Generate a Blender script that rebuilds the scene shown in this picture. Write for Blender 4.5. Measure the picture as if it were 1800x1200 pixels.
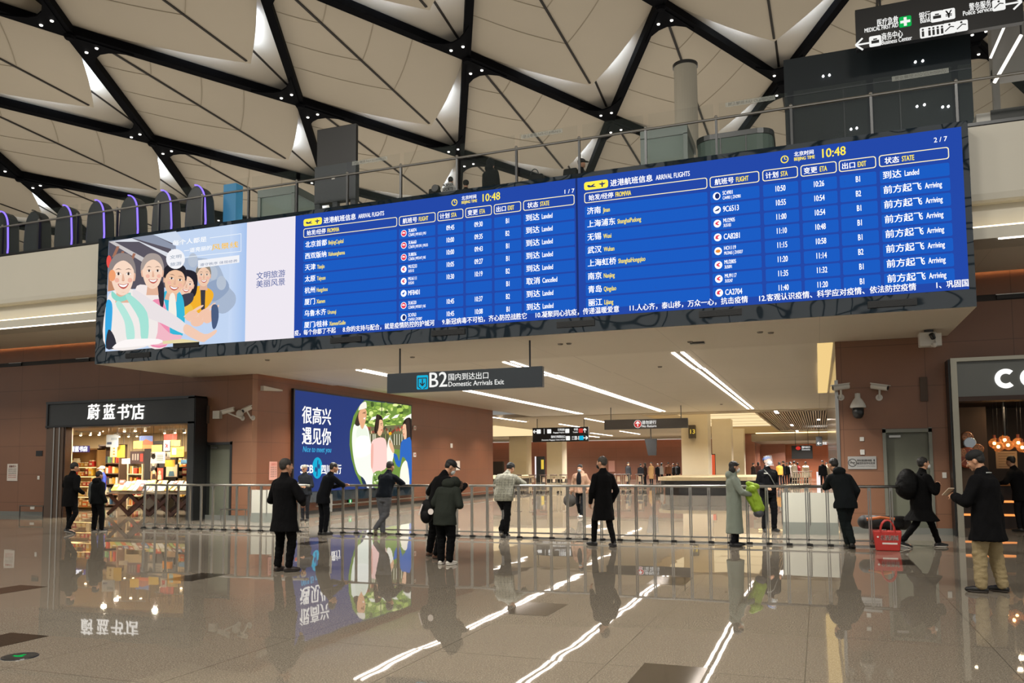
import bpy, bmesh, math, random
from mathutils import Vector as V, Matrix as M, noise
for o in list(bpy.data.objects): bpy.data.objects.remove(o)
sc = bpy.context.scene
col = sc.collection
RN = random.Random(11)
pi = math.pi

# ---------------------------------------------------------------- camera, world, lights, exposure
H = 1.6
YAW, PITCH, ROLL, FPX, CX, CY = -.3583, .0754, -.0071, 1435., 900., 708.5
def cam_axes():
    sy, cy, sp, cp, sr, cr = math.sin(YAW), math.cos(YAW), math.sin(PITCH), math.cos(PITCH), math.sin(ROLL), math.cos(ROLL)
    f = V((sy*cp, cy*cp, sp)); r = V((cy, -sy, 0)); u = r.cross(f)
    return cr*r + sr*u, -sr*r + cr*u, f
RT, UP, FW = cam_axes()
EYE = V((0, 0, H))
cd = bpy.data.cameras.new('camera')
cam = bpy.data.objects.new('camera', cd); col.objects.link(cam)
cam.matrix_world = M((( RT.x, UP.x, -FW.x, 0), (RT.y, UP.y, -FW.y, 0), (RT.z, UP.z, -FW.z, H), (0, 0, 0, 1)))
cd.sensor_width = 36; cd.lens = FPX/1800*36; cd.shift_y = (CY-600)/1800; cd.clip_end = 500
sc.camera = cam
def ray(x, y): return RT*((x-CX)/FPX) - UP*((y-CY)/FPX) + FW
def PY(x, y, Y): d = ray(x, y); return EYE + d*(Y/d.y)      # where a line of sight meets the plane at depth Y
def PXX(x, y, X): d = ray(x, y); return EYE + d*(X/d.x)
def PZ(x, y, z=0.): d = ray(x, y); return EYE + d*((z-H)/d.z)

sc.view_settings.view_transform = 'Standard'; sc.view_settings.look = 'None'
sc.view_settings.gamma = 1; sc.view_settings.use_curve_mapping = False
sc.view_settings.exposure = 0.0
try:
    sc.cycles.use_denoising = True
    sc.cycles.max_bounces = 7; sc.cycles.diffuse_bounces = 3; sc.cycles.glossy_bounces = 4
    sc.cycles.transmission_bounces = 6; sc.cycles.transparent_max_bounces = 12
    sc.cycles.caustics_reflective = False; sc.cycles.caustics_refractive = False
    sc.cycles.sample_clamp_indirect = 4.0
except Exception: pass
w = bpy.data.worlds.new('world'); sc.world = w; w.use_nodes = True
w.node_tree.nodes['Background'].inputs[0].default_value = (.95, .93, .88, 1)
w.node_tree.nodes['Background'].inputs[1].default_value = 0.72

def area(name, loc, size, power, colr=(1, .93, .82), rot=(0, 0, 0), sy=None):
    l = bpy.data.lights.new(name, 'AREA'); l.energy = power; l.color = colr; l.size = size
    if sy: l.shape = 'RECTANGLE'; l.size_y = sy
    o = bpy.data.objects.new(name, l); o.location = loc; o.rotation_euler = rot; col.objects.link(o)
    return o
# fill lamps added out of sight above the upper floor to brighten the roof
for x in (-36, -26, -16, -6, 4):
    for y in (22, 34, 47, 62): area('roof_fill', (x, y, 8.5), 6, 230, (1, .94, .86), (pi, 0, 0))
# fill lamps added out of view, high in front of the screen
for x, y, p in ((-16, 3, 1500), (-6, 2, 1500), (4, 2, 1500), (-26, 6, 1300)): area('front_hall_fill', (x, y, 15.5), 3, p, (1, .94, .84))

# fill lamps (narrow cut-off) added at soffit and ceiling to brighten the arrivals hall
def fill_lamp(x, y, p, cut=115, z=4.40):
    o = area('ceiling_fill', (x, y, z), .22, p, (1, .96, .90)); o.data.spread = math.radians(cut)
for x in (-15, -11.5, -8, -4.5, -1): fill_lamp(x, 18.4, 210)
for x in (-13.8, -10.3, -5.8, -1.2):
    for y in (22.4, 26, 30, 34, 38, 42): fill_lamp(x, y, 215)
for x in (-38, -28, -20, -12.5, -1):
    for y in (48.5, 58, 68, 80): fill_lamp(x, y, 1100, 150)
for x in (-3, 0, 3):
    for y in (79, 85): fill_lamp(x, y, 420, 150, 3.53)

# ---------------------------------------------------------------- materials
def lin(c):
    if isinstance(c, str):
        c = c.lstrip('#'); c = [int(c[i:i+2], 16)/255 for i in (0, 2, 4)]
        c = [x/12.92 if x <= .04045 else ((x+.055)/1.055)**2.4 for x in c]
    return (c[0], c[1], c[2], 1)
MATS = {}
def mat(name, c, rough=.5, metal=0., emit=None, es=1., bump=0., bs=40., var=0., vs=6., spec=.5, trans=0., alpha=1.):
    if name in MATS: return MATS[name]
    m = bpy.data.materials.new(name); m.use_nodes = True; nt = m.node_tree; b = nt.nodes['Principled BSDF']
    b.inputs['Base Color'].default_value = lin(c); b.inputs['Roughness'].default_value = rough; b.inputs['Metallic'].default_value = metal
    b.inputs['Specular IOR Level'].default_value = spec
    if emit: b.inputs['Emission Color'].default_value = lin(emit); b.inputs['Emission Strength'].default_value = es
    if trans: b.inputs['Transmission Weight'].default_value = trans
    if alpha < 1: b.inputs['Alpha'].default_value = alpha
    if bump or var:
        tc = nt.nodes.new('ShaderNodeTexCoord')
        if var:
            n = nt.nodes.new('ShaderNodeTexNoise'); n.inputs['Scale'].default_value = vs; n.inputs['Detail'].default_value = 4
            nt.links.new(tc.outputs['Object'], n.inputs['Vector'])
            mx = nt.nodes.new('ShaderNodeMix'); mx.data_type = 'RGBA'
            l = lin(c); mx.inputs[6].default_value = tuple(min(1, x*(1-var)) for x in l[:3])+(1,); mx.inputs[7].default_value = tuple(min(1, x*(1+var)) for x in l[:3])+(1,)
            nt.links.new(n.outputs['Fac'], mx.inputs[0]); nt.links.new(mx.outputs[2], b.inputs['Base Color'])
        if bump:
            n = nt.nodes.new('ShaderNodeTexNoise'); n.inputs['Scale'].default_value = bs; n.inputs['Detail'].default_value = 3
            nt.links.new(tc.outputs['Object'], n.inputs['Vector'])
            bp = nt.nodes.new('ShaderNodeBump'); bp.inputs['Strength'].default_value = bump; bp.inputs['Distance'].default_value = .02
            nt.links.new(n.outputs['Fac'], bp.inputs['Height']); nt.links.new(bp.outputs[0], b.inputs['Normal'])
    MATS[name] = m; return m
def lit(name, c, es=1.):
    return mat(name, '#060606', .6, emit=c, es=es, spec=0.)
def colour_attr(name, emit=0.):
    m = bpy.data.materials.new(name); m.use_nodes = True; nt = m.node_tree; b = nt.nodes['Principled BSDF']
    a = nt.nodes.new('ShaderNodeVertexColor'); a.layer_name = 'ink'
    if emit:
        b.inputs['Base Color'].default_value = (.004, .004, .004, 1); b.inputs['Specular IOR Level'].default_value = 0; nt.links.new(a.outputs['Color'], b.inputs['Emission Color']); b.inputs['Emission Strength'].default_value = emit
    else: nt.links.new(a.outputs['Color'], b.inputs['Base Color'])
    b.inputs['Roughness'].default_value = .45
    MATS[name] = m; return m
class NT:                                                     # small helper for node maths
    def __init__(s, name):
        s.m = bpy.data.materials.new(name); s.m.use_nodes = True; s.t = s.m.node_tree; s.b = s.t.nodes['Principled BSDF']
        g = s.t.nodes.new('ShaderNodeNewGeometry'); sp = s.t.nodes.new('ShaderNodeSeparateXYZ')
        s.t.links.new(g.outputs['Position'], sp.inputs[0]); s.pos = g.outputs['Position']; s.x, s.y, s.z = sp.outputs
        MATS[name] = s.m
    def math(s, op, a, b=None, c=None):
        n = s.t.nodes.new('ShaderNodeMath'); n.operation = op
        for i, q in enumerate((a, b, c)):
            if q is None: continue
            if isinstance(q, (int, float)): n.inputs[i].default_value = q
            else: s.t.links.new(q, n.inputs[i])
        return n.outputs[0]
    def line(s, axis, period, off, width):                    # 1 on a joint line, else 0
        f = s.math('FRACT', s.math('DIVIDE', s.math('SUBTRACT', axis, off), period))
        return s.math('LESS_THAN', f, width/period)
    def mix(s, fac, a, b):
        n = s.t.nodes.new('ShaderNodeMix'); n.data_type = 'RGBA'
        for i, q in ((0, fac), (6, a), (7, b)):
            if isinstance(q, (int, float)): n.inputs[i].default_value = q
            elif isinstance(q, (tuple, str)): n.inputs[i].default_value = lin(q)
            else: s.t.links.new(q, n.inputs[i])
        return n.outputs[2]
    def noise(s, scale, detail=2., vec=None):
        n = s.t.nodes.new('ShaderNodeTexNoise'); n.inputs['Scale'].default_value = scale; n.inputs['Detail'].default_value = detail
        s.t.links.new(vec or s.pos, n.inputs['Vector']); return n.outputs['Fac']
    def to(s, out, name): s.t.links.new(out, s.b.inputs[name])
    def bump(s, h, dist, strength=1.):
        n = s.t.nodes.new('ShaderNodeBump'); n.inputs['Strength'].default_value = strength; n.inputs['Distance'].default_value = dist
        s.t.links.new(h, n.inputs['Height']); s.t.links.new(n.outputs[0], s.b.inputs['Normal'])

# polished terrazzo
f = NT('terrazzo')
j = f.math('MAXIMUM', f.line(f.x, 1.5, 1.345, .008), f.line(f.y, 1.66, 6.52, .008))
tile = f.t.nodes.new('ShaderNodeTexWhiteNoise'); tile.noise_dimensions = '2D'
cb = f.t.nodes.new('ShaderNodeCombineXYZ')
tx = f.math('FLOOR', f.math('DIVIDE', f.math('SUBTRACT', f.x, 1.345), 1.5)); ty = f.math('FLOOR', f.math('DIVIDE', f.math('SUBTRACT', f.y, 6.52), 1.66))
f.t.links.new(tx, cb.inputs[0]); f.t.links.new(ty, cb.inputs[1]); f.t.links.new(cb.outputs[0], tile.inputs['Vector'])
sp1 = f.math('GREATER_THAN', f.noise(75, 3), .56); sp2 = f.math('GREATER_THAN', f.noise(110, 2), .60)
c0 = f.mix(f.noise(.5, 2), '#7d7467', '#887f72')
c1 = f.mix(f.math('MULTIPLY', sp1, .8), c0, '#a39a8b'); c2 = f.mix(f.math('MULTIPLY', sp2, .75), c1, '#4c463e')
c3 = f.mix(f.math('MULTIPLY', f.math('SUBTRACT', tile.outputs['Value'], .5), .12), c2, '#8b8377')
c4 = f.mix(f.math('MULTIPLY', j, .55), c3, '#2d2823'); f.to(c4, 'Base Color')
f.b.inputs['Roughness'].default_value = .018; f.b.inputs['IOR'].default_value = 1.55
sx = f.t.nodes.new('ShaderNodeSeparateColor'); f.t.links.new(tile.outputs['Color'], sx.inputs[0])
tilt = f.math('ADD', f.math('MULTIPLY', f.math('SUBTRACT', sx.outputs[0], .5), f.x), f.math('MULTIPLY', f.math('SUBTRACT', sx.outputs[1], .5), f.y))
hh = f.math('ADD', f.math('MULTIPLY', f.noise(1.25, 1), .0013), f.math('MULTIPLY', tilt, .0009))
f.bump(hh, 1.0)
# brown wall panels, joints on the two wall directions
def panel_mat(name, axis, c, per=1.5, off=0., seam='#2a1a14', rough=.42):
    f = NT(name)
    ax = f.x if axis == 'x' else f.y
    j = f.math('MAXIMUM', f.line(ax, per, off, .012), f.line(f.z, .955, .44, .012))
    l = lin(c); dk = tuple(x*.86 for x in l[:3]); lt = tuple(min(1, x*1.12) for x in l[:3])
    f.to(f.mix(f.math('MULTIPLY', j, .55), f.mix(f.noise(.7, 3), dk, lt), seam), 'Base Color'); f.b.inputs['Roughness'].default_value = rough
    return f.m
W_BROWN = panel_mat('brown_wall_panels', 'x', '#7d5842', 1.75, .55)
W_TERRA = panel_mat('terracotta_wall_panels', 'y', '#6c422d', 1.5, .3)
W_DEEP = panel_mat('deep_brown_wall_panels', 'x', '#84533f', 3., .2)
W_ORANGE = panel_mat('orange_brown_wall_panels', 'x', '#a65c38', 3., .2)
def plate_mat(name, c, px, ox, py, oy, wd=.02, k=.45, rough=.6):
    f = NT(name); j = f.math('MAXIMUM', f.line(f.x, px, ox, wd), f.line(f.y, py, oy, wd)); l = lin(c)
    f.to(f.mix(f.math('MULTIPLY', j, k), f.mix(f.noise(.3, 2), tuple(x*.95 for x in l[:3]), l[:3]), tuple(x*.35 for x in l[:3])), 'Base Color'); f.b.inputs['Roughness'].default_value = rough
    return f.m
CEIL = plate_mat('beige_ceiling_panels', '#efe8da', 3.0, .1, 4.1, 20.45, .022)
SOFF = plate_mat('beige_soffit_panels', '#e2dacb', 3.2, .1, 30., .1, .012, .3)
ROOF = mat('roof_cladding', '#b9ad98', .75, var=.04, vs=.6)
BLACKST = mat('black_steel', '#060608', .7, spec=.05)
SEAM = mat('dark_seam', '#241d14', .7)
SEAM2 = mat('faint_seam', '#a0947e', .7)
WHITEP = mat('white_panel', '#c3bfb2', .45, var=.03, vs=1)
STEEL = mat('brushed_steel', '#a9a7a2', .28, 1., bump=.05, bs=120)
DSTEEL = mat('dark_steel', '#4a4b4c', .35, .9)
CHAR = mat('charcoal_metal', '#3a3c3d', .38, .4, var=.08, vs=4)
SIGNG = mat('sign_grey', '#353b41', .4, .2, var=.05, vs=3)
BLACKP = mat('black_plastic', '#101113', .4)
g_ = NT('gloss_black'); g_.b.inputs['Base Color'].default_value = lin('#16222b'); g_.b.inputs['Roughness'].default_value = .04; g_.b.inputs['IOR'].default_value = 1.7
g_.bump(g_.noise(1.1, 1), .05); GLOSSB = g_.m
WHITE = mat('white_plastic', '#cfcdc6', .4)
GREYD = mat('grey_door_paint', '#66695b', .4, var=.05, vs=2)
CREAM = mat('cream_column', '#dccfb4', .45, var=.04, vs=1.5)
WOODM = mat('dark_wood', '#3b1d12', .35, var=.35, vs=7, bump=.1)
GLASS = mat('clear_glass', '#6f7a74', .05, alpha=.045, spec=.0)
GLASSG = mat('green_glass', '#71857c', .35, alpha=.66, spec=.2)
L_WHITE = lit('lamp_white', '#fff2e4', 5.0)
L_BAR = lit('bar_light', '#fff0e2', 8.0)
L_WARM = lit('warm_cove', '#ffdca0', 3.0)
L_TEXT = lit('lit_lettering', '#fbf9f4', 1.25)
L_SIGN = lit('lit_sign_white', '#f5f5f2', 1.0)
L_CYAN = lit('lit_cyan', '#19b4dd', .95)
L_GREEN = lit('lit_green', '#12b552', .9)
L_RED = lit('lit_red', '#d23c34', .9)
L_DKSIGN = mat('sign_dark_print', '#15181b', .5)
INK = colour_attr('print'); INKLIT = colour_attr('backlit_print', 1.2); INKLED = colour_attr('led_picture', 1.0)

# ---------------------------------------------------------------- object helpers
WM = {}
def wm(o): return WM.get(o.name, M.Identity(4))
def tag(o, label=None, cat=None, group=None, kind=None):
    if label: o['label'] = label
    if cat: o['category'] = cat
    if group: o['group'] = group
    if kind: o['kind'] = kind
    return o
def thing(name, label, cat, loc=(0, 0, 0), rz=0., group=None):
    o = bpy.data.objects.new(name, None); col.objects.link(o); o.empty_display_size = .2
    o.location = loc; o.rotation_euler = (0, 0, rz); WM[o.name] = M.Translation(V(loc)) @ M.Rotation(rz, 4, 'Z')
    return tag(o, label, cat, group)
def copy_tree(o, parent=None):
    c = o.copy(); col.objects.link(c); c.parent = parent
    for ch in o.children: copy_tree(ch, c)
    return c
_glyph = {}
_fc = bpy.data.curves.new('lettering', 'FONT'); _fo = bpy.data.objects.new('lettering', _fc); col.objects.link(_fo)
_fc.resolution_u = 3
def glyphs(body, bold=0.):
    k = (body, bold)
    if k not in _glyph:
        _fc.body = body; _fc.offset = bold
        _fo.update_tag(); dg = bpy.context.evaluated_depsgraph_get(); dg.update()
        me = bpy.data.meshes.new_from_object(_fo.evaluated_get(dg))
        vs = [(v.co.x, v.co.y) for v in me.vertices]; fs = [tuple(p.vertices) for p in me.polygons]
        bpy.data.meshes.remove(me); _glyph[k] = (vs, fs)
    return _glyph[k]
class MB:
    def __init__(s): s.v = []; s.f = []; s.m = []; s.c = []; s.mats = []; s.lay = 0
    def mi(s, m):
        if m not in s.mats: s.mats.append(m)
        return s.mats.index(m)
    def add(s, vs, fs, m, c=None):
        n = len(s.v); s.v += [V(q) for q in vs]; k = s.mi(m); cc = lin(c) if c else (1, 1, 1, 1)
        for q in fs: s.f.append(tuple(n+i for i in q)); s.m.append(k); s.c.append(cc)
        return s
    def box(s, x0, y0, z0, x1, y1, z1, m, c=None):
        x0, x1 = min(x0, x1), max(x0, x1); y0, y1 = min(y0, y1), max(y0, y1); z0, z1 = min(z0, z1), max(z0, z1)
        return s.add([(x0, y0, z0), (x1, y0, z0), (x1, y1, z0), (x0, y1, z0), (x0, y0, z1), (x1, y0, z1), (x1, y1, z1), (x0, y1, z1)],
                     [(0, 3, 2, 1), (4, 5, 6, 7), (0, 1, 5, 4), (1, 2, 6, 5), (2, 3, 7, 6), (3, 0, 4, 7)], m, c)
    def obox(s, c, half, mx, m, cc=None):
        pts = [V(c) + mx @ V((sx*half[0], sy*half[1], sz*half[2])) for sz in (-1, 1) for sy in (-1, 1) for sx in (-1, 1)]
        return s.add(pts, [(0, 2, 3, 1), (4, 5, 7, 6), (0, 1, 5, 4), (1, 3, 7, 5), (3, 2, 6, 7), (2, 0, 4, 6)], m, cc)
    def bar(s, p, q, wx, wz, m, upv=(0, 0, 1), c=None):        # rectangular bar from p to q
        p, q = V(p), V(q); t = (q-p).normalized(); u = V(upv)
        if abs(t.dot(u)) > .98: u = V((0, 1, 0))
        sd = t.cross(u).normalized(); u = sd.cross(t)
        mx = M((sd, t, u)).transposed()
        return s.obox((p+q)/2, (wx/2, (q-p).length/2, wz/2), mx, m, c)
    def tube(s, p, q, r, m, n=12, r2=None, caps=True, c=None):
        p, q = V(p), V(q); t = (q-p).normalized(); a = V((0, 0, 1)) if abs(t.z) < .9 else V((1, 0, 0))
        a = t.cross(a).normalized(); b = t.cross(a); r2 = r if r2 is None else r2
        vs = []; fs = []
        for i in range(n):
            d = a*math.cos(2*pi*i/n) + b*math.sin(2*pi*i/n); vs += [p+d*r, q+d*r2]
        for i in range(n): k = (i+1) % n; fs.append((2*i, 2*k, 2*k+1, 2*i+1))
        if caps: fs += [tuple(2*i for i in range(n))[::-1], tuple(2*i+1 for i in range(n))]
        return s.add(vs, fs, m, c)
    def pipe(s, pts, r, m, n=10):
        for a, b in zip(pts, pts[1:]): s.tube(a, b, r, m, n)
        for a in pts[1:-1]: s.ball(a, r, m, 8, 5)
        return s
    def ball(s, c, r, m, n=14, k=8, sc_=(1, 1, 1), cc=None):
        c = V(c); vs = [c + V((0, 0, -r*sc_[2]))]; fs = []
        for i in range(1, k):
            a = -pi/2 + pi*i/k
            for jx in range(n): vs.append(c + V((math.cos(a)*math.cos(2*pi*jx/n)*r*sc_[0], math.cos(a)*math.sin(2*pi*jx/n)*r*sc_[1], math.sin(a)*r*sc_[2])))
        vs.append(c + V((0, 0, r*sc_[2])))
        for jx in range(n): fs.append((0, 1+(jx+1) % n, 1+jx))
        for i in range(k-2):
            for jx in range(n): q = (jx+1) % n; fs.append((1+i*n+jx, 1+i*n+q, 1+(i+1)*n+q, 1+(i+1)*n+jx))
        L = len(vs)-1
        for jx in range(n): fs.append((1+(k-2)*n+jx, 1+(k-2)*n+(jx+1) % n, L))
        return s.add(vs, fs, m, cc)
    def poly(s, pts, m, c=None): return s.add(pts, [tuple(range(len(pts)))], m, c)
    def prism(s, pts, vec, m, c=None):
        n = len(pts); vec = V(vec); p = [V(q) for q in pts]
        fs = [tuple(range(n))[::-1], tuple(range(n, 2*n))] + [(i, (i+1) % n, n+(i+1) % n, n+i) for i in range(n)]
        return s.add(p + [q+vec for q in p], fs, m, c)
    def lathe(s, c, prof, m, n=20, axis='z', cc=None):          # prof: (radius, height)
        c = V(c); vs = []; fs = []
        for r, h in prof:
            for i in range(n):
                a = 2*pi*i/n; d = V((math.cos(a)*r, math.sin(a)*r, h))
                if axis == 'y': d = V((d.x, h, d.y))
                if axis == 'x': d = V((h, d.x, d.y))
                vs.append(c+d)
        for k in range(len(prof)-1):
            for i in range(n): q = (i+1) % n; fs.append((k*n+i, k*n+q, (k+1)*n+q, (k+1)*n+i))
        fs += [tuple(range(n))[::-1], tuple(range((len(prof)-1)*n, len(prof)*n))]
        return s.add(vs, fs, m, cc)
    # flat print on a plane with origin o, axes ux, uz (unit) and a normal step
    def text(s, body, o, size, m, ux=(1, 0, 0), uz=(0, 0, 1), width=None, sx=1., align='l', bold=0., c=None, slant=0.):
        vs, fs = glyphs(body)
        if not vs: return 0.
        x0 = min(v[0] for v in vs); x1 = max(v[0] for v in vs)
        if width: sx = width/((x1-x0)*size)
        off = {'l': x0, 'c': (x0+x1)/2, 'r': x1}[align]
        o, ux, uz = V(o), V(ux), V(uz); bx = bold*1.1/max(sx, .4)
        for dx, dz in (((0, 0),) if not bold else ((-bx, -bold*.5), (bx, bold*.5), (0, 0))):
            s.add([o + ux*((a+dx-off)*size*sx + slant*b*size) + uz*((b+dz)*size) for a, b in vs], fs, m, c)
        return (x1-x0)*size*sx
    def build(s, name, parent=None, loc=None, smooth=False, bevel=0.):
        me = bpy.data.meshes.new(name); vs = s.v
        if parent is not None:
            inv = wm(parent).inverted(); vs = [inv @ q for q in vs]
        elif loc is not None: l = V(loc); vs = [q-l for q in vs]
        me.from_pydata([tuple(q) for q in vs], [], s.f)
        for m in s.mats: me.materials.append(m)
        me.polygons.foreach_set('material_index', s.m)
        if any(m in (INK, INKLIT, INKLED) for m in s.mats):
            at = me.color_attributes.new('ink', 'FLOAT_COLOR', 'CORNER'); cs = []
            for p in me.polygons: cs += list(s.c[p.index])*p.loop_total
            at.data.foreach_set('color', cs)
        if smooth: me.polygons.foreach_set('use_smooth', [True]*len(me.polygons))
        me.validate()
        o = bpy.data.objects.new(name, me); col.objects.link(o)
        if parent is not None: o.parent = parent; WM[o.name] = wm(parent)
        elif loc is not None: o.location = loc; WM[o.name] = M.Translation(V(loc))
        if bevel:
            b = o.modifiers.new('edge', 'BEVEL'); b.width = bevel; b.segments = 2; b.limit_method = 'ANGLE'
        return o
def struct(name, mb, **k): return tag(mb.build(name, **k), kind='structure')
def smoothpts(p, n=5):
    out = []
    for i in range(len(p)):
        a, b, c, d = (V(p[(i+k-1) % len(p)]) for k in range(4))
        for t in range(n):
            t /= n; out.append(.5*((2*b) + (c-a)*t + (2*a-5*b+4*c-d)*t*t + (3*b-a-3*c+d)*t**3))
    return out
def ell(cx, cy, rx, ry, n=22, rot=0.):
    return [(cx+math.cos(rot)*rx*math.cos(2*pi*i/n)-math.sin(rot)*ry*math.sin(2*pi*i/n), cy+math.sin(rot)*rx*math.cos(2*pi*i/n)+math.cos(rot)*ry*math.sin(2*pi*i/n)) for i in range(n)]
def rrect(x0, z0, x1, z1, r, n=4):
    out = []
    for cx, cz, a in ((x1-r, z1-r, 0), (x0+r, z1-r, 90), (x0+r, z0+r, 180), (x1-r, z0+r, 270)):
        for i in range(n+1): t = math.radians(a+90*i/n); out.append((cx+r*math.cos(t), cz+r*math.sin(t)))
    return out
# ================================================================ SETTING
YW, YF, YL, ZS = 20.35, 17.1, 16.7, 4.41       # shop wall, fascia, screen plane, soffit height
m = MB(); m.box(-62, -12, -.2, 24, 100, 0, MATS['terrazzo']); struct('floor', m)
hatch = mat('dark_stone_hatch', '#3c342b', .08, var=.1, vs=3)
for x, y in ((-10.1, 7.9), (-7.2, 5.5), (-8.58, 9.7), (-10.03, 14.68), (-3.0, 8.75), (-1.97, 11.4), (-1.12, 6.28), (1.1, 14.6)):
    m = MB(); m.box(x-.25, y-.39, -.01, x+.25, y+.39, .0015, hatch); struct('trim_floor_hatch', m)
# walls at the shop line, with openings for bookstore, doors, arrivals mouth and cafe
WZ = 5.13
def wall_x(name, parts, y0, y1, mt):
    m = MB()
    for x0, x1, z0, z1 in parts: m.box(x0, y0, z0, x1, y1, z1, mt)
    return struct(name, m)
wall_x('wall_left', [(-40, -23.68, 0, WZ), (-23.68, -17.85, 2.93, WZ), (-17.85, -17.72, 0, WZ), (-17.72, -16.76, 2.33, WZ), (-16.76, -16.03, 0, WZ)], YW, YW+.25, W_BROWN)
wall_x('wall_right', [(.44, 1.39, 0, WZ), (1.39, 2.36, 2.32, WZ), (2.36, 2.85, 0, WZ), (2.85, 9.5, 3.0, WZ), (9.5, 14, 0, WZ)], YW, YW+.25, W_BROWN)
for nm, x0, x1 in (('left', -40, -18.36), ('right', 2.79, 14)):
    m = MB(); m.box(x0, YW+.02, WZ, x1, YW+.3, 5.30, mat('dark_slot', '#2a2624', .6)); struct('trim_air_slot_'+nm, m)
    m = MB(); m.box(x0, YW, 5.27, x1, YW+.3, 6.3, W_BROWN); struct('wall_cove_'+nm, m)
    m = MB(); m.box(x0, YF+.9, 5.75, x1, YW-.16, 5.80, SOFF); m.box(x0, YF+.9, 6.3, x1, YW+.3, 6.35, SOFF); struct('ceiling_soffit_'+nm, m)
    m = MB(); m.box(x0, YW-.30, 5.84, x1, YW-.24, 5.88, lit('cove_orange_bright', '#ffb877', 10.)); tag(m.build('cove_light'), 'warm strip light hidden in the cove above the '+nm+' shop wall', 'strip light')
    # white fascia: upper curved band, light shelf, lower band, strip lamp
    m = MB(); prof = [(YF, 7.92), (YF, 6.60), (YF+.02, 6.48), (YF+.07, 6.44), (YF+.24, 6.44), (YF+.24, 6.0), (YF+.04, 5.97), (YF+.04, 5.75), (YF+.9, 5.75), (YF+.9, 7.92)]
    m.prism([(x0, a, b) for a, b in prof], (x1-x0, 0, 0), WHITEP); struct('wall_fascia_'+nm, m)
    m = MB(); m.box(x0, YF+.055, 5.985, x1, YF+.10, 6.0, lit('ledge_light', '#ffe6b8', 5.0)); tag(m.build('shelf_light'), 'thin light line along the ledge of the white fascia on the '+nm, 'strip light')
    # air outlets in the slot
    for k, px in enumerate((28, 146) if nm == 'left' else (1778,)):
        c = PY(px, 640 if nm == 'left' else 524, YW); mm = MB(); mm.box(c.x-.28, YW-.03, 5.15, c.x+.28, YW+.05, 5.25, mat('grille_dark', '#18191a', .5)); mm.box(c.x-.3, YW-.035, 5.245, c.x+.3, YW+.03, 5.262, STEEL)
        tag(mm.build('air_outlet'), ('slot air outlet above the brown wall, %s' % ('far left edge' if k == 0 else 'beside the screen left end')) if nm == 'left' else 'slot air outlet above the cafe wall beside the screen right end', 'vent')
m = MB(); m.box(-30.5, YF+.06, 5.728, -18.95, YF+.10, 5.748, L_WHITE); tag(m.build('strip_light'), 'white linear strip light under the left fascia', 'strip light')
m = MB(); m.box(3.27, YF+.06, 5.728, 12, YF+.10, 5.748, L_WHITE); tag(m.build('strip_light'), 'white linear strip light under the right fascia above the cafe', 'strip light')
# arrivals hall: soffit box under the screen, ceiling, upper slab
m = MB(); m.box(-18.35, YL+.02, ZS, 2.78, YW, ZS+.25, SOFF); struct('ceiling_soffit_screen', m)
m = MB(); m.box(-18.36, YL+.45, ZS+.02, -18.1, YW, 7.5, WHITEP); m.box(2.55, YL+.45, ZS+.02, 2.79, YW, 7.5, W_BROWN); struct('wall_screen_box_sides', m)
m = MB(); m.box(-15.86, YW, ZS, .7, 24.45, ZS+.06, CEIL); struct('ceiling_mouth', m)
m = MB(); m.box(-15.86, 24.45, ZS+.035, .7, 45.6, ZS+.09, CEIL); struct('ceiling_arrivals', m)
m = MB(); m.box(-62, YF+.3, 7.55, 24, 96, 7.75, mat('upper_floor_finish', '#8d8474', .3)); struct('floor_upper', m)
# SCB side wall and its cove
m = MB(); m.box(-16.4, YW+.25, 0, -16.03, 39.9, 4.85, W_TERRA); m.box(-16.4, YW, 4.85, -15.3, 40.2, 4.9, W_TERRA); struct('wall_arrivals_left', m)
m = MB(); m.box(-15.68, YW+.3, 4.56, -15.62, 39.8, 4.60, lit('cove_orange', '#ffb877', 3.2)); tag(m.build('cove_light'), 'warm strip light hidden in the cove above the bank advert wall', 'strip light')
m = MB(); m.box(-62, 39.65, 0, -16.4, 39.9, 4.42, W_DEEP); struct('wall_arrivals_corner', m)
m = MB(); m.box(-16.03, YW+.0, 0, -15.995, 39.9, .12, DSTEEL); struct('baseboard_arrivals', m)
m = MB(); m.tube((-15.93, 23.6, .26), (-15.93, 39.6, .26), .025, STEEL)
t = thing('bumper_rail', 'steel bumper rail low along the terracotta wall under the bank advert', 'rail', (-15.93, 31, 0)); m.build('rail_tube', t)
for y in range(24, 40, 3): q = MB(); q.tube((-16.03, y, .26), (-15.93, y, .26), .015, STEEL, 8); q.build('bracket', t)
for nm, a, b in (('left_a', -40, -23.95), ('left_b', -17.7, -16.0), ('right', .44, 2.72)):
    m = MB(); m.box(a, YW-.03, 0, b, YW, .14, mat('grey_baseboard', '#6f716c', .4)); struct('baseboard_'+nm, m)
# right hall wall: polished cladding seen edge-on, golden light slot in the ceiling beside it
m = MB(); m.box(.47, YW+.25, 0, .8, 46, ZS+.3, mat('polished_cladding', '#c5beb2', .12, .75)); struct('wall_arrivals_right', m)
m = MB(); m.box(.40, YW-.02, 0, .47, YW+.3, ZS-.9, STEEL); struct('trim_corner_steel', m)
m = MB(); m.box(.055, YW+.06, ZS-.018, .40, 35, ZS-.002, lit('gold_panel', '#f2cf8a', 1.0)); tag(m.build('light_slot'), 'long golden light panel in the ceiling along the right wall of the arrivals mouth', 'light')
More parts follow.
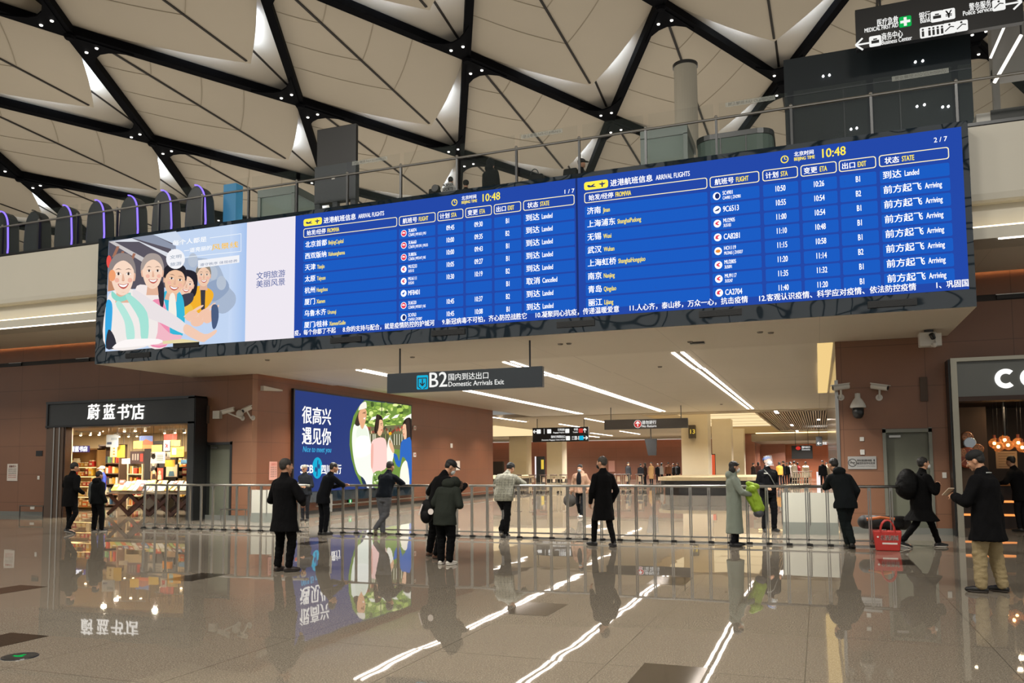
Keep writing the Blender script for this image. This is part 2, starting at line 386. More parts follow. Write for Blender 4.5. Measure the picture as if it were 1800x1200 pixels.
# beyond the mouth: slatted ceiling, lit coffer, columns, far walls
m = MB(); m.box(-62, 45.6, ZS+.0, -12.0, 92, ZS+.2, mat('brown_grey_ceiling', '#b0a48f', .7)); m.box(-12.0, 45.6, ZS, -9.5, 92, ZS+.2, MATS['brown_grey_ceiling']); m.box(-3.1, 74, ZS, 14, 92, ZS+.2, MATS['brown_grey_ceiling'])
m.box(-9.5, 80, ZS, -3.1, 92, ZS+.2, MATS['brown_grey_ceiling']); m.box(-9.5, 45.6, ZS, 3, 47.2, ZS+.2, MATS['brown_grey_ceiling']); struct('ceiling_baggage', m)
m = MB(); m.box(-3.4, 46, ZS+.45, 14, 76, ZS+.5, mat('slat_void', '#17120f', .9)); struct('ceiling_slat_void', m)
slat = mat('wood_slat', '#a58e72', .5)
for k in range(36):
    m = MB(); x = -2.95 + k*.135; m.box(x, 46.0, ZS, x+.066, 74.2, ZS+.16, slat); struct('ceiling_slat', m)
m = MB(); m.box(-9.5, 46.9, ZS+.7, -3.15, 80, ZS+.75, lit('coffer_cream', '#ffe2ae', 1.05)); tag(m.build('light_coffer'), 'large cream lit ceiling coffer above the column numbered 13', 'ceiling light')
m = MB()
for x in (-9.5, -3.25): m.box(x, 46.9, ZS-.02, x+.12, 80, ZS+.68, mat('coffer_frame', '#b7a484', .6))
for y in (46.9, 79.9): m.box(-9.5, y, ZS-.02, -3.15, y+.1, ZS+.68, MATS['coffer_frame'])
for k in range(1, 7): m.box(-9.5, 46.9+k*4.7, ZS+.672, -3.15, 46.96+k*4.7, ZS+.69, MATS['coffer_frame'])
struct('ceiling_coffer_frame', m)
m = MB(); m.box(-31, 54, ZS-.03, -21.5, 74, ZS-.004, lit('coffer_cream', '#ffe2ae', 1.05)); tag(m.build('light_coffer'), 'cream lit ceiling coffer over the two far left columns', 'ceiling light')
m = MB(); m.box(-62, 88, 0, -3.2, 88.3, 4.2, W_DEEP); struct('wall_back', m); m = MB(); m.box(-62, 87.0, 4.22, -3.2, 87.25, 4.405, MATS['brown_grey_ceiling']); struct('trim_cove_lip', m)
m = MB(); m.box(-62, 87.3, 4.34, -3.2, 87.4, 4.40, lit('cove_orange', '#ffb877', 3.2)); tag(m.build('cove_light'), 'warm strip light above the deep brown far wall', 'strip light')
m = MB(); m.box(-9.3, 80, 0, -5.6, 88, 4.4, W_DEEP); struct('wall_back_return', m)
m = MB(); m.box(-5.6, 90, 0, 14, 90.3, 4.4, W_ORANGE); struct('wall_back_right', m)
m = MB(); m.box(-5.6, 76, 3.55, 14, 76.3, 4.2, mat('bulkhead_grey', '#7d7160', .6)); m.box(-5.6, 76.3, 3.55, 14, 90, 3.62, MATS['bulkhead_grey']); struct('ceiling_bulkhead', m)
m = MB(); m.box(-5.2, 75.75, 4.22, 14, 75.85, 4.30, L_WARM); tag(m.build('cove_light'), 'pale strip light on the grey bulkhead in the far right of the baggage hall', 'strip light')
def column(x0, x1, Y, depth, z1=ZS):
    m = MB(); m.box(x0, Y, 0, x1, Y+depth, z1, CREAM)
    m.box(x0-.03, Y-.03, 0, x1+.03, Y+depth+.03, .2, DSTEEL); struct('column', m)
column(-7.93, -6.32, 51, 1.6, ZS+.68)
a, b = PY(1252, 800, 66), PY(1286, 800, 66); column(a.x, b.x, 66, 1.5, ZS+.68)
a, b = PY(1288, 800, 78), PY(1308, 800, 78); column(a.x, b.x, 78, 1.5, ZS+.4)
for p, q in ((895, 925), (961, 988)):
    a, b = PY(p, 800, 76), PY(q, 800, 76); column(a.x, b.x, 76, 1.6)
# --------------------------------------------------------------- roof: diamond lattice on a sloping plane
RSX, RSY, RZ0 = .1, -.05, 20.
O0, U0, W0 = V((-20.6, -2.14, 18.05)), V((-3.46, 7.21, -.71)), V((3.93, 7.65, .01))
KN = {(2, 1): (122, 55), (3, 1): (267, 245), (2, 2): (527, 178), (4, 0): (34, 308), (1, 3): (820, 97), (2, 3): (810, 270), (1, 4): (1073, 208), (0, 4): (1160, 5), (0, 5): (1372, 140), (-1, 6): (1713, 70)}
rn = V((-RSX, -RSY, 1.))
def onroof(x, y): d = ray(x, y); return EYE + d*((RZ0-H)/d.dot(rn))
KW = {k: onroof(*q) for k, q in KN.items()}
KD = {k: q-(O0+U0*k[0]+W0*k[1]) for k, q in KW.items()}
def node(a, b):
    p = O0+U0*a+W0*b; s = V((0, 0, 0)); t = 1e-9
    for k, d in KD.items():
        w2 = 1/(((k[0]-a)**2+(k[1]-b)**2)**1.5+1e-3); s += d*w2; t += w2
    return p + s/t*min(1, 2.5/(1+min((k[0]-a)**2+(k[1]-b)**2 for k in KD)**.5))
NN = {}
def nd(a, b):
    if (a, b) not in NN: NN[(a, b)] = node(a, b)
    return NN[(a, b)]
rnu = rn.normalized()
L_SPOT = lit('roof_spot', '#fffaf0', 3.0)
L_SLOT = lit('slot_lamp', '#dfe6ff', 1.0)
def inroof(p): return -75 < p.x < 30 and -14 < p.y < 82
cells = [(a, b) for a in range(-9, 12) for b in range(-7, 14) if inroof((nd(a, b)+nd(a+1, b+1))/2)]
slotlamps = 0
for a, b in cells:
    A, Bl, Br, F_ = nd(a, b), nd(a+1, b), nd(a, b+1), nd(a+1, b+1)
    up = rnu*.22
    A, Bl, Br, F_ = A+up, Bl+up, Br+up, F_+up
    D = F_-A; T = A + D*.80 - V((0, 0, .12)); U2 = V((0, 0, 1.35)); Mp = A.lerp(F_, .45)+U2
    # folded main leaf, hanging free at its tip, and the plane panel behind it
    m = MB(); nseg = 7
    def edge(B, k):                                           # slightly bowed free edge from wing node to tip
        t = k/nseg; p = B.lerp(T, t); out = (F_-A).normalized()
        return p + out*math.sin(pi*t)*.18 - V((0, 0, math.sin(pi*t)*.05))
    for B in (Bl, Br):
        pts = [edge(B, k) for k in range(nseg+1)]
        fan = [A] + pts
        for k in range(1, len(fan)-1): m.poly([fan[0], fan[k], fan[k+1]] if B is Br else [fan[0], fan[k+1], fan[k]], ROOF)
    struct('ceiling_roof_leaf', m, smooth=False)
    m = MB(); m.poly([Bl, Mp, F_], ROOF); m.poly([Mp, Br, F_], ROOF); struct('ceiling_roof_panel', m)
    m = MB(); m.bar(A.lerp(T, .10)-V((0, 0, .03)), T.lerp(A, .02)-V((0, 0, .02)), .09, .03, SEAM); m.bar(Mp.lerp(F_, .56)-V((0, 0, .02)), Mp.lerp(F_, .93)-V((0, 0, .02)), .09, .03, SEAM)
    for B in (Bl, Br):
        for fr in (.3, .52, .72):
            line = [A.lerp(edge(B, q), fr)-V((0, 0, .012)) for q in range(nseg+1)]
            for q0, q1 in zip(line, line[1:]): m.bar(q0, q1, .035, .012, SEAM2)
    struct('trim_roof_seam', m)
    px = (A+F_)/2 - EYE
    if px.dot(FW) > 4 and abs(px.dot(RT)/px.dot(FW)) < .78 and -.1 < px.dot(UP)/px.dot(FW) < .68:
        for B in (Bl, Br):
            p = edge(B, 3.6) - (F_-A).normalized()*.28 + V((0, 0, .14)); q = edge(B, 6.6) - (F_-A).normalized()*.28 + V((0, 0, .14))
            d = (q-p).normalized(); n = V((0, 0, 1)).lerp((F_-A).normalized(), .40); n = (n - d*n.dot(d)).normalized()
            xx = d; zz = -n; yy = zz.cross(xx).normalized(); xx = yy.cross(zz)
            l = bpy.data.lights.new('roof_slot_lamp', 'AREA'); l.shape = 'RECTANGLE'; l.size = (q-p).length; l.size_y = .12; l.energy = 48; l.color = (.60, .74, 1)
            lo = bpy.data.objects.new('roof_slot_lamp', l); mx = M((xx, yy, zz)).transposed().to_4x4(); mx.translation = (p+q)/2; lo.matrix_world = mx; col.objects.link(lo); slotlamps += 1
done = set()
for a, b in cells:
    for (p, q) in (((a, b), (a+1, b)), ((a, b), (a, b+1)), ((a+1, b), (a+1, b+1)), ((a, b+1), (a+1, b+1))):
        if (p, q) in done: continue
        done.add((p, q)); m = MB(); P0, P1 = nd(*p), nd(*q); m.bar(P0, P1, .30, .32, BLACKST, upv=rnu); struct('ceiling_truss_beam', m)
for (a, b) in sorted({k for k in NN if any((a2, b2) in cells for a2 in (k[0]-1, k[0]) for b2 in (k[1]-1, k[1]))}):
    P0 = nd(a, b); m = MB()
    for e1, e2 in ((nd(a+1, b), nd(a, b+1)), (nd(a-1, b), nd(a, b-1))):
        d1, d2 = (e1-P0).normalized(), (e2-P0).normalized(); bis = (d1+d2).normalized(); r0 = 2.1
        c1, c2 = P0+d1*r0, P0+d2*r0; arc = []
        for k in range(7):
            t = k/6; arc.append(c1.lerp(c2, t) - bis*math.sin(pi*t)*.62)
        pts = [P0-rnu*.20] + [q-rnu*.20 for q in arc]
        m.prism(pts, rnu*.06, BLACKST)
        for d in (d1, d2): m.lathe(P0+bis*.95+(d-bis)*.55*1.0-rnu*.25, [(.05, 0), (.06, .03)], L_SPOT, 10)
    m.lathe(P0-rnu*.30, [(.14, 0), (.2, .1)], BLACKST, 12)
    struct('ceiling_truss_gusset', m)
m = MB(); m.box(-75, 80, 7.7, 30, 80.3, 20, mat('far_beige_wall', '#a3957c', .7)); struct('wall_upper_back', m)
# tall glazed front behind the viewer: mullions and transoms against daylight
mul = mat('mullion', '#3a3c3e', .5)
for k in range(-16, 7): m = MB(); m.box(4*k-.18, -14.3, 0, 4*k+.18, -13.8, 22, mul); struct('window_mullion', m)
for z in (0, 3.2, 6.4, 10, 14, 18): m = MB(); m.box(-64, -14.25, z, 26, -13.9, z+(.9 if z == 0 else .35), mul); struct('window_transom', m)
# ================================================================ BIG SCREEN
LED = thing('arrivals_display', 'huge wide LED screen with advert at its left end and two blue arrival flight boards', 'screen', (-7.8, YL, ZS))
m = MB(); m.box(-18.38, YL, ZS+.005, 2.78, YF+.6, 7.89, GLOSSB); m.build('case', LED)
ys = YL-.012
mL = {k: lit('led_'+k, c, e) for k, c, e in (('blue', '#2348a8', 1.0), ('panel', '#1a5cc4', 1.0), ('panel_edge', '#1c4fb0', 1.0), ('white', '#ffffff', 1.15), ('yellow', '#ffe94a', 1.1), ('cream', '#fff3c0', 1.1), ('navy', '#1b2f6e', 1.), ('pink', '#e8455f', 1.), ('orange', '#f0923a', 1.), ('pale', '#efe9f2', 1.0))}
m = MB(); m.box(-11.94, ys, 4.74, 2.67, YL+.02, 7.785, mL['blue']); m.build('flight_board_screen', LED)
def rowpanel(m, x0, x1, z0, z1, y, mt): m.poly([(a, y, b) for a, b in rrect(x0, z0, x1, z1, .03)], mt)
def outline(m, x0, x1, z0, z1, y, mt, w=.016):
    o = rrect(x0, z0, x1, z1, .05); i = rrect(x0+w, z0+w, x1-w, z1-w, .05-w*.7); n = len(o)
    m.add([(a, y, b) for a, b in o]+[(a, y, b) for a, b in i], [(k, (k+1) % n, n+(k+1) % n, n+k) for k in range(n)], mt)
B1R = [('北京首都', 'BeijingCapital', 'r', '3U6874', 'CZ6092 | MF1653 | MU', '09:45', '09:30', 'B1', '到达', 'Landed'),
 ('西双版纳', 'Xishuangbanna', 'r', '3U6660', 'CZ6070 | MF1591 | MU33', '10:00', '09:35', 'B2', '到达', 'Landed'),
 ('天津', 'Tianjin', 'r', '3U8836', 'CZ6036 | MF5147 | NS', '10:00', '09:43', 'B1', '到达', 'Landed'),
 ('太原', 'Taiyuan', 'm', 'MU5233', '3U5115', '10:05', '09:27', 'B1', '到达', 'Landed'),
 ('杭州', 'Hangzhou', 'm', 'MU6111', '3U5243', '10:30', '10:19', 'B2', '到达', 'Landed'),
 ('厦门', 'Xiamen', 'f', 'MF8401', '', '', '', 'B1', '取消', 'Cancelled'),
 ('乌鲁木齐', 'Urumqi', 'r', '3U6520', 'CZ6058 | MF5057 | NS', '10:45', '10:37', 'B2', '到达', 'Landed'),
 ('厦门/桂林', 'Xiamen/Guilin', 's', 'SC4763', 'CA4763 | ZH2807', '10:45', '10:08', 'B1', '到达', 'Landed')]
B2R = [('济南', 'Jinan', 's', 'SC4901', 'CA4901 | ZH2981', '10:50', '10:26', 'B1', '到达', 'Landed'),
 ('上海浦东', 'ShanghaiPudong', '9', '9C6513', '', '10:55', '10:54', 'B2', '前方起飞', 'Arriving'),
 ('无锡', 'Wuxi', 'm', 'MU2905', '3U5103', '11:00', '10:54', 'B1', '前方起飞', 'Arriving'),
 ('武汉', 'Wuhan', 'a', 'CA8281', '', '11:10', '10:48', 'B1', '前方起飞', 'Arriving'),
 ('上海虹桥', 'ShanghaiHongqiao', 'h', 'HO1119', 'MU3465 | ZH5027', '11:15', '10:58', 'B1', '前方起飞', 'Arriving'),
 ('南京', 'Nanjing', 'm', 'MU2805', '3U5091', '11:20', '11:14', 'B2', '前方起飞', 'Arriving'),
 ('青岛', 'Qingdao', 'm', 'MU9117', '3U5247', '11:35', '11:32', 'B1', '前方起飞', 'Arriving'),
 ('丽江', 'Lijiang', 'a', 'CA2704', '', '11:40', '11:20', 'B1', '前方起飞', 'Arriving')]
def board(x0, rows, page, clock, wide):
    p = MB(); hd = MB(); wt = MB(); yl = MB(); lg = MB(); cl = {k_: MB() for k_ in ('destination', 'flight_number', 'scheduled_time', 'changed_time', 'exit_number', 'status')}; y1, y2 = ys-.004, ys-.008
    Y, W, N, = mL['yellow'], mL['white'], mL['navy']
    k = 1.0 if not wide else 1.02
    cols = [(0, 2.60), (2.65, 3.60 if not wide else 3.62), (3.65 if not wide else 3.68, 4.30 if not wide else 4.35), (4.35 if not wide else 4.40, 5.0 if not wide else 5.06), (5.05 if not wide else 5.10, 5.70 if not wide else 5.76), (5.75 if not wide else 5.81, 6.93 if not wide else 7.0)]
    X = lambda q: x0+q
    # header line
    lg.poly([(X(a), y1, b) for a, b in rrect(.0, 7.49, .53, 7.67, .05)], Y)
    plane = [(.06, 7.585), (.10, 7.60), (.15, 7.575), (.22, 7.61), (.245, 7.605), (.20, 7.57), (.25, 7.555), (.26, 7.54), (.10, 7.545)]
    lg.poly([(X(a), y2, b) for a, b in plane], N)
    lg.poly([(X(a), y2, b) for a, b in ((.32, 7.60), (.48, 7.60), (.44, 7.57), (.36, 7.57))], N); lg.box(X(.385), y2-.001, 7.52, X(.415), y2, 7.57, N); lg.box(X(.39), y2-.001, 7.60, X(.41), y2, 7.635, N)
    wt.text('进港航班信息', (X(.58), y1, 7.515), .16, W, width=.90, bold=.02); wt.text('ARRIVAL FLIGHTS', (X(1.55), y1, 7.515), .15, W, width=.70, bold=.01)
    cx = clock
    o = ell(cx, 7.60, .075, .078); i = ell(cx, 7.60, .055, .058); n = len(o)
    yl.add([(a, y1, b) for a, b in o+i], [(q, (q+1) % n, n+(q+1) % n, n+q) for q in range(n)], Y)
    yl.bar((cx, y1, 7.60), (cx, y1, 7.645), .016, .004, Y); yl.bar((cx, y1, 7.60), (cx+.04, y1, 7.595), .016, .004, Y)
    wt.text('北京时间', (cx+.18, y1, 7.64), .10, W, width=.36, bold=.02); yl.text('BEIJING TIME', (cx+.18, y1, 7.545), .095, Y, width=.38, bold=.02)
    yl.text('10:48', (cx+.70, y1, 7.535), .25, Y, width=.42, bold=.012)
    wt.text(page, (X(6.93 if not wide else 6.98), y1, 7.475 if not wide else 7.55), .13, W, width=.22, align='r', bold=.01)
    for (a, b), c, e in zip(cols, ('始发/经停', '航班号', '计划', '变更', '出口', '状态'), ('FROM/VIA', 'FLIGHT', 'STA', 'ETA', 'EXIT', 'STATE')):
        outline(hd, X(a), X(b), 7.205, 7.435, y1, mL['cream'])
        ind = .10 if b-a > .8 else .06
        wl = wt.text(c, (X(a+ind), y1, 7.265), .135, W, sx=.95, bold=.02)
        yl.text(e, (X(a+ind)+wl+.05, y1, 7.265), .145, Y, sx=.52, bold=.015)
    for r, row in enumerate(rows):
        zb = 6.965 - r*.2845
        for a, b in cols: rowpanel(p, X(a)+.005, X(b)-.005, zb-.075, zb+.17, y1+.001, mL['panel'])
        wl = cl['destination'].text(row[0], (X(.06), y1-.002, zb), .165, W, sx=.95, bold=.018)
        cl['destination'].text(row[1], (X(.06)+wl+.05, y1-.002, zb), .14, Y, sx=.56, bold=.012)
        lx = X(2.78); col_ = {'r': 'pink', 'm': 'white', 'f': 'white', 's': 'navy', '9': 'white', 'a': 'white', 'h': 'white'}[row[2]]
        lg.poly([(a, y1-.001, b) for a, b in ell(lx, zb+.055, .075, .08)], W)
        lg.poly([(a, y1-.002, b) for a, b in ell(lx, zb+.055, .062, .067)], mL[col_] if row[2] != 's' else W)
        if row[2] == 'r': lg.poly([(a, y1-.003, b) for a, b in smoothpts([(lx-.045, zb+.06), (lx-.01, zb+.085), (lx+.045, zb+.06), (lx+.01, zb+.05)], 3)], W)
        elif row[2] == 's': lg.poly([(a, y1-.003, b) for a, b in ell(lx+.012, zb+.055, .045, .058)], N)
        elif row[2] in 'm': lg.poly([(a, y1-.003, b) for a, b in smoothpts([(lx-.045, zb+.06), (lx+.01, zb+.10), (lx+.04, zb+.09), (lx, zb+.06), (lx+.035, zb+.03), (lx, zb+.02)], 3)], mL['pink'])
        elif row[2] == 'a': lg.poly([(a, y1-.003, b) for a, b in smoothpts([(lx-.045, zb+.03), (lx-.03, zb+.09), (lx+.045, zb+.10), (lx+.0, zb+.06), (lx+.02, zb+.02)], 3)], mL['pink'])
        elif row[2] == 'h': lg.poly([(a, y1-.003, b) for a, b in ell(lx, zb+.055, .05, .035)], mL['orange'])
        elif row[2] == 'f': lg.poly([(a, y1-.003, b) for a, b in ((lx-.05, zb+.05), (lx+.045, zb+.10), (lx+.0, zb+.02))], mL['panel'])
        else: lg.poly([(a, y1-.003, b) for a, b in smoothpts([(lx-.05, zb+.03), (lx-.01, zb+.06), (lx+.05, zb+.09), (lx+.03, zb+.04)], 3)], mL['navy'])
        if row[4]:
            cl['flight_number'].text(row[3], (X(2.90), y1-.002, zb+.065), .115, W, sx=.58, bold=.012); cl['flight_number'].text(row[4], (X(2.90), y1-.002, zb-.03), .095, W, sx=.50, bold=.012)
        else: cl['flight_number'].text(row[3], (X(2.90), y1-.002, zb+.0), .165, W, sx=.60, bold=.012)
        for q, s_ in ((2, row[5]), (3, row[6]), (4, row[7])):
            if s_: cl[('scheduled_time', 'changed_time', 'exit_number')[q-2]].text(s_, (X(sum(cols[q])/2), y1-.002, zb+.005), .165, W, sx=.56, align='c', bold=.012)
        wl = cl['status'].text(row[8], (X(cols[5][0]+.06), y1-.002, zb+.01), .165, W, sx=1.0, bold=.018)
        cl['status'].text(row[9], (X(cols[5][0]+.06)+wl+.06, y1-.002, zb+.012), .155, W, sx=.56, bold=.012)
    for nm, q in (('row_panels', p), ('header_outlines', hd), ('heading_lettering', wt), ('clock_lettering', yl), ('airline_logo', lg)): q.build(nm, LED)
    for nm, q in cl.items(): q.build(nm+'_lettering', LED)
board(-11.70, B1R, '1 / 7', -7.62, False)
board(-4.55, B2R, '2 / 7', -.44, True)
m = MB(); m.box(-4.745, ys-.003, 4.74, -4.70, ys, 7.785, mL['navy']); m.build('board_divider', LED)
m = MB()
for s_, a, b in (('疫，每个你都了不起', -11.92, -10.75), ('8.你的支持与配合，就是疫情防控的护城河', -10.55, -8.13), ('9.新冠病毒不可怕，齐心防控战胜它', -7.93, -5.89), ('10.凝聚同心抗疫，传递温暖爱意', -5.68, -3.83), ('11.人心齐，泰山移，万众一心，抗击疫情', -3.60, -1.22), ('12.客观认识疫情、科学应对疫情、依法防控疫情', -1.0, 1.80), ('1、巩固国', 2.14, 2.66)):
    m.text(s_, (a, ys-.006, 4.80), .15, mL['white'], width=b-a, bold=.015)
m.build('ticker_lettering', LED)
m = MB(); m.box(-13.40, ys-.001, 4.74, -11.94, YL+.02, 7.785, lit('led_pale', '#efe9f2', 1.0)); m.build('blank_panel', LED)
m = MB(); bl = lit('led_caption', '#4a5f9e', 1.)
for i, s_ in enumerate(('文明旅游', '美丽风景')): m.text(s_, (-13.08, ys-.006, 6.30-.21*i), .20, bl, width=.86, bold=.006)
m.build('caption_lettering', LED)
# the advert: a flat picture of smiling travellers (zoom coordinates of the photograph mapped on the screen plane)
pic = MB(); lay = [0]
def z4(x, y): q = PY(150+x/4, 350+y/4, YL); return q.x, q.z
def art(pts, c, smooth=0):
    lay[0] += 1; P_ = [V((a, 0, b)) for a, b in (z4(*q) for q in pts)]
    if smooth: P_ = smoothpts(P_, smooth)
    pic.poly([(v.x, ys-.0004*lay[0]-.001, v.z) for v in P_], INKLED, c)
x0, x1 = -18.0, -13.40
pic.add([(x0, ys-.0006, 4.74), (x1, ys-.0006, 4.74), (x1, ys-.0006, 7.785), (x0, ys-.0006, 7.785)], [(0, 1, 2, 3)], INKLED, '#c3d6f2')
for k in range(10):
    t = k/10; a = z4(1145-120*t, 0)[0]; b = z4(1145-120*(t+.1), 0)[0]
    pic.poly([(b, ys-.0008, 4.74), (a, ys-.0008, 4.74), (a, ys-.0008, 7.785), (b, ys-.0008, 7.785)], INKLED, '#%02x%02x%02x' % (int(168+35*t), int(196+24*t), int(238+8*t)))
art([(168, 296), (600, 235), (620, 300), (590, 420), (620, 500), (600, 620), (160, 640)], '#5a5560')
art([(168, 300), (330, 275), (640, 400), (640, 440), (380, 300)], '#d9dce4'); art([(168, 300), (200, 296), (430, 420), (400, 440)], '#c9c4c4')
art([(330, 272), (480, 250), (640, 330), (640, 360)], '#8d95a8'); art([(480, 250), (640, 226), (700, 300), (660, 330)], '#cfdcee')
for q in ((225, 330), (260, 365), (300, 395), (340, 380)): art([(q[0], q[1]), (q[0]+18, q[1]+4), (q[0]-14, q[1]+80), (q[0]-34, q[1]+76)], '#a2705c')
art(ell(170, 440, 18, 45), '#e8524a'); art([(168, 500), (215, 490), (210, 640), (160, 650)], '#c08a6a')
art([(640, 440), (900, 430), (1000, 600), (1060, 680), (1040, 760), (940, 800), (760, 640)], '#a9b8cf', 5)
art([(860, 600), (980, 560), (1010, 640), (900, 720)], '#93a5c2', 5)
for q in ((760, 430), (840, 470), (900, 520), (960, 590)): art(ell(q[0], q[1], 34, 50), '#b7c2d2')
def face(cx, cy, rx, ry, skin, hair, rot=0., shade='#e3b49a', blush='#f2b8a4'):
    R_ = lambda x, y: (cx+math.cos(rot)*x*rx-math.sin(rot)*y*ry, cy+math.sin(rot)*x*rx+math.cos(rot)*y*ry)
    art([R_(-.45, .6), R_(.45, .6), R_(.6, 1.45), R_(-.6, 1.45)], shade)
    art([R_(-1.12, .1), R_(-1.1, -.6), R_(-.6, -1.15), R_(.1, -1.27), R_(.75, -1.08), R_(1.1, -.5), R_(1.08, .15), R_(.9, -.1), R_(-.9, -.1)], hair, 4)
    for q in (-1, 1): art([R_(q*.92, -.15), R_(q*1.1, -.12), R_(q*1.06, .22), R_(q*.9, .25)], shade, 3)
    art([R_(-.95, -.35), R_(-.6, -.85), R_(0, -.98), R_(.6, -.85), R_(.95, -.35), R_(.92, .2), R_(.62, .78), R_(.2, 1.02), R_(-.2, 1.02), R_(-.62, .78), R_(-.92, .2)], skin, 4)
    art([R_(-.98, -.2), R_(-1.0, -.7), R_(-.5, -1.12), R_(.2, -1.2), R_(.8, -.95), R_(1.0, -.3), R_(.7, -.62), R_(.1, -.86), R_(-.55, -.66)], hair, 4)
    for q in (-1, 1):
        ex = q*.42+.10
        art([R_(ex-.22, -.12), R_(ex, -.2), R_(ex+.22, -.12), R_(ex, -.05)], '#f7efe8', 3); art([R_(ex+.09*math.cos(a_), -.125+.075*math.sin(a_)) for a_ in [pi*i/5 for i in range(10)]], '#33231f'); art([R_(ex-.26, -.14), R_(ex, -.235), R_(ex+.26, -.14), R_(ex, -.20)], '#4a3630')
        art([R_(ex-.28, -.34), R_(ex, -.43), R_(ex+.28, -.34), R_(ex, -.39)], '#65504a', 2); art([R_(q*.55+.1+.2*math.cos(a_), .22+.13*math.sin(a_)) for a_ in [pi*i/6 for i in range(12)]], blush)
    art([R_(.06, -.15), R_(.2, .2), R_(.1, .27), R_(-.04, .23)], shade, 3); art([R_(-.02, .24), R_(.1, .28), R_(.2, .23), R_(.1, .25)], '#c98d78')
    art([R_(-.36, .42), R_(.1, .46), R_(.54, .40), R_(.36, .62), R_(.1, .70), R_(-.18, .62)], '#bf5a50', 4); art([R_(-.28, .45), R_(.1, .49), R_(.46, .43), R_(.3, .56), R_(.1, .60), R_(-.14, .56)], '#ffffff', 3)
    art([R_(-.1, .86), R_(.1, .9), R_(.3, .86), R_(.1, .88)], shade)
# fifth and fourth friends, then to the front
art([(740, 660), (800, 610), (890, 640), (900, 700), (830, 790), (720, 800)], '#f3b22e', 4); face(835, 540, 48, 70, '#efc9ae', '#8f8578'); art([(815, 640), (850, 640), (845, 780), (820, 780)], '#3b3a44')
art([(690, 700), (640, 660), (640, 800), (740, 840), (760, 760)], '#f0c24a', 4); art([(690, 500), (785, 520), (790, 640), (760, 690), (690, 650), (680, 560)], '#23212b', 5); face(715, 605, 52, 72, '#f3cdb4', '#23212b', .15)
art([(660, 690), (760, 660), (760, 720), (690, 760)], '#403f4e', 4)
art([(540, 690), (640, 640), (700, 720), (690, 960), (560, 980)], '#38b8d8', 5); face(635, 575, 72, 98, '#f0c3a2', '#2a2730', .2); art([(600, 690), (640, 680), (650, 900), (600, 880)], '#f5efe4', 4); art([(560, 500), (600, 462), (690, 465), (716, 540), (690, 515), (640, 500), (590, 520), (568, 560)], '#24222a', 4)
art([(360, 640), (480, 620), (560, 700), (600, 1010), (430, 1015)], '#f3e8e6', 5); art([(440, 760), (560, 720), (600, 1010), (450, 1015)], '#f08fb0', 4); art([(505, 560), (560, 600), (560, 740), (540, 760), (520, 660)], '#35313c', 4); face(482, 520, 72, 108, '#f7d6bf', '#a89c97')
art([(460, 810), (600, 940), (690, 960), (640, 1010), (470, 1015)], '#f2b9c6', 4)
for q in ((760, 810, -.5), (800, 850, -.3), (850, 800, -.7), (880, 820, -.9)):
    for k in range(4): art(ell(q[0]+22*k-20, q[1]-14*k, 42, 9, rot=q[2]), '#f4cdb6')
    art(ell(q[0], q[1]+12, 48, 34, rot=q[2]), '#f2c5ac')
art([(905, 900), (900, 760), (940, 750), (950, 830), (930, 905)], '#4b5d80', 4)
# nearest friend with mint scarf and outstretched arm
art([(165, 720), (230, 640), (360, 640), (470, 720), (520, 800), (480, 1020), (160, 1040)], '#f2ebe8', 5)
art([(350, 640), (520, 740), (720, 880), (715, 950), (560, 880), (400, 800)], '#eae2e4', 5); art([(725, 880), (850, 950), (930, 920), (930, 945), (870, 990), (830, 1005), (710, 945)], '#f3cbb4', 4)
art([(160, 740), (195, 720), (205, 800), (185, 1010), (155, 1030)], '#38a9e4', 4); art([(175, 920), (215, 960), (230, 1040), (160, 1050)], '#32323c', 3)
face(275, 545, 84, 128, '#f8d9c4', '#8f8583'); art(ell(205, 540, 24, 40), '#f0a070')
art([(205, 650), (260, 690), (330, 660), (325, 700), (255, 725), (205, 695)], '#8fdacb', 5); art([(300, 690), (340, 680), (450, 800), (455, 985), (410, 985), (390, 840)], '#a6e3d6', 4); art([(230, 740), (270, 730), (350, 870), (360, 990), (310, 990), (290, 860)], '#b5e8dc', 4)
art([(210, 1040), (300, 990), (530, 985), (530, 1020), (250, 1048)], '#fdf7f6', 3); art([(560, 1000), (700, 985), (830, 1005), (560, 1020)], '#e7d9a8')
art(ell(650, 425, 66, 70), '#f4f4f8')
def z4v(x, y, d=.012): q = z4(x, y); return (q[0], ys-d, q[1])
for s_, a, b, sz, c in (('文明', (610, 425), (690, 413), .105, '#9aa6b8'), ('旅游', (612, 475), (692, 463), .105, '#9aa6b8'), ('每个人都是', (630, 330), (868, 296), .15, '#ffffff'), ('一道亮丽的', (710, 382), (903, 355), .13, '#ffffff'), ('风景线', (905, 362), (1090, 337), .17, '#ffc73a')):
    lay[0] += 1; p, q = z4(*a), z4(*b); pic.text(s_, (p[0], ys-.0004*lay[0]-.001, p[1]), sz, INKLED, width=q[0]-p[0], bold=.02, c=c)
art([(808, 435), (1098, 398), (1098, 450), (808, 490)], '#f2f3f8'); lay[0] += 1; p, q = z4(822, 476), z4(1085, 440); pic.text('遵守秩序 体现修养', (p[0], ys-.0004*lay[0]-.001, p[1]), .085, INKLED, width=q[0]-p[0], bold=.01, c='#8f99b0')
for a, b in (((890, 278), (1110, 248)), ((1110, 248), (1110, 372)), ((1110, 372), (700, 415))):
    lay[0] += 1; p, q = z4(*a), z4(*b); pic.bar((p[0], ys-.0004*lay[0], p[1]), (q[0], ys-.0004*lay[0], q[1]), .012, .001, INKLED, upv=(0, 1, 0), c='#f6fafd')
pic.build('advert_picture', LED)
gr = mat('grille_dark', '#18191a', .5)
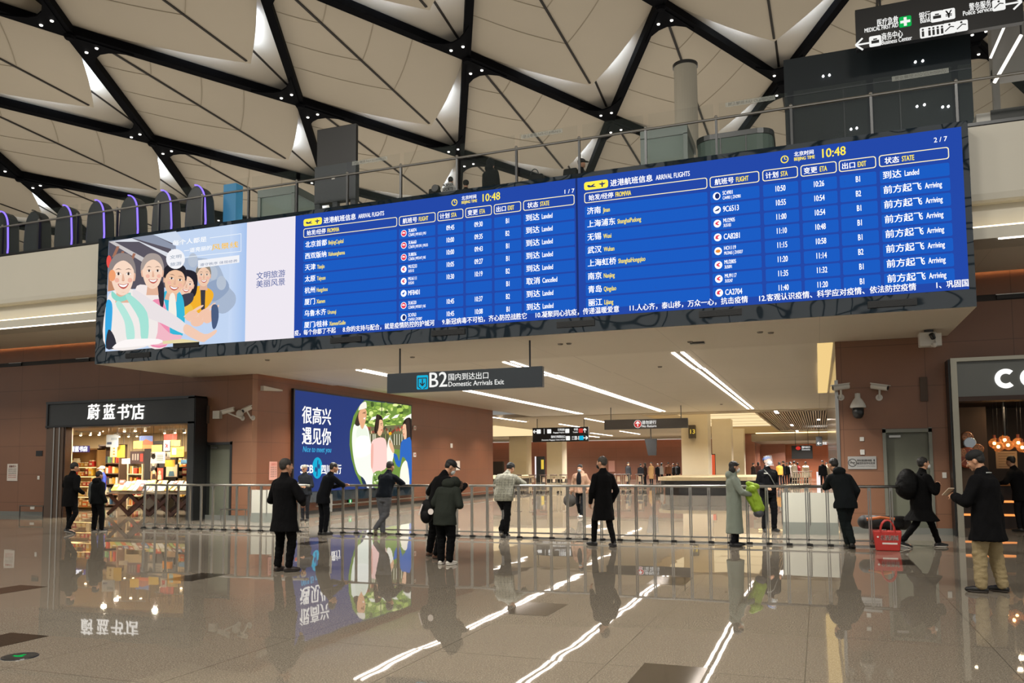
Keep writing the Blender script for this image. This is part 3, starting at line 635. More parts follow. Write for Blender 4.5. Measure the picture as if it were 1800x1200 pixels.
for px, py in ((243, 624), (328, 606), (608, 597), (788, 584), (1012, 569), (1266, 550), (1568, 533)):
    c = PY(px, py, YL); m = MB(); m.box(c.x-.42, YL-.03, c.z-.065, c.x+.42, YL, c.z+.065, gr)
    for k in range(6): m.box(c.x-.40, YL-.036, c.z-.055+k*.02, c.x+.40, YL-.03, c.z-.047+k*.02, DSTEEL)
    m.build('speaker_grille', LED)
# ================================================================ UPPER BALUSTRADE
GB = thing('glass_balustrade', 'glass balustrade with steel posts and round handrail on the upper floor edge above the screen', 'balustrade', (-9, YF+.35, 7.75))
yb = YF+.12
m = MB(); m.tube((-33, yb, 8.86), (12, yb, 8.86), .028, STEEL, 12); m.build('handrail', GB)
m = MB(); m.box(-33, YF, 7.90, 12, YF+.35, 7.98, DSTEEL); m.build('base_channel', GB)
k = 0
for i in range(-18, 8):
    x = -4.8+1.5*i
    m = MB(); m.box(x-.024, yb-.015, 7.98, x+.024, yb+.045, 8.84, DSTEEL); m.box(x-.04, yb-.02, 7.98, x+.04, yb+.05, 8.0, DSTEEL); m.ball((x, yb, 8.90), .035, STEEL); m.build('post', GB)
    m = MB(); m.box(x+.06, yb+.06, 7.95, x+1.44, yb+.072, 9.22, GLASS); m.build('glass_pane', GB)
for x in (-10.7, -6.2, -1.6, 1.6):
    m = MB(); m.box(x, yb+.055, 9.10, x+1.0, yb+.058, 9.20, mat('frosted_strip', '#a7aca4', .4, alpha=.35)); m.text('禁止攀爬 NO CLIMBING', (x+.05, yb+.053, 9.125), .075, mat('grey_print', '#6d6f6a', .5), width=.9); m.build('notice_strip', GB)
# rounded booths glowing violet at the edge
vio = lit('violet_edge', '#7a63ff', 2.2); podm = mat('booth_shell', '#20262b', .45, var=.1, vs=2)
first = None
for i, px in enumerate((2, 58, 112, 168, 226, 284, 343)):
    c = PY(px, 370, 18.3); zt = PY(px, (372, 370, 361, 352, 344, 335, 326)[i], 18.3).z
    prof = [(.40*math.cos(t), zt-.55+.55*math.sin(t)) for t in [pi*k/10 for k in range(11)]] + [(-.44, 8.6), (-.38, 7.76), (.38, 7.76), (.44, 8.6)]
    t = thing('seat_booth', '', 'booth', (c.x, 18.6, 7.75), 0, 'rounded dark booths behind the left balustrade')
    t['label'] = ('tall dark round-topped booth behind the balustrade, ' + ('leftmost of the row, cut by the picture edge', 'second from the left, without a lit edge', 'third from the left', 'fourth from the left', 'middle right one, fifth from the left', 'sixth from the left', 'rightmost of the row beside the blue column')[i])
    m = MB(); m.prism([(c.x+a*.9, 18.3, b) for a, b in prof], (0, .4, 0), podm); m.build('shell', t, bevel=.05)
    m = MB(); pts = [(c.x+.37*math.cos(q), 18.27, zt-.55+.55*math.sin(q)) for q in [pi*.5-pi*.5*k/8 for k in range(9)]] + [(c.x+.41, 18.27, 8.6), (c.x+.36, 18.27, 7.8)]
    for a, b in zip(pts, pts[1:]): m.bar(a, b, .03, .04, vio if i != 1 else DSTEEL, upv=(0, 1, 0))
    m.build('edge_light' if i != 1 else 'edge_trim', t)
# things standing on the upper floor
c0, c1 = PY(393, 330, 18.8), PY(415, 330, 18.8)
m = MB(); m.box(c0.x, 18.8, 7.75, c1.x, 19.1, PY(404, 323, 18.8).z, mat('blue_panel', '#2f86b4', .5, emit='#2f86b4', es=.12)); tag(m.build('blue_banner', loc=(c0.x, 18.8, 7.75)), 'narrow upright blue banner panel behind the balustrade beside the dark booths', 'banner')
def glassbox(name, lab, x0, x1, y0, ztop, ypl, dep, rnd=0.):
    a, b, z = PY(x0, y0, ypl), PY(x1, y0, ypl), PY((x0+x1)/2, y0, ypl).z
    t = thing(name, lab, 'glass booth', ((a.x+b.x)/2, ypl+dep/2, 7.75))
    m = MB()
    if rnd:
        m.prism([(p, q, 7.75) for p, q in rrect(a.x, ypl, b.x, ypl+dep, rnd)], (0, 0, z-7.75-.12), GLASSG); m.build('glass_shell', t)
        m = MB(); m.prism([(p, q, z-.12) for p, q in rrect(a.x-.02, ypl-.02, b.x+.02, ypl+dep+.02, rnd)], (0, 0, .12), DSTEEL); m.build('top_rim', t)
        for k in (.33, .66): m = MB(); m.box(a.x+(b.x-a.x)*k-.012, ypl-.015, 7.75, a.x+(b.x-a.x)*k+.012, ypl, z-.1, DSTEEL); m.build('joint_strip', t)
    else:
        m.box(a.x+.05, ypl+.03, 7.75, b.x-.05, ypl+dep, z-.2, GLASSG); m.build('glass_shell', t)
        m = MB(); m.box(a.x, ypl, z-.22, b.x, ypl+dep+.03, z, mat('booth_frame', '#5d6763', .4, .3)); m.build('top_beam', t)
        for q in (a.x, b.x-.10): m = MB(); m.box(q, ypl, 7.75, q+.10, ypl+.1, z-.2, MATS['booth_frame']); m.build('jamb', t)
glassbox('glass_cabin', 'greenish glass cabin behind the balustrade between blue banner and dark totem', 453, 518, 330, 0, 18.6, 1.2)
glassbox('glass_cabin', 'tall greenish glass cabin with a top beam behind the balustrade right of centre', 1125, 1208, 224, 0, 18.8, 1.4)
glassbox('glass_booth', 'low round-cornered glass booth with a dark rim beside the dark display wall', 1222, 1358, 231, 0, 19.0, 1.4, .35)
# dark totem seen from behind
a, b = PY(557, 228, 18.0), PY(626, 222, 18.0)
t = thing('display_totem', 'tall black display totem seen from behind on the upper floor', 'display', ((a.x+b.x)/2, 18, 7.75))
m = MB(); m.box(a.x, 18, 8.95, b.x, 18.12, a.z, BLACKP); m.build('screen_back', t, bevel=.02)
m = MB(); m.box(a.x-.03, 17.96, 8.5, b.x+.02, 18.14, 9.5, mat('totem_body', '#1b242d', .4)); m.box((a.x+b.x)/2-.1, 17.95, 9.1, (a.x+b.x)/2+.0, 17.96, 9.17, WHITE); m.build('body', t, bevel=.02)
m = MB()
for q in (a.x-.02, (a.x+b.x)/2-.08, b.x-.14): m.box(q, 17.97, 7.75, q+.15, 18.1, 8.52, MATS['totem_body'])
m.build('feet', t)
# dark display wall on the right
a, b = PY(1377, 106, 20.5), PY(1705, 66, 20.5)
t = thing('display_wall', 'large blank dark display wall on the upper floor at the right', 'display', ((a.x+b.x)/2, 20.5, 7.75))
m = MB(); m.box(a.x, 20.5, 7.75, b.x, 20.8, a.z, mat('dark_glass_wall', '#192227', .5, spec=.3, var=.12, vs=.5)); m.build('panel', t)
m = MB()
for k in (.33, .63): m.box(a.x+(b.x-a.x)*k-.01, 20.49, 7.75, a.x+(b.x-a.x)*k+.01, 20.5, a.z-.9, MATS['totem_body'])
m.box(a.x, 20.485, a.z-.95, b.x, 20.5, a.z-.92, MATS['totem_body']); m.build('joints', t)
for px, py in ((1447, 134), (1458, 132), (1496, 227), (1506, 225), (1657, 188), (1667, 187), (1609, 109), (1622, 107), (1612, 187), (1625, 184)):
    c = PY(px, py, 20.48); m = MB(); m.lathe((c.x, 20.44, c.z), [(.02, 0), (.03, .05)], lit('wall_spot', '#ffffff', 2.5), 8, 'y'); m.build('spot_lamp', t)
# tall pale cylinder
a, b = PY(1181, 112, 24), PY(1222, 108, 24); r = (b.x-a.x)/2
t = thing('air_column', 'tall pale cylindrical air column on the upper floor hanging rod above it', 'column', ((a.x+b.x)/2, 24+r, 7.75))
m = MB(); m.lathe(((a.x+b.x)/2, 24+r, 7.75), [(r, 0), (r, a.z-7.75)], mat('pale_column', '#a39d8e', .6), 28); m.build('body', t, smooth=False)
m = MB(); m.lathe(((a.x+b.x)/2, 24+r, a.z-.03), [(r+.03, 0), (r+.03, .09)], DSTEEL, 28); m.build('rim', t)
# black hanging guide sign
a, b, c, d = PY(1503, 18, 19.6), PY(1797, -12, 19.6), PY(1508, 87, 19.6), PY(1790, 45, 19.6)
zt, zb = a.z, c.z
t = thing('guide_sign', 'black hanging guide sign with white pictograms at the upper right', 'sign', ((a.x+b.x)/2, 19.6, zb))
m = MB(); m.box(a.x, 19.6, zb, b.x, 19.75, zt, BLACKP); m.build('panel', t)
m = MB()
for q in (.16, .85): m.tube((a.x+(b.x-a.x)*q, 19.68, zt), (a.x+(b.x-a.x)*q, 19.68, 16), .025, DSTEEL)
m.build('hanging_rods', t)
wt = MB(); pc = MB()
def s5(x, y, o=.004): q = PY(1480+x/5, y/5, 19.6); return (q.x, 19.6-o, q.z)
def stext(body, p, q, sz, mt=L_SIGN, o=.004):
    A_, B_ = s5(*p, o), s5(*q, o); wt.text(body, A_, sz, mt, width=B_[0]-A_[0], bold=.015)
stext('医疗急救', (312, 230), (495, 205), .19); stext('MEDICAL FIRST AID', (200, 288), (495, 245), .14); stext('商务中心', (350, 352), (535, 328), .19); stext('Business Center', (350, 395), (615, 345), .15)
stext('银行', (680, 172), (775, 158), .19); stext('Bank', (690, 205), (780, 195), .15); stext('警务服务', (1120, 92), (1312, 65), .19); stext('Police Service', (1065, 140), (1320, 100), .15)
def tile_(x, y, mt, w=.25):
    q = s5(x, y); pc.poly([(q[0]+a_, q[1], q[2]+b_) for a_, b_ in rrect(-w/2, -w/2, w/2, w/2, .035)], mt); return q
q = tile_(556, 190, L_GREEN); pc.box(q[0]-.10, q[1]-.004, q[2]-.03, q[0]+.10, q[1]-.002, q[2]+.03, L_SIGN); pc.box(q[0]-.03, q[1]-.004, q[2]-.10, q[0]+.03, q[1]-.002, q[2]+.10, L_SIGN)
for n_, (x, y) in enumerate(((292, 362), (835, 145), (938, 125), (740, 285), (842, 268), (945, 248), (1050, 228), (1378, 45))):
    q = tile_(x, y, L_SIGN); dk = L_DKSIGN; yy = q[1]-.003
    if n_ in (0, 1): pc.box(q[0]-.08, yy-.001, q[2]-.05, q[0]+.08, yy, q[2]+.02, dk); pc.box(q[0]-.04, yy-.001, q[2]+.03, q[0]+.04, yy, q[2]+.06, dk)
    elif n_ == 2: pc.text('¥', (q[0], yy, q[2]-.08), .23, dk, align='c', bold=.02)
    elif n_ in (3, 4):
        for dx in ((-.065, .065) if n_ == 3 else (-.085, 0, .085)): pc.poly([(q[0]+dx+u, yy, q[2]+.07+v) for u, v in ell(0, 0, .024, .024, 10)], dk); pc.box(q[0]+dx-.024, yy-.001, q[2]-.09, q[0]+dx+.024, yy, q[2]+.035, dk)
    else:
        pc.bar((q[0]-.09, yy, q[2]-.06), (q[0]+.02, yy, q[2]+.035), .022, .002, dk, upv=(0, 1, 0)); pc.bar((q[0]+.015, yy, q[2]+.035), (q[0]+.09, yy, q[2]+.015), .022, .002, dk, upv=(0, 1, 0)); pc.poly([(q[0]+.0+u, yy, q[2]+.08+v) for u, v in ell(0, 0, .024, .024, 10)], dk)
def arrow(mb, o, ln, dirx, mt, y, w=.04, up_=0):
    d = V((dirx, 0, up_)).normalized(); n = V((-d.z, 0, d.x)); o = V((o[0], y, o[2])); tip = o+d*ln/2
    mb.bar(o-d*ln/2, tip-d*w*.7, w, .002, mt, upv=(0, 1, 0))
    for s_ in (-1, 1): mb.bar(tip, tip-d*ln*.42+n*s_*ln*.38, w, .002, mt, upv=(0, 1, 0))
q = s5(195, 385); arrow(wt, q, .36, -1, L_SIGN, q[1]); q = s5(1490, 30); arrow(wt, q, .38, 1, L_SIGN, q[1])
wt.build('lettering', t); pc.build('pictograms', t)
# pieces at the far right of the upper floor
m = MB(); p, q = PY(1748, 145, 21.5), PY(1795, 62, 21.5); m.tube(p, q, .04, lit('added_white_glow', '#fffaf0', 1.6)); m.tube(q, (q.x, q.y, 16.5), .02, DSTEEL); tag(m.build('slanted_glowing_pole', loc=p), 'slanted white pole with added glow at the far upper right behind the balustrade', 'glowing pole')  # white pole, not a lamp; its glow is added
m = MB(); p, q = PY(1742, 100, 22.5), PY(1764, 50, 22.5); m.bar(p, q, .16, .06, lit('added_white_glow', '#fffaf0', 1.6)); m.tube(q, (q.x, q.y, 16.5), .02, DSTEEL); tag(m.build('slanted_glowing_frame', loc=p), 'broad tilted white frame with added glow under the guide sign at the far right', 'light')  # glossy white frame piece, given a glow of its own
a, b = PY(1745, 118, 23), PY(1800, 40, 23); m = MB(); m.box(a.x, 23, a.z-.3, b.x+2, 23.4, b.z+.3, mat('grey_kiosk', '#6c6a66', .5)); m.box(a.x, 23.1, 7.75, a.x+.15, 23.25, a.z, MATS['grey_kiosk']); m.box(b.x+1.6, 23.1, 7.75, b.x+1.75, 23.25, a.z, MATS['grey_kiosk']); tag(m.build('kiosk_head', loc=(a.x, 23, 7.75)), 'grey kiosk head on legs at the far right of the upper floor', 'kiosk')
a, b = PY(1716, 205, 18.1), PY(1812, 195, 18.1); m = MB(); m.box(a.x, 18.1, 7.75, b.x, 18.6, a.z+.05, WHITE); m.box(a.x+.25, 18.08, a.z-.15, b.x, 18.1, a.z+.08, BLACKP)
tag(m.build('bench', loc=(a.x, 18.1, 7.75)), 'low white and black bench behind the balustrade at the far right', 'bench')
# ================================================================ HANGING SIGNS IN THE ARRIVALS MOUTH
def hang_sign(name, lab, x0, x1, z0, z1, y, ztop, th=.14, body=SIGNG, rods=(.08, .92), rr=.022):
    t = thing(name, lab, 'sign', ((x0+x1)/2, y, z0)); m = MB(); m.box(x0, y, z0, x1, y+th, z1, body); m.build('panel', t, bevel=.01)
    for k in rods: m = MB(); m.tube((x0+(x1-x0)*k, y+th/2, z1), (x0+(x1-x0)*k, y+th/2, ztop), rr, DSTEEL); m.build('hanging_rod', t)
    return t
t = hang_sign('exit_sign', 'grey hanging sign with big letters B2 and Domestic Arrivals Exit under the screen', -9.67, -5.73, 3.335, 3.805, 17.25, ZS)
yy = 17.245; wt = MB(); xx = lambda px: -9.67+(px-113)/(1655-113)*3.94; zz = lambda f: 3.335+f*.47
m = MB(); m.poly([(a, yy, b) for a, b in rrect(xx(428), zz(.13), xx(545), zz(.84), .03)], L_CYAN); m.build('exit_pictogram', t)
m = MB(); c = (xx(428)+xx(545))/2; z = zz(.48)
for s_ in (-1, 1): m.box(c+s_*.11-.012, yy-.003, z-.10, c+s_*.11+.012, yy-.002, z+.10, L_DKSIGN); m.bar((c+s_*.11, yy-.0025, z-.10), (c+s_*.03, yy-.0025, z-.15), .02, .001, L_DKSIGN, upv=(0, 1, 0))
m.box(c-.12, yy-.003, z+.09, c+.12, yy-.002, z+.112, L_DKSIGN); arrow(m, (c, 0, z), .16, 0, L_DKSIGN, yy-.0025, .028, -1); m.build('arrow_print', t)
wt.text('B2', (xx(560), yy, zz(.22)), .50, L_SIGN, width=xx(738)-xx(560), bold=.01); wt.text('国内到达出口', (xx(752), yy, zz(.54)), .175, L_SIGN, width=xx(1145)-xx(752), bold=.008); wt.text('Domestic Arrivals Exit', (xx(752), yy, zz(.21)), .165, L_SIGN, width=xx(1295)-xx(752), bold=.008); wt.build('lettering', t)
a, b, c, d = PY(1062, 738, 39.6), PY(1209, 735, 39.6), PY(1062, 755, 39.6), PY(1209, 752, 39.6)
t = hang_sign('no_return_sign', 'long dark hanging sign reading No Return with a red arrow disc', a.x, b.x, c.z, a.z, 39.6, ZS, body=mat('sign_charcoal', '#3a3733', .4))
yy = 39.59; w_ = b.x-a.x; X = lambda k: a.x+w_*k; h_ = a.z-c.z; wt = MB()
m = MB(); m.poly([(p, yy, q) for p, q in ell(X(.41), c.z+h_*.5, h_*.40, h_*.40)], L_SIGN); m.poly([(p, yy-.004, q) for p, q in ell(X(.41), c.z+h_*.5, h_*.36, h_*.36)], L_RED); arrow(m, (X(.41), 0, c.z+h_*.5), h_*.5, 0, L_SIGN, yy-.008, .05, 1); m.build('red_disc', t)
wt.text('请勿逆行', (X(.46), yy, c.z+h_*.50), h_*.40, L_SIGN, width=w_*.17, bold=.02); wt.text('No Return', (X(.46), yy, c.z+h_*.16), h_*.33, L_SIGN, width=w_*.17, bold=.02); wt.build('lettering', t)
a, b, c, d = PY(936, 752, 47.5), PY(1034, 750, 47.5), PY(936, 777, 47.5), PY(1034, 775, 47.5)
t = hang_sign('direction_sign', 'black hanging direction sign with white arrows and B1 in the arrivals hall', a.x, b.x, c.z, a.z, 47.5, ZS, body=BLACKP)
yy = 47.49; w_ = b.x-a.x; X = lambda k: a.x+w_*k; h_ = a.z-c.z; Z = lambda k: c.z+h_*k; wt = MB(); pc = MB()
def sq(k, z, mt, s_=.13): pc.poly([(p, yy, q) for p, q in rrect(X(k)-s_, Z(z)-s_, X(k)+s_, Z(z)+s_, .03)], mt)
arrow(wt, (X(.05), 0, Z(.74)), .25, -1, L_SIGN, yy, .05); sq(.115, .74, L_SIGN); wt.box(X(.21), yy-.002, Z(.56), X(.217), yy, Z(.92), L_SIGN); sq(.305, .74, L_SIGN); wt.text('行李查询', (X(.46), yy, Z(.76)), .17, L_SIGN, width=w_*.12, bold=.02); wt.text('Baggage Inquiry', (X(.38), yy, Z(.60)), .12, L_SIGN, width=w_*.20, bold=.02); sq(.63, .74, L_SIGN)
wt.text('中转', (X(.75), yy, Z(.76)), .17, L_SIGN, width=w_*.07, bold=.02); wt.text('Transfer', (X(.73), yy, Z(.60)), .12, L_SIGN, width=w_*.09, bold=.02); sq(.87, .74, L_RED); arrow(wt, (X(.94), 0, Z(.74)), .26, 0, L_SIGN, yy, .05, 1)
wt.text('国内行李提取出口', (X(.34), yy, Z(.28)), .17, L_SIGN, width=w_*.25, bold=.02); wt.text('Domestic Baggage Claim & Exit', (X(.17), yy, Z(.10)), .11, L_SIGN, width=w_*.42, bold=.02); sq(.64, .24, L_SIGN); wt.text('B1', (X(.765), yy, Z(.12)), .32, L_SIGN, width=w_*.07, bold=.02); wt.text('出口', (X(.71), yy, Z(.26)), .13, L_SIGN, width=w_*.05); wt.text('Exit', (X(.71), yy, Z(.12)), .11, L_SIGN, width=w_*.05); sq(.88, .24, L_CYAN); arrow(wt, (X(.95), 0, Z(.24)), .28, 1, L_SIGN, yy, .05); wt.build('lettering', t); pc.build('pictograms', t)
a, c = PY(1434, 767, 70), PY(1467, 783, 70)
t = hang_sign('guide_sign', 'small black hanging sign with a white left arrow at the right of the arrivals hall', a.x, .3, c.z, a.z, 70, ZS, body=BLACKP, rods=(.5,))
wt = MB(); arrow(wt, (a.x+.25, 0, c.z+.2), .3, -1, L_SIGN, 69.99, .06); wt.text('转机 Transfer', (a.x+.5, 69.99, c.z+.1), .26, L_SIGN, width=.9, bold=.03); wt.build('lettering', t)
a, c = PY(1391, 783, 74), PY(1428, 806, 74)
t = hang_sign('overhead_screen', 'dark overhead screen with a red mark in the far right of the baggage hall', a.x, PY(1428, 783, 74).x, c.z, a.z, 74, ZS, body=BLACKP, rods=(.2, .8))
wt = MB(); wt.poly([(p, 73.99, q) for p, q in ell(a.x+.55, a.z-.22, .2, .16)], L_RED); wt.text('国内出口', (a.x+.85, 73.99, a.z-.22), .2, L_SIGN, width=.65, bold=.02); wt.text('Domestic', (a.x+.85, 73.99, a.z-.4), .16, L_SIGN, width=.65, bold=.02); wt.build('lettering', t)
# carousel number on the cream column
t = thing('carousel_number', 'dark projecting number 13 sign on the big cream column', 'sign', (-7.5, 50.7, 3.2)); a, c = PY(1210, 747, 50.6), PY(1222, 770, 50.6)
m = MB(); m.box(a.x, 50.6, c.z, c.x, 51.0, a.z, mat('bronze_box', '#4a4236', .4, .4)); m.build('box', t); m = MB(); m.text('13', ((a.x+c.x)/2+.05, 50.59, (a.z+c.z)/2-.12), .38, lit('yellow_digits', '#e9c64a', 1.), align='c', bold=.02); m.build('digits', t)
# hanging monitor
a, c = PY(1133, 771, 60), PY(1155, 800, 60)
t = thing('hanging_monitor', 'dark double-sided monitor hanging in the middle of the baggage hall', 'monitor', (a.x, 60, c.z)); m = MB(); m.prism([(a.x, 60, a.z), (c.x, 60, a.z), (c.x-.1, 60.2, c.z), (a.x+.2, 60.2, c.z)], (0, .15, 0), BLACKP); m.build('screen', t); m = MB(); m.tube(((a.x+c.x)/2, 60.1, a.z), ((a.x+c.x)/2, 60.1, ZS), .04, DSTEEL); m.build('pole', t)
# linear lamps in pairs
def barpair(lab, x, y0, y1, z, dx=.23, seg=4.6, wd=.045):
    t = thing('ceiling_light', lab, 'ceiling light', (x, (y0+y1)/2, z), 0, 'linear ceiling light pairs')
    y = y0
    while y < y1-.3:
        e = min(y+seg, y1)
        for s_ in (0, dx): m = MB(); m.box(x+s_-wd, y, z-.02, x+s_+wd, e-.06, z, L_BAR); m.build('light_tube', t)
        y = e
    m = MB(); m.box(x-wd-.02, y0, z-.004, x+dx+wd+.02, y1, z+.02, mat('lamp_tray', '#8b8577', .6)); m.build('tray', t)
for i, x in enumerate((-12.55, -7.95, -3.36)):
    lab = 'long pair of white ceiling light lines, ' + ('left one beside the bank advert wall', 'middle one behind the B2 sign', 'right one near the slatted ceiling')[i]
    barpair(lab.replace('long pair', 'short front pair'), x, 20.62, 24.4, ZS-.002); 
    t = barpair(lab.replace('long pair of white', 'rear run of the white'), x, 24.5, 44.2, ZS+.03)
for px, py, L_, n_ in ((1050, 739, 3, 'above the No Return sign left end'), (1005, 748, 3, 'right of the direction sign top'), (875, 734, 5, 'at the corner of the terracotta wall'), (1058, 763, 4, 'below the No Return sign'), (1108, 760, 4, 'left of the hanging monitor'), (1035, 766, 4, 'beside the direction sign foot')):
    c = PZ(px, py, ZS); m = MB(); m.box(c.x-.06, c.y-L_, ZS-.03, c.x+.06, c.y+L_, ZS-.002, L_BAR); tag(m.build('ceiling_light', loc=(c.x, c.y, ZS)), 'short white light line on the baggage hall ceiling '+n_, 'ceiling light')
for px, py, n_ in ((1365, 724, 'nearest'), (1392, 747, 'middle'), (1401, 757, 'farthest')):
    c = PZ(px, py, ZS); m = MB(); m.box(c.x-.09, c.y-1.1, ZS-.02, c.x+.09, c.y+1.1, ZS-.002, L_BAR); tag(m.build('slat_light', loc=(c.x, c.y, ZS)), 'short white lamp between the ceiling slats, %s of the left row' % n_, 'ceiling light')
c = PZ(1439, 737, ZS); m = MB(); m.box(c.x-.09, c.y-.6, ZS-.02, c.x+.09, c.y+.6, ZS-.002, L_BAR); tag(m.build('slat_light', loc=(c.x, c.y, ZS)), 'single white lamp between the ceiling slats beside the right wall', 'ceiling light')
for px, py in ((1213, 600), (1336, 583), (1355, 584), (985, 604), (1000, 603), (1160, 644), (470, 632), (725, 627), (1268, 710)):
    c = PZ(px, py, ZS); m = MB(); m.lathe((c.x, c.y, ZS-.03), [(.05, 0), (.07, .03)], mat('sensor_grey', '#6c665b', .5), 12); tag(m.build('ceiling_sensor', loc=(c.x, c.y, ZS)), 'small round ceiling sensor on the beige soffit under the screen', 'sensor', 'ceiling sensors on the soffit')
c = PZ(1226, 601, ZS); m = MB(); m.box(c.x-.16, c.y-.08, ZS-.05, c.x+.16, c.y+.08, ZS, DSTEEL); tag(m.build('ceiling_box', loc=(c.x, c.y, ZS)), 'small grey rectangular box on the soffit above the right light line', 'box')
# ================================================================ BANK ADVERT ON THE TERRACOTTA WALL
XA = -15.93
AD = thing('advert_lightbox', 'large backlit bank advert with navy left half and three people on the terracotta wall', 'advert', (XA, 26.4, .45))
m = MB(); m.box(-16.03, 22.3, .62, XA, 30.55, 4.14, BLACKP); m.build('frame', AD)
m = MB(); m.box(-16.03, 22.3, .40, XA+.05, 30.55, .74, GLOSSB); m.build('plinth', AD)
ad = MB(); al = [0]
def zs(x, y): q = PXX(490+x/5.716, 670+y/5.716, XA); return q.y, q.z
def aart(pts, c, smooth=0, clip=True):
    al[0] += 1; P_ = [V((0, a, b)) for a, b in (zs(*q) for q in pts)]
    if smooth: P_ = smoothpts(P_, smooth)
    P_ = [V((XA+.002+.0005*al[0], min(max(v.y, 22.36), 30.49), min(max(v.z, .76), 4.09))) for v in P_]
    ad.poly(P_, INKLIT, c)
aart([(0, -200), (1500, -200), (1500, 1500), (0, 1500)], '#283871')
cir = [(860, 190), (800, 260), (750, 350), (715, 500), (710, 640), (730, 780), (770, 920), (840, 1060), (1330, 1075), (1330, 240)]
aart(cir, '#6c8b3e')
rr = random.Random(3)
for k in range(120):
    y_ = rr.uniform(215, 560); x_ = rr.uniform(830, 1290); aart(ell(x_, y_, rr.uniform(10, 34), rr.uniform(8, 22), 9), rr.choice(['#a9c45a', '#c6d77a', '#7f9d42', '#587233', '#8fae4c', '#dbe59a', '#44592c']))
aart([(860, 460), (1300, 430), (1300, 700), (860, 640)], '#6b6a4a')
for k in range(34): x_ = 880+k*12.5; aart(ell(x_, 485+rr.uniform(-22, 30), 8, 16, 8), rr.choice(['#b5483a', '#7a3a2e', '#caa37e', '#4a4438', '#8c5a48'])); aart([(x_-3, 530), (x_+3, 530), (x_+3, 640), (x_-3, 640)], rr.choice(['#d9d6c0', '#3b3a2c', '#8f9a5a']))
for q in (((890, 395), (920, 360), (1000, 340), (980, 370)), ((1010, 390), (1050, 350), (1095, 335), (1070, 370)), ((1110, 375), (1150, 340), (1190, 330), (1170, 365)), ((1225, 390), (1260, 350), (1310, 325), (1310, 375))): aart(q, '#f2f2e4')
# man in white with cap
aart([(725, 460), (760, 420), (850, 440), (885, 520), (905, 720), (925, 900), (925, 1060), (850, 1060), (830, 980), (770, 920), (730, 780), (712, 600)], '#e9eee2', 4)
aart([(775, 460), (850, 470), (870, 560), (760, 570)], '#dfe6d6', 3); aart([(760, 570), (880, 560), (900, 720), (750, 760)], '#f4f6ee', 3)
aart([(770, 330), (740, 430), (790, 440), (800, 300)], '#3a302a', 3); aart([(795, 290), (850, 280), (858, 350), (840, 430), (815, 480), (790, 430), (775, 350)], '#dba67f', 4); aart([(775, 290), (800, 230), (850, 205), (860, 260), (850, 272), (800, 285)], '#e8e3d6', 3); aart([(826, 372), (846, 362), (840, 385)], '#ffffff'); aart(ell(842, 322, 5, 5, 8), '#3a2a22')
aart([(800, 960), (835, 985), (865, 1060), (835, 1070)], '#22304f', 3); aart([(860, 1000), (1010, 990), (1010, 1065), (860, 1065)], '#f4f6f0')
aart([(818, 318), (850, 305), (850, 310), (820, 326)], '#4a3428'); aart([(846, 330), (862, 352), (846, 356)], '#c98f6a')
# girl in pink
aart([(955, 360), (990, 340), (1020, 380), (1010, 470), (960, 520), (935, 500)], '#2a211c', 4); aart([(970, 400), (1015, 390), (1025, 460), (1005, 540), (975, 540), (960, 470)], '#e4b48f', 4); aart(ell(1006, 440, 5, 4, 8), '#3a2a22'); aart([(996, 425), (1016, 420), (1016, 425), (998, 430)], '#3a2a22'); aart([(998, 490), (1018, 478), (1012, 498)], '#c4594f'); aart([(1018, 440), (1030, 462), (1016, 466)], '#d59d78'); aart([(952, 350), (985, 345), (978, 470), (955, 510)], '#3a2d26', 3)
aart([(900, 640), (950, 575), (1030, 570), (1060, 640), (1060, 850), (1010, 900), (960, 935), (910, 890)], '#eec6bf', 4); aart([(905, 650), (925, 640), (920, 860), (900, 850)], '#e2a99c', 3); aart([(930, 920), (1010, 910), (1010, 1060), (920, 1060)], '#7c9b52', 3)
for k in range(16): aart(ell(rr.uniform(930, 1000), rr.uniform(930, 1050), 9, 9, 8), rr.choice(['#e6ead0', '#4f6f34', '#c9d98a']))
# woman in blue with a flower
aart([(1060, 680), (1090, 560), (1130, 690), (1110, 820), (1070, 860)], '#f2efe2', 4); aart([(1080, 600), (1100, 590), (1135, 690), (1120, 720), (1085, 650)], '#dcae8a', 3); aart(ell(1093, 525, 15, 17), '#e9a21e'); aart([(1090, 540), (1096, 540), (1096, 620), (1090, 620)], '#4d6b2a')
aart([(1220, 420), (1260, 370), (1305, 390), (1305, 600), (1255, 600), (1225, 480)], '#2a211e', 4); aart([(1222, 440), (1252, 440), (1258, 560), (1240, 590), (1218, 520)], '#e6b896', 3); aart(ell(1230, 480, 4, 4, 8), '#3a2a22'); aart([(1219, 530), (1236, 522), (1230, 538)], '#c4594f'); aart([(1222, 470), (1212, 505), (1224, 510)], '#d9a684'); aart([(1250, 400), (1285, 395), (1290, 590), (1270, 600)], '#3d312b', 3)
aart([(1200, 620), (1250, 580), (1305, 600), (1305, 1060), (1270, 1050), (1260, 820), (1215, 760), (1190, 860), (1150, 830), (1125, 730), (1160, 740), (1185, 800)], '#2a62b4', 3); aart([(1215, 830), (1262, 810), (1285, 1060), (1200, 1060), (1190, 940)], '#f3ecda', 3)
aart([(1003, 210), (1010, 210), (1010, 340), (1003, 340)], '#2c3a2a')
ad.build('advert_picture', AD)
wt = MB()
def adtext(body, p, q, sz, mt, bold=.0, slant=0.):
    a, b = zs(*p), zs(*q); wt.text(body, (XA+.09, a[0], a[1]), sz, mt, ux=(0, 1, 0), width=b[0]-a[0], bold=bold, slant=slant)
adtext('很高兴', (212, 405), (500, 430), .62, L_TEXT, .02); adtext('遇见你', (212, 615), (500, 630), .62, L_TEXT, .02)
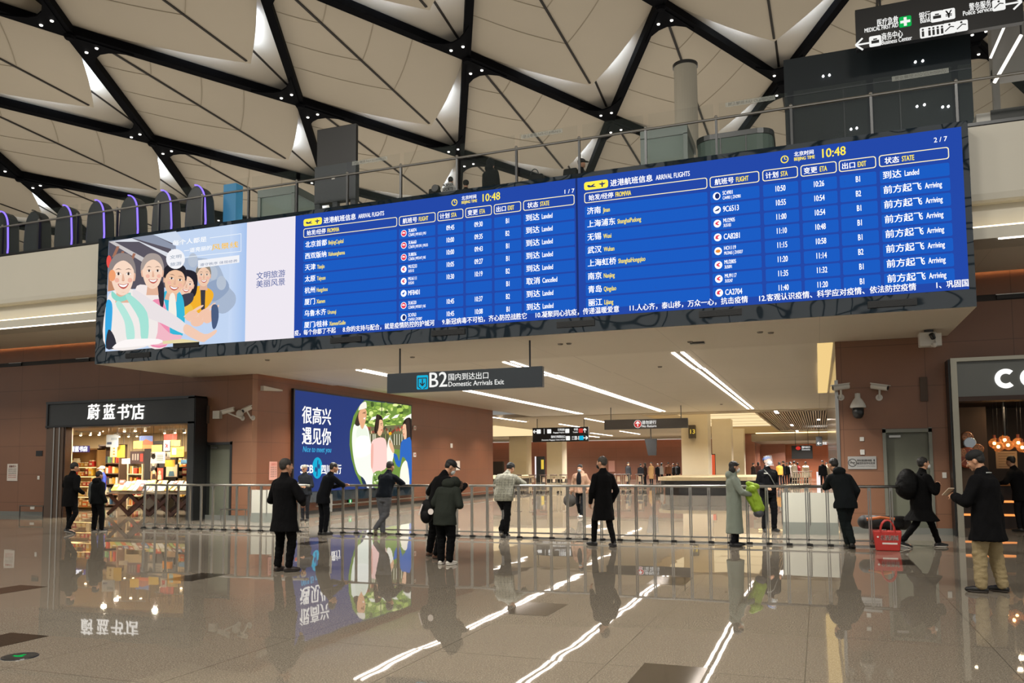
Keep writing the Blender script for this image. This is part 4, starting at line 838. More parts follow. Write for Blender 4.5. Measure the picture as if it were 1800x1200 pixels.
adtext('Nice to meet you', (218, 708), (502, 718), .27, lit('lit_skyblue', '#3fb1e2', 1.), .015, .2)
adtext('SCB', (195, 922), (322, 925), .38, L_TEXT, .03); adtext('四川银行', (405, 925), (605, 928), .36, L_TEXT, .03)
a, b = zs(365, 870); wt.poly([(XA+.09, a+u, b+v) for u, v in ell(0, 0, .30, .36)], L_CYAN)
wt.bar((XA+.092, a-.03, b-.28), (XA+.092, a+.03, b+.26), .05, .002, lit('advert_navy', '#2c3f7c', 1.), upv=(1, 0, 0))
for s_ in (-1, 1): wt.poly([(XA+.093, a+s_*.09+u, b+s_*.05+v) for u, v in ell(0, 0, .05, .09, 12)], MATS['advert_navy'])
wt.build('lettering', AD)
c = PXX(615, 873, -16.0); m = MB(); m.box(-16.03, c.y-.12, .2, -15.98, c.y+.12, .44, BLACKP); m.box(-15.98, c.y-.09, .225, -15.975, c.y+.09, .415, L_GREEN); m.box(-15.975, c.y-.03, .27, -15.973, c.y+.03, .38, L_SIGN)
tag(m.build('exit_marker', loc=(-16, c.y, .3)), 'small green glowing exit marker low on the wall under the bank advert', 'exit sign')
# ================================================================ FENCE
def fence(lab, x0, x1, yf, xs, lend=True):
    t = thing('steel_fence', lab, 'fence', ((x0+x1)/2, yf, 0)); r = .028
    m = MB()
    pts = [(x0, yf, 1.06), (x0+.03, yf, 1.12), (x0+.1, yf, 1.14), (x1-.1, yf, 1.14), (x1, yf, 1.13)]
    m.pipe([V(q) for q in pts], r, STEEL, 12); m.build('top_rail', t, smooth=True)
    m = MB(); m.box(x0, yf-.02, .10, x1, yf+.02, .13, STEEL); m.box(x0, yf-.03, .0, x1, yf+.03, .03, STEEL); m.build('bottom_rail', t)
    for x in xs:
        m = MB(); m.box(x-.030, yf-.012, .02, x-.008, yf+.02, 1.10, STEEL); m.box(x+.008, yf-.02, .02, x+.030, yf+.012, 1.10, STEEL); m.box(x-.03, yf-.018, 1.06, x+.03, yf+.018, 1.13, STEEL)
        p = m.build('post', t); m = MB(); m.box(x-.02, yf-.09, 0, x+.09, yf-.03, .045, BLACKP); m.build('foot', p)
    return t
fence('left run of the steel barrier fence, in front of the bookstore and grey door', -16.86, -11.66, 17.0, [-16.8+.373*k for k in range(14)])
fence('long right run of the steel barrier fence across the arrivals mouth', -11.12, 1.5, 17.0, [-11.08+.3735*k for k in range(34)])
m = MB(); q0 = PY(578, 868, 16.93); m.box(q0.x-.02, 16.9, q0.z-.42, q0.x+.10, 16.93, q0.z, WHITE); tag(m.build('paper_notice', loc=q0), 'small white notice hanging on the fence end beside the man in the suit', 'notice')
def board_(name, lab, x0, x1, y):
    t = thing(name, lab, 'barrier board', ((x0+x1)/2, y, 0)); m = MB(); m.box(x0, y, .27, x1, y+.05, .93, mat('white_board', '#b5b4a8', .35)); m.build('panel', t); m = MB(); m.box(x0, y-.01, 0, x1, y+.06, .27, mat('grey_plinth', '#7b7f78', .4)); m.build('base', t)
    m = MB()
    for k in (.0, .5, 1.): m.box(x0+(x1-x0)*k-.012, y-.012, .2, x0+(x1-x0)*k+.012, y, .94, STEEL)
    m.build('joint_strips', t)
board_('barrier_board', 'white and grey barrier board behind the left fence beside the terracotta corner', -15.5, -14.4, 19.7)
board_('barrier_board', 'white and grey barrier board behind the right fence beside the uniformed guard', -.82, .36, 19.6)
# ================================================================ DOORS, NOTICES AND DEVICES ON THE WALLS
def door(name, x0, x1, z1, handle_left):
    m = MB(); m.box(x0+.05, YW+.12, .0, x1-.05, YW+.17, z1-.05, GREYD); d = struct(name, m)
    m = MB(); m.box(x0-.02, YW-.02, 0, x0+.05, YW+.2, z1+.05, DSTEEL if handle_left else mat('grey_frame', '#77786e', .4, .3)); m.box(x1-.05, YW-.02, 0, x1+.02, YW+.2, z1+.05, m.mats[0]); m.box(x0-.02, YW-.02, z1-.05, x1+.02, YW+.2, z1+.03, m.mats[0]); tag(m.build('door_frame', d))
    m = MB(); h = x0+.14 if handle_left else x1-.14; m.box(h-.02, YW+.09, .98, h+.02, YW+.12, 1.12, STEEL); m.tube((h, YW+.07, 1.05), (h+(.11 if handle_left else -.11), YW+.07, 1.05), .011, STEEL); m.build('door_handle', d)
    m = MB(); m.box(x0+.12, YW+.06, z1-.16, x0+.36, YW+.12, z1-.11, STEEL); m.build('door_closer', d)
door('door_1', -17.72, -16.76, 2.33, True); door('door_2', 1.39, 2.36, 2.32, False)
def wallbox(name, lab, cat, x0, y0, x1, y1, mt, dep=.02, group=None, y=YW, parts=None):
    a, b = PY(x0, y0, y), PY(x1, y1, y); m = MB(); m.box(a.x, y-dep, b.z, b.x, y, a.z, mt)
    if parts: parts(m, a, b, y-dep)
    return tag(m.build(name, loc=((a.x+b.x)/2, y, (a.z+b.z)/2), bevel=.004), label=lab, cat=cat, group=group)
paper = mat('paper', '#cfc6bd', .6); redp = mat('red_print', '#a9463f', .6); dkp = mat('dark_print', '#4c4a48', .6)
def notice_lines(m, a, b, y):
    w_, h_ = b.x-a.x, a.z-b.z; m.text('温馨提示', (a.x+w_*.15, y-.002, a.z-h_*.2), h_*.14, redp, width=w_*.7, bold=.02)
    for k in range(5): m.text('请保持安全距离 佩戴口罩'[k % 3:k % 3+7], (a.x+w_*.12, y-.002, a.z-h_*(.34+.12*k)), h_*.085, dkp if k < 3 else redp, width=w_*.76)
wallbox('wall_notice', 'white printed notice with red heading on the brown wall at the left edge', 'notice', 14, 815, 31, 845, paper, parts=notice_lines)
a, b = PXX(473, 811, -16.03), PXX(486, 843, -16.03); m = MB(); m.box(-16.03, a.y, b.z, -16.01, b.y, a.z, mat('pink_paper', '#cf9a8c', .6))
m.text('温馨提示', (-16.005, a.y+.06, a.z-.12), .09, redp, ux=(0, 1, 0), width=b.y-a.y-.1)
for k in range(5): m.text('请佩戴口罩', (-16.005, a.y+.04, a.z-.2-.07*k), .05, dkp, ux=(0, 1, 0), width=b.y-a.y-.08)
tag(m.build('wall_notice', loc=(-16.03, a.y, a.z)), 'pinkish printed notice on the terracotta wall left of the bank advert', 'notice')
def smoking(m, a, b, y):
    w_, h_ = b.x-a.x, a.z-b.z; c = (a.x+w_*.16, (a.z+b.z)/2); o = ell(c[0], c[1], h_*.33, h_*.33); i = ell(c[0], c[1], h_*.26, h_*.26); n = len(o)
    m.add([(p, y-.002, q) for p, q in o+i], [(k, (k+1) % n, n+(k+1) % n, n+k) for k in range(n)], dkp); m.bar((c[0]-h_*.2, y-.003, c[1]+h_*.2), (c[0]+h_*.2, y-.003, c[1]-h_*.2), .015, .001, dkp, upv=(0, 1, 0)); m.box(c[0]-h_*.2, y-.003, c[1]-.012, c[0]+h_*.2, y-.002, c[1]+.012, dkp)
    m.text('请勿在航站楼内吸烟，谢', (a.x+w_*.32, y-.002, a.z-h_*.40), h_*.2, dkp, width=w_*.63, bold=.02); m.text('谢您的合作与支持', (a.x+w_*.32, y-.002, a.z-h_*.62), h_*.2, dkp, width=w_*.63, bold=.02); m.text('No smoking in terminal building', (a.x+w_*.32, y-.002, a.z-h_*.80), h_*.12, dkp, width=w_*.63)
wallbox('no_smoking_sign', 'silver no smoking sign plate on the brown wall beside the right grey door', 'sign', 1490, 802, 1541, 824, mat('silver_plate', '#a7a6a3', .35, .3), parts=smoking)
wallbox('wall_switch', 'upper white switch plate above the no smoking sign', 'switch', 1511, 768, 1519, 775, WHITE)
wallbox('wall_switch', 'lower white switch plate just above the no smoking sign', 'switch', 1512, 790, 1520, 799, WHITE)
wallbox('wall_switch', 'white switch plate between the right door and the cafe', 'switch', 1656, 830, 1664, 840, WHITE)
wallbox('wall_switch', 'white switch plate on the brown wall left of the bookstore', 'switch', 66.5, 836, 70, 842.5, WHITE)
wallbox('wall_socket', 'white socket plate low on the wall left of the bookstore', 'socket', 54, 890, 61, 895, WHITE)
wallbox('number_plate', 'small black plate on the wall left of the bookstore sign', 'plate', 64, 792, 75, 801, BLACKP)
wallbox('card_reader', 'black card reader between the bookstore and the left grey door', 'card reader', 346, 825, 350, 833, BLACKP, dep=.04)
wallbox('wall_speaker', 'brown wall speaker grille right of the bookstore sign', 'speaker', 360, 713, 368, 744, mat('brown_grille', '#4c3c31', .6), dep=.05)
wallbox('wall_speaker', 'brown wall speaker grille on the right wall above the grey door', 'speaker', 1616, 663, 1631, 705, MATS['brown_grille'], dep=.05)
m = MB(); m.tube((-26.1, YW-.28, .35), (-25.0, YW-.28, .35), .02, STEEL); m.tube((-26.08, YW-.28, 0), (-26.08, YW-.28, .35), .015, DSTEEL, 8); m.tube((-25.02, YW-.28, 0), (-25.02, YW-.28, .35), .015, DSTEEL, 8)
o = m.build('low_guard_rail', loc=(-25.5, YW-.3, 0)); o.location.x = PY(56, 900, YW-.3).x; tag(o, 'low steel guard rail at the foot of the wall left of the bookstore', 'rail')
c = PY(412, 905, YW-.25); m = MB(); m.tube((c.x-.55, YW-.25, .33), (c.x+.45, YW-.25, .33), .022, STEEL); m.tube((c.x-.5, YW-.25, 0), (c.x-.5, YW-.25, .33), .015, STEEL, 8); m.tube((c.x+.4, YW-.25, 0), (c.x+.4, YW-.25, .33), .015, STEEL, 8); tag(m.build('low_guard_rail', loc=(c.x, YW-.25, 0)), 'low steel guard rail between the left grey door and the white board', 'rail')
def bullet(lab, px, py, dirv, y=YW, base=(0, -.02), ln=.36):
    c = PY(px, py, y-.25); t = thing('security_camera', lab, 'camera', (c.x, c.y, c.z)); d = V(dirv).normalized()
    m = MB(); m.tube(c-d*ln/2, c+d*ln/2, .065, WHITE, 14); m.bar(c-d*ln*.5+V((0, 0, .062)), c+d*ln*.62+V((0, 0, .062)), .15, .02, WHITE); m.build('housing', t)
    m = MB(); m.tube(c+d*ln/2, c+d*(ln/2+.01), .05, BLACKP, 14); m.build('lens', t)
    b = V((c.x+base[0], y, c.z-.2+base[1])); m = MB(); m.tube(c-V((0, 0, .06)), b+V((0, -.12, .0)), .022, WHITE); m.tube(b+V((0, -.12, 0)), b, .03, WHITE); m.tube(b+V((0, -.02, 0)), b, .075, WHITE, 14); m.build('bracket', t)
bullet('white bullet security camera on the wall left of the round white detector', 401, 722, (-.9, -.4, -.28), base=(.35, -.02))
bullet('white bullet security camera near the terracotta corner facing the viewer', 434, 719, (-.25, -.8, -.4), base=(.04, -.05), ln=.28)
bullet('grey-white bullet security camera at the right corner of the arrivals mouth', 1478, 680, (-.95, -.3, -.12))
bullet('white bullet security camera right of the dome camera on the brown wall', 1546, 680, (.9, -.4, -.2))
a = PY(381, 723, YW-.1); m = MB(); m.box(a.x-.12, YW-.14, a.z-.22, a.x+.13, YW, a.z+.02, WHITE); tag(m.build('junction_box', loc=a), 'white junction box under the left bullet camera', 'box')
a = PY(423, 727, YW); m = MB(); m.lathe((a.x, YW-.1, a.z), [(.09, 0), (.12, .04), (.12, .1)], WHITE, 20, 'y'); tag(m.build('smoke_detector', loc=a), 'round white detector on the wall between the two left cameras', 'detector')
a = PXX(474, 683, -16.03); m = MB(); m.prism([(-16.03, a.y-.45, a.z+.05), (-16.03, a.y+.5, a.z), (-16.03, a.y+.5, a.z-.04), (-16.03, a.y-.45, a.z-.1)], (.12, 0, 0), WHITE); tag(m.build('wall_emergency_lamp', loc=a), 'slim white wedge lamp on the terracotta wall above the bank advert corner', 'lamp')
for i, (px, py) in enumerate(((728, 752), (728, 799))):
    a = PXX(px, py, -16.03); m = MB(); m.box(-16.03, a.y-.1, a.z-.09, -15.99, a.y+.1, a.z+.09, WHITE); m.box(-15.99, a.y-.04, a.z-.04, -15.985, a.y+.04, a.z+.04, redp); tag(m.build('fire_alarm', loc=a), ('upper' if i == 0 else 'lower')+' small white alarm device on the terracotta wall right of the bank advert', 'alarm')
for i, (px, py, wd) in enumerate(((793, 783, .1), (804, 818, .22))):
    a = PXX(px, py, -16.03); m = MB(); m.box(-16.03, a.y-wd, a.z-wd, -16.0, a.y+wd, a.z+wd, WHITE if i == 0 else paper); tag(m.build('wall_plate' if i == 0 else 'wall_notice', loc=a), ('small white alarm plate on the terracotta wall above the black capped man' if i == 0 else 'small pale notice on the terracotta wall behind the black capped man'), 'plate' if i == 0 else 'notice')
# dome camera
c = PY(1508, 712, YW-.3); t = thing('dome_camera', 'white pendant dome camera with dark lower bulb on the right wall', 'camera', (c.x, c.y, c.z))
m = MB(); m.lathe((c.x, c.y, c.z), [(.165, -.06), (.17, -.03), (.15, .03), (.10, .12), (.06, .17), (.055, .27)], WHITE, 24); m.build('hood', t, smooth=True)
m = MB(); m.lathe((c.x, c.y, c.z-.30), [(.05, 0), (.09, .03), (.12, .10), (.125, .24)], BLACKP, 24); m.build('bulb', t, smooth=True)
m = MB(); m.tube((c.x, c.y, c.z+.25), (c.x, YW, c.z+.25), .03, WHITE); m.build('arm', t)
c = PY(1635, 596, 19.3); t = thing('soffit_camera', 'white boxy camera unit hanging under the soffit at the right end of the screen', 'camera', (c.x, c.y, c.z))
m = MB(); m.box(c.x-.22, c.y-.12, c.z-.16, c.x+.12, c.y+.14, c.z+.14, WHITE); m.build('housing', t, bevel=.02)
m = MB(); m.tube((c.x-.02, c.y, c.z+.1), (c.x-.02, c.y, ZS), .09, DSTEEL, 16); m.build('mount', t)
m = MB(); m.tube((c.x+.0, c.y-.2, c.z+.08), (c.x+.05, c.y-.13, c.z+.0), .05, BLACKP); m.ball((c.x+.06, c.y-.14, c.z-.14), .06, WHITE); m.box(c.x+.08, c.y-.16, c.z-.16, c.x+.2, c.y+.05, c.z+.1, WHITE); m.build('lens_unit', t)
# floor exit light
c = PZ(35, 1154); t = thing('floor_exit_light', 'round green exit light set in the floor at the lower left', 'floor light', (c.x, c.y, 0)); m = MB(); m.lathe((c.x, c.y, 0), [(.145, 0), (.14, .008)], DSTEEL, 28); m.build('ring', t); m = MB(); m.lathe((c.x, c.y, .0082), [(.12, 0), (.12, .001)], BLACKP, 24); m.box(c.x-.06, c.y-.03, .0093, c.x+.05, c.y+.0, .0099, L_GREEN); m.box(c.x-.02, c.y-.04, .0093, c.x+.02, c.y+.05, .0099, L_GREEN); m.build('glass', t)
# ================================================================ BAGGAGE HALL FURNITURE
def carousel(lab, a, b, y0, y1, z, rot=0.):
    t = thing('baggage_carousel', lab, 'carousel', ((a+b)/2, (y0+y1)/2, 0)); r = min(1.2, (y1-y0)/2-.05)
    m = MB(); m.prism([(p, q, 0) for p, q in rrect(a+.3, y0+.3, b-.3, y1-.3, r, 6)], (0, 0, z-.38), DSTEEL); m.build('base', t)
    m = MB(); m.prism([(p, q, z-.38) for p, q in rrect(a+.1, y0+.1, b-.1, y1-.1, r, 6)], (0, 0, .20), BLACKP); m.build('belt', t)
    m = MB(); m.prism([(p, q, z-.18) for p, q in rrect(a, y0, b, y1, r, 6)], (0, 0, .18), mat('beige_slab', '#bfae8c', .3)); m.build('top_slab', t)
q = PY(1150, 845, 42)
carousel('long beige topped baggage carousel in front of the numbered column', q.x, PY(1335, 840, 42).x, 42, 50.6, .92)
q = PY(862, 845, 52); carousel('dark and beige baggage carousel at the left end of the arrivals hall', q.x-9, PY(905, 845, 52).x, 52, 57, .85)
def trolley(lab, x, y, rz, group, hx=None):
    t = thing('luggage_trolley', lab, 'trolley', (x, y, 0), rz, group); Wt = wm(t); P3 = lambda *q: Wt @ V(q); sm = mat('trolley_steel', '#c9bda6', .3, .8)
    m = MB()
    for s_ in (-.18, .18): m.pipe([P3(s_, -.40, .14), P3(s_*.8, .45, .14)], .02, sm, 8); m.pipe([P3(s_, -.40, .14), P3(s_, -.46, .98)], .022, sm, 8)
    m.pipe([P3(-.18, -.42, .45), P3(.18, -.42, .45)], .015, sm, 8); m.build('frame', t)
    m = MB(); m.pipe([P3(-.22, -.50, 1.02), P3(.22, -.50, 1.02)], .03, mat('trolley_grip', '#5d4a40', .5), 8); m.build('handle', t)
    m = MB(); m.bar(P3(0, -.42, .62), P3(0, -.42, .92), .15, .03, mat('trolley_panel', '#cdb79a', .5), upv=(0, 1, 0)); m.build('ad_panel', t)
    m = MB()
    for q in ((-.17, -.36), (.17, -.36), (0, .42)): m.tube(P3(q[0]-.02, q[1], .06), P3(q[0]+.02, q[1], .06), .06, BLACKP, 12)
    m.build('wheels', t)
    return t
proto = None
for i, px in enumerate((916, 940, 958, 975, 991)):
    c = PY(px, 850, 44); lab = 'luggage trolley parked behind the fence between the plaid jacket man and beige fur woman'
    t = trolley('luggage trolley with brown panel, ' + ('first right of the man in the plaid jacket', 'second right of the man in the plaid jacket', 'third right of the man in the plaid jacket', 'fourth right of the man in the plaid jacket', 'directly left of the woman in beige fur')[i], c.x, 44, .0, 'trolleys in the left row') if proto is None else copy_tree(proto)
    if proto is not None: t.location = (c.x, 44+.1*i, 0); t['label'] = 'luggage trolley with brown panel, ' + ('first', 'second right of the man in the plaid jacket', 'third right of the man in the plaid jacket', 'fourth right of the man in the plaid jacket', 'directly left of the woman in beige fur')[i]
    proto = proto or t
for i, px in enumerate((1077, 1091, 1105, 1128)):
    c = PY(px, 850, 46); t = copy_tree(proto); t.location = (c.x, 46, 0); t.rotation_euler.z = -.05; t['group'] = 'trolleys right of the man in the black coat'; t['label'] = 'luggage trolley in the hall, ' + ('right beside the man in the long black coat', 'second right of the man in the long black coat', 'third right of the man in the long black coat', 'near the left end of the beige carousel')[i]
for i in range(8):
    c = PY(1384+i*4.2, 850, 57+.4*i); t = copy_tree(proto); t.location = (c.x, 57+.4*i, 0); t.rotation_euler.z = 1.2; t['group'] = 'nested trolleys beside the guard'; t['label'] = 'luggage trolley nested in the tight row right of the uniformed guard'
# lit poster columns and small panels
a, c = PY(1245, 799, 56), PY(1258, 842, 56); t = thing('poster_stand', 'upright lit poster stand with white and red panels beside the cream column', 'poster stand', (a.x, 56, 0)); m = MB(); m.box(a.x, 56, 0, c.x, 56.2, a.z+.05, BLACKP); m.build('case', t); m = MB(); m.box(a.x+.03, 55.99, .45, (a.x+c.x)/2-.0, 56, a.z, lit('poster_white', '#f3e9ea', 1.1)); m.build('white_panel', t); m = MB(); m.box((a.x+c.x)/2, 55.99, .45, c.x-.02, 56, a.z, lit('poster_red', '#e0603a', .9)); m.build('red_panel', t)
a, c = PY(941, 802, 70), PY(957, 834, 70); t = thing('advert_kiosk', 'dark advert kiosk with white lit edge between the two far columns', 'kiosk', (a.x, 70, 0)); m = MB(); m.box(a.x, 70, 0, c.x, 70.3, a.z, BLACKP); m.build('case', t); m = MB(); m.box(a.x-.05, 69.98, .4, a.x+.08, 70, a.z, lit('poster_white', '#f3e9ea', 1.1)); m.box(a.x+.55, 69.98, 1.2, a.x+.8, 70, a.z-.3, lit('yellow_digits', '#e9c64a', 1.)); m.build('lit_strips', t)
a, c = PY(863, 811, 74), PY(884, 845, 74); m = MB(); m.box(a.x, 74, 0, c.x, 74.4, a.z, mat('dark_portal', '#1e1613', .6)); tag(m.build('dark_counter', loc=(a.x, 74, 0)), 'dark upright counter block at the far left of the baggage hall', 'counter')
a, c = PY(1435, 829, 70), PY(1442, 845, 70); m = MB(); m.box(a.x, 70, 0, c.x, 70.3, a.z, lit('poster_white', '#f3e9ea', 1.1)); tag(m.build('lit_counter', loc=(a.x, 70, 0)), 'small lit white counter at the far right of the baggage hall', 'counter')
a = PY(1075, 816, 87.9); m = MB(); m.box(a.x-.35, 87.9, a.z-.8, a.x+.35, 87.98, a.z+.4, mat('pink_paper', '#cf9a8c', .6)); tag(m.build('wall_notice', loc=a), 'pale notice on the far deep brown wall behind the trolleys', 'notice')
# ================================================================ RED BAG AND LUGGAGE BY THE FENCE
c = PZ(1562, 968); BG = thing('shopping_bag', 'red shopping bag with white print standing at the right fence end', 'bag', (c.x, c.y, 0)); red = mat('red_fabric', '#b4302a', .5, var=.08, vs=8)
m = MB(); m.prism([(c.x-.21, c.y-.02, 0), (c.x+.19, c.y-.02, 0), (c.x+.23, c.y-.02, .36), (c.x-.25, c.y-.02, .36)], (0, .2, 0), red); m.build('body', BG, bevel=.02)
for y in (-.02, .17):
    m = MB(); m.pipe([V((c.x+.12*math.cos(q), c.y+y, .34+.21*math.sin(q))) for q in [pi*k/8 for k in range(9)]], .012, red, 8); m.build('handle', BG)
m = MB(); m.text('名酒酒城', (c.x-.13, c.y-.026, .20), .10, mat('white_print', '#e6dcd6', .6), width=.30, bold=.02); m.box(c.x-.10, c.y-.025, .12, c.x+.15, c.y-.024, .15, MATS['white_print']); m.poly([(c.x-.17+u, c.y-.026, .25+v) for u, v in ell(0, 0, .018, .018, 8)], MATS['white_print']); m.build('print', BG)
c = PZ(1550, 958); t = thing('duffel_bag', 'black and orange duffel bag resting on a red case behind the red shopping bag', 'bag', (c.x, c.y+.05, 0)); m = MB(); m.tube((c.x-.28, c.y+.2, .43), (c.x+.42, c.y+.2, .42), .135, mat('black_nylon', '#151414', .6, bump=.2, bs=20), 18); m.ball((c.x-.28, c.y+.2, .43), .135, m.mats[0]); m.ball((c.x+.42, c.y+.2, .42), .135, m.mats[0]); m.build('body', t, smooth=True); m = MB(); m.pipe([V((c.x-.25, c.y+.05, .49)), V((c.x+.0, c.y+.04, .53)), V((c.x+.25, c.y+.05, .50))], .03, mat('orange_trim', '#c26a33', .6)); m.build('trim', t)
m = MB(); m.box(c.x-.20, c.y+.1, 0.02, c.x+.02, c.y+.32, .30, mat('maroon_case', '#6a2a22', .5)); m.box(c.x+.1, c.y+.1, 0.02, c.x+.36, c.y+.32, .29, MATS['maroon_case']); tag(m.build('small_case', loc=(c.x, c.y+.2, 0), bevel=.02), 'dark red low case under the black and orange duffel bag', 'case')
# ================================================================ BOOKSTORE
cream = mat('shop_wall_cream', '#cdb894', .6)
m = MB(); m.box(-36, 27.2, 0, -17.6, 27.4, 3.2, cream); m.box(-36.2, YW+.25, 0, -36, 27.4, 3.2, cream); m.box(-17.7, YW+.25, 0, -17.5, 27.4, 3.2, cream); m.box(-36, YW+.26, 0, -23.72, YW+.4, 3.2, cream); struct('wall_bookstore', m)
m = MB(); m.box(-36, YW+.1, 3.05, -17.6, 27.4, 3.2, mat('shop_ceiling', '#bfa888', .7)); struct('ceiling_bookstore', m)
FR = thing('bookstore_shopfront', 'charcoal shopfront portal with white lit Chinese shop name over the bookstore entrance', 'shopfront', (-20.8, 19.8, 0))
m = MB(); m.box(-23.82, 19.86, 2.95, -17.78, YW+.1, 3.72, CHAR); m.build('sign_band', FR)
m = MB(); m.box(-23.87, 19.8, 3.70, -17.73, YW, 3.78, DSTEEL); m.box(-23.87, 19.8, 2.93, -17.73, YW+.1, 2.99, BLACKP); m.build('band_trim', FR)
m = MB(); m.box(-17.97, 19.8, 0, -17.73, YW+.25, 3.75, CHAR); m.box(-17.74, 19.82, 0, -17.70, YW+.1, 3.72, BLACKP); m.build('right_jamb', FR)
m = MB(); brz = mat('bronze_panel', '#5d4c40', .3, .5, var=.15, vs=1.2); m.box(-23.87, 19.85, 0, -23.10, 20.18, 2.95, brz)
for q in (-23.52, -23.28): m.box(q, 19.82, 0, q+.045, 19.85, 2.95, STEEL)
m.box(-23.87, 19.82, 2.9, -23.8, 19.86, 3.72, DSTEEL); m.build('left_jamb', FR)
m = MB(); m.box(-23.10, 19.87, 0, -23.03, 20.12, 2.95, mat('dark_bronze', '#3a2a22', .25, .5)); m.build('inner_jamb', FR)
m = MB()
for ch, px in zip('蔚蓝书店', (165, 192, 217, 243)):
    c = PY(px, 724, 19.84); m.text(ch, (c.x, 19.83, c.z-.19), .53, L_TEXT, align='c', sx=1.0, bold=.03)
c = PY(231, 714, 19.83); m.poly([(c.x+u, 19.82, c.z+v) for u, v in ell(0, 0, .055, .055)], L_TEXT); m.build('lettering', FR)
for i in range(3):
    for k in range(4):
        x, y = -31+4.2*k, 22.3+1.9*i; t = thing('track_light', 'small white spotlight track on the bookstore ceiling', 'spotlight', (x, y, 3.05), 0, 'bookstore track lights')
        m = MB(); m.box(x-.7, y-.03, 3.0, x+.7, y+.03, 3.05, WHITE); m.build('track', t)
        for q in (-.45, .05, .5): m = MB(); m.tube((x+q, y, 3.0), (x+q+.03, y-.03, 2.88), .05, WHITE, 10); m.tube((x+q+.03, y-.03, 2.88), (x+q+.032, y-.032, 2.872), .042, lit('shop_spot', '#ffdca8', 14.), 10); m.build('spot_head', t)
for x, y in ((-20.5, 21.3), (-22.6, 21.2), (-23.5, 22.6), (-26, 24.4), (-21.5, 24.8), (-29, 24.6)): area('bookstore_fill', (x, y, 3.03), .12, 210, (1, .86, .64))  # fill lamps added to brighten the shop and the poster fronts
shelfw = mat('shelf_wood', '#9b7648', .5, var=.1, vs=4); shelfd = mat('dark_shelf', '#5a463a', .5)
BK = ['#b5452e', '#d9a441', '#e7dcc2', '#3c5a7a', '#8b2e2a', '#c9803a', '#efe6d0', '#5d7d5a', '#7a4a6a', '#d6c08a', '#a33b2a', '#41414a']
bookproto = {}
def book(x, y, z, w_, d_, h_, c, lab, group, tilt=0., rz=0.):
    k = (round(w_, 3), round(d_, 3), round(h_, 3), c)
    if k not in bookproto:
        m = MB(); mm = mat('book_'+c, c, .5); pg = mat('book_pages', '#e6dcc4', .7)
        m.box(-w_/2, -d_/2, 0, -w_/2+.006, d_/2, h_, mm); m.box(w_/2-.006, -d_/2, 0, w_/2, d_/2, h_, mm); m.box(-w_/2, -d_/2, 0, w_/2, -d_/2+.006, h_, mm); m.box(-w_/2+.006, -d_/2+.006, .004, w_/2-.006, d_/2-.004, h_-.006, pg)
        o = m.build('book'); bookproto[k] = o
    else: o = bookproto[k].copy(); col.objects.link(o)
    o.location = (x, y, z); o.rotation_euler = (tilt, 0, rz); return tag(o, lab, 'book', group)
def shelf(lab, x0, x1, y, levels, ztop, wood, lit_, glab, kind='books', dep=.35):
    t = thing('shelf_unit', lab, 'shelf', ((x0+x1)/2, y, 0)); m = MB(); m.box(x0, y+dep, 0, x1, y+dep+.03, ztop, wood); m.box(x0, y, 0, x0+.05, y+dep, ztop, wood); m.box(x1-.05, y, 0, x1, y+dep, ztop, wood); m.box(x0, y, ztop-.06, x1, y+dep, ztop, wood); m.build('carcass', t)
    for z in levels: m = MB(); m.box(x0+.05, y, z-.035, x1-.05, y+dep, z, wood); m.build('board', t)
    if lit_:
        for z in levels[1:]: m = MB(); m.box(x0+.06, y+.02, z-.05, x1-.06, y+.05, z-.036, lit('shelf_glow', '#ffd890', 4.)); m.build('light_strip', t)
    for j, z in enumerate(levels):
        x = x0+.09
        while x < x1-(.17 if kind == 'books' else .30):
            if kind == 'books':
                w_ = RN.choice((.045, .06, .08, .10)); h_ = RN.choice((.22, .26, .30)); book(x+w_/2, y+.16, z, w_, .2, h_, RN.choice(BK), 'upright book with coloured spine on the '+glab, 'books on the '+glab); x += w_+RN.choice((.01, .02, .12))
            else:
                w_ = RN.choice((.14, .18, .24)); h_ = RN.choice((.16, .24, .32)); c = RN.choice(['#c4362c', '#e3b03c', '#f0e2c0', '#d8702e', '#8e2a24', '#e9c873', '#b98a4a'])
                m = MB(); mm = mat('pack_'+c, c, .45); m.box(-w_/2, -.09, 0, w_/2, .09, h_*.8, mm); m.box(-w_/2+.02, -.08, h_*.8, w_/2-.02, .08, h_, mat('pack_lid', '#e8d8b0', .5)); m.box(-w_/2+.03, -.094, h_*.2, w_/2-.03, -.09, h_*.55, MATS['pack_lid'])
                o = m.build('gift_box'); o.location = (x+w_/2, y+.14, z); tag(o, 'coloured gift pack on the '+glab, 'gift box', 'gift packs on the '+glab); x += w_+RN.choice((.03, .06))
    return t
q0, q1 = PY(127, 785, 23.8), PY(172, 785, 23.8)
shelf('brightly lit gift shelf at the left inside the bookstore', q0.x-.5, q1.x, 23.8, [.12, .52, .92, 1.30, 1.66], 2.35, shelfw, True, 'lit gift shelf', 'gift')
c = PY(140, 789, 23.72); t = thing('shelf_sign', 'small purple-white lit sign with the shop name on the gift shelf', 'sign', (c.x, 23.72, c.z-.1)); m = MB(); m.box(c.x-.45, 23.70, c.z-.12, c.x+.45, 23.78, c.z+.12, lit('violet_sign', '#5b4a86', .9)); m.build('box', t); m = MB(); m.text('蔚蓝书店', (c.x, 23.69, c.z-.08), .22, lit('sign_glow', '#ffffff', 2.), align='c', bold=.03); m.build('lettering', t)
q0, q1 = PY(173, 785, 25.5), PY(211, 785, 25.5)
shelf('tall dark wood bookshelf behind the clerk in the bookstore', q0.x, q1.x, 25.5, [.12, .52, .95, 1.38, 1.80], 2.55, shelfd, False, 'dark bookshelf behind the clerk')
q0, q1 = PY(224, 815, 25.2), PY(251, 815, 25.2)
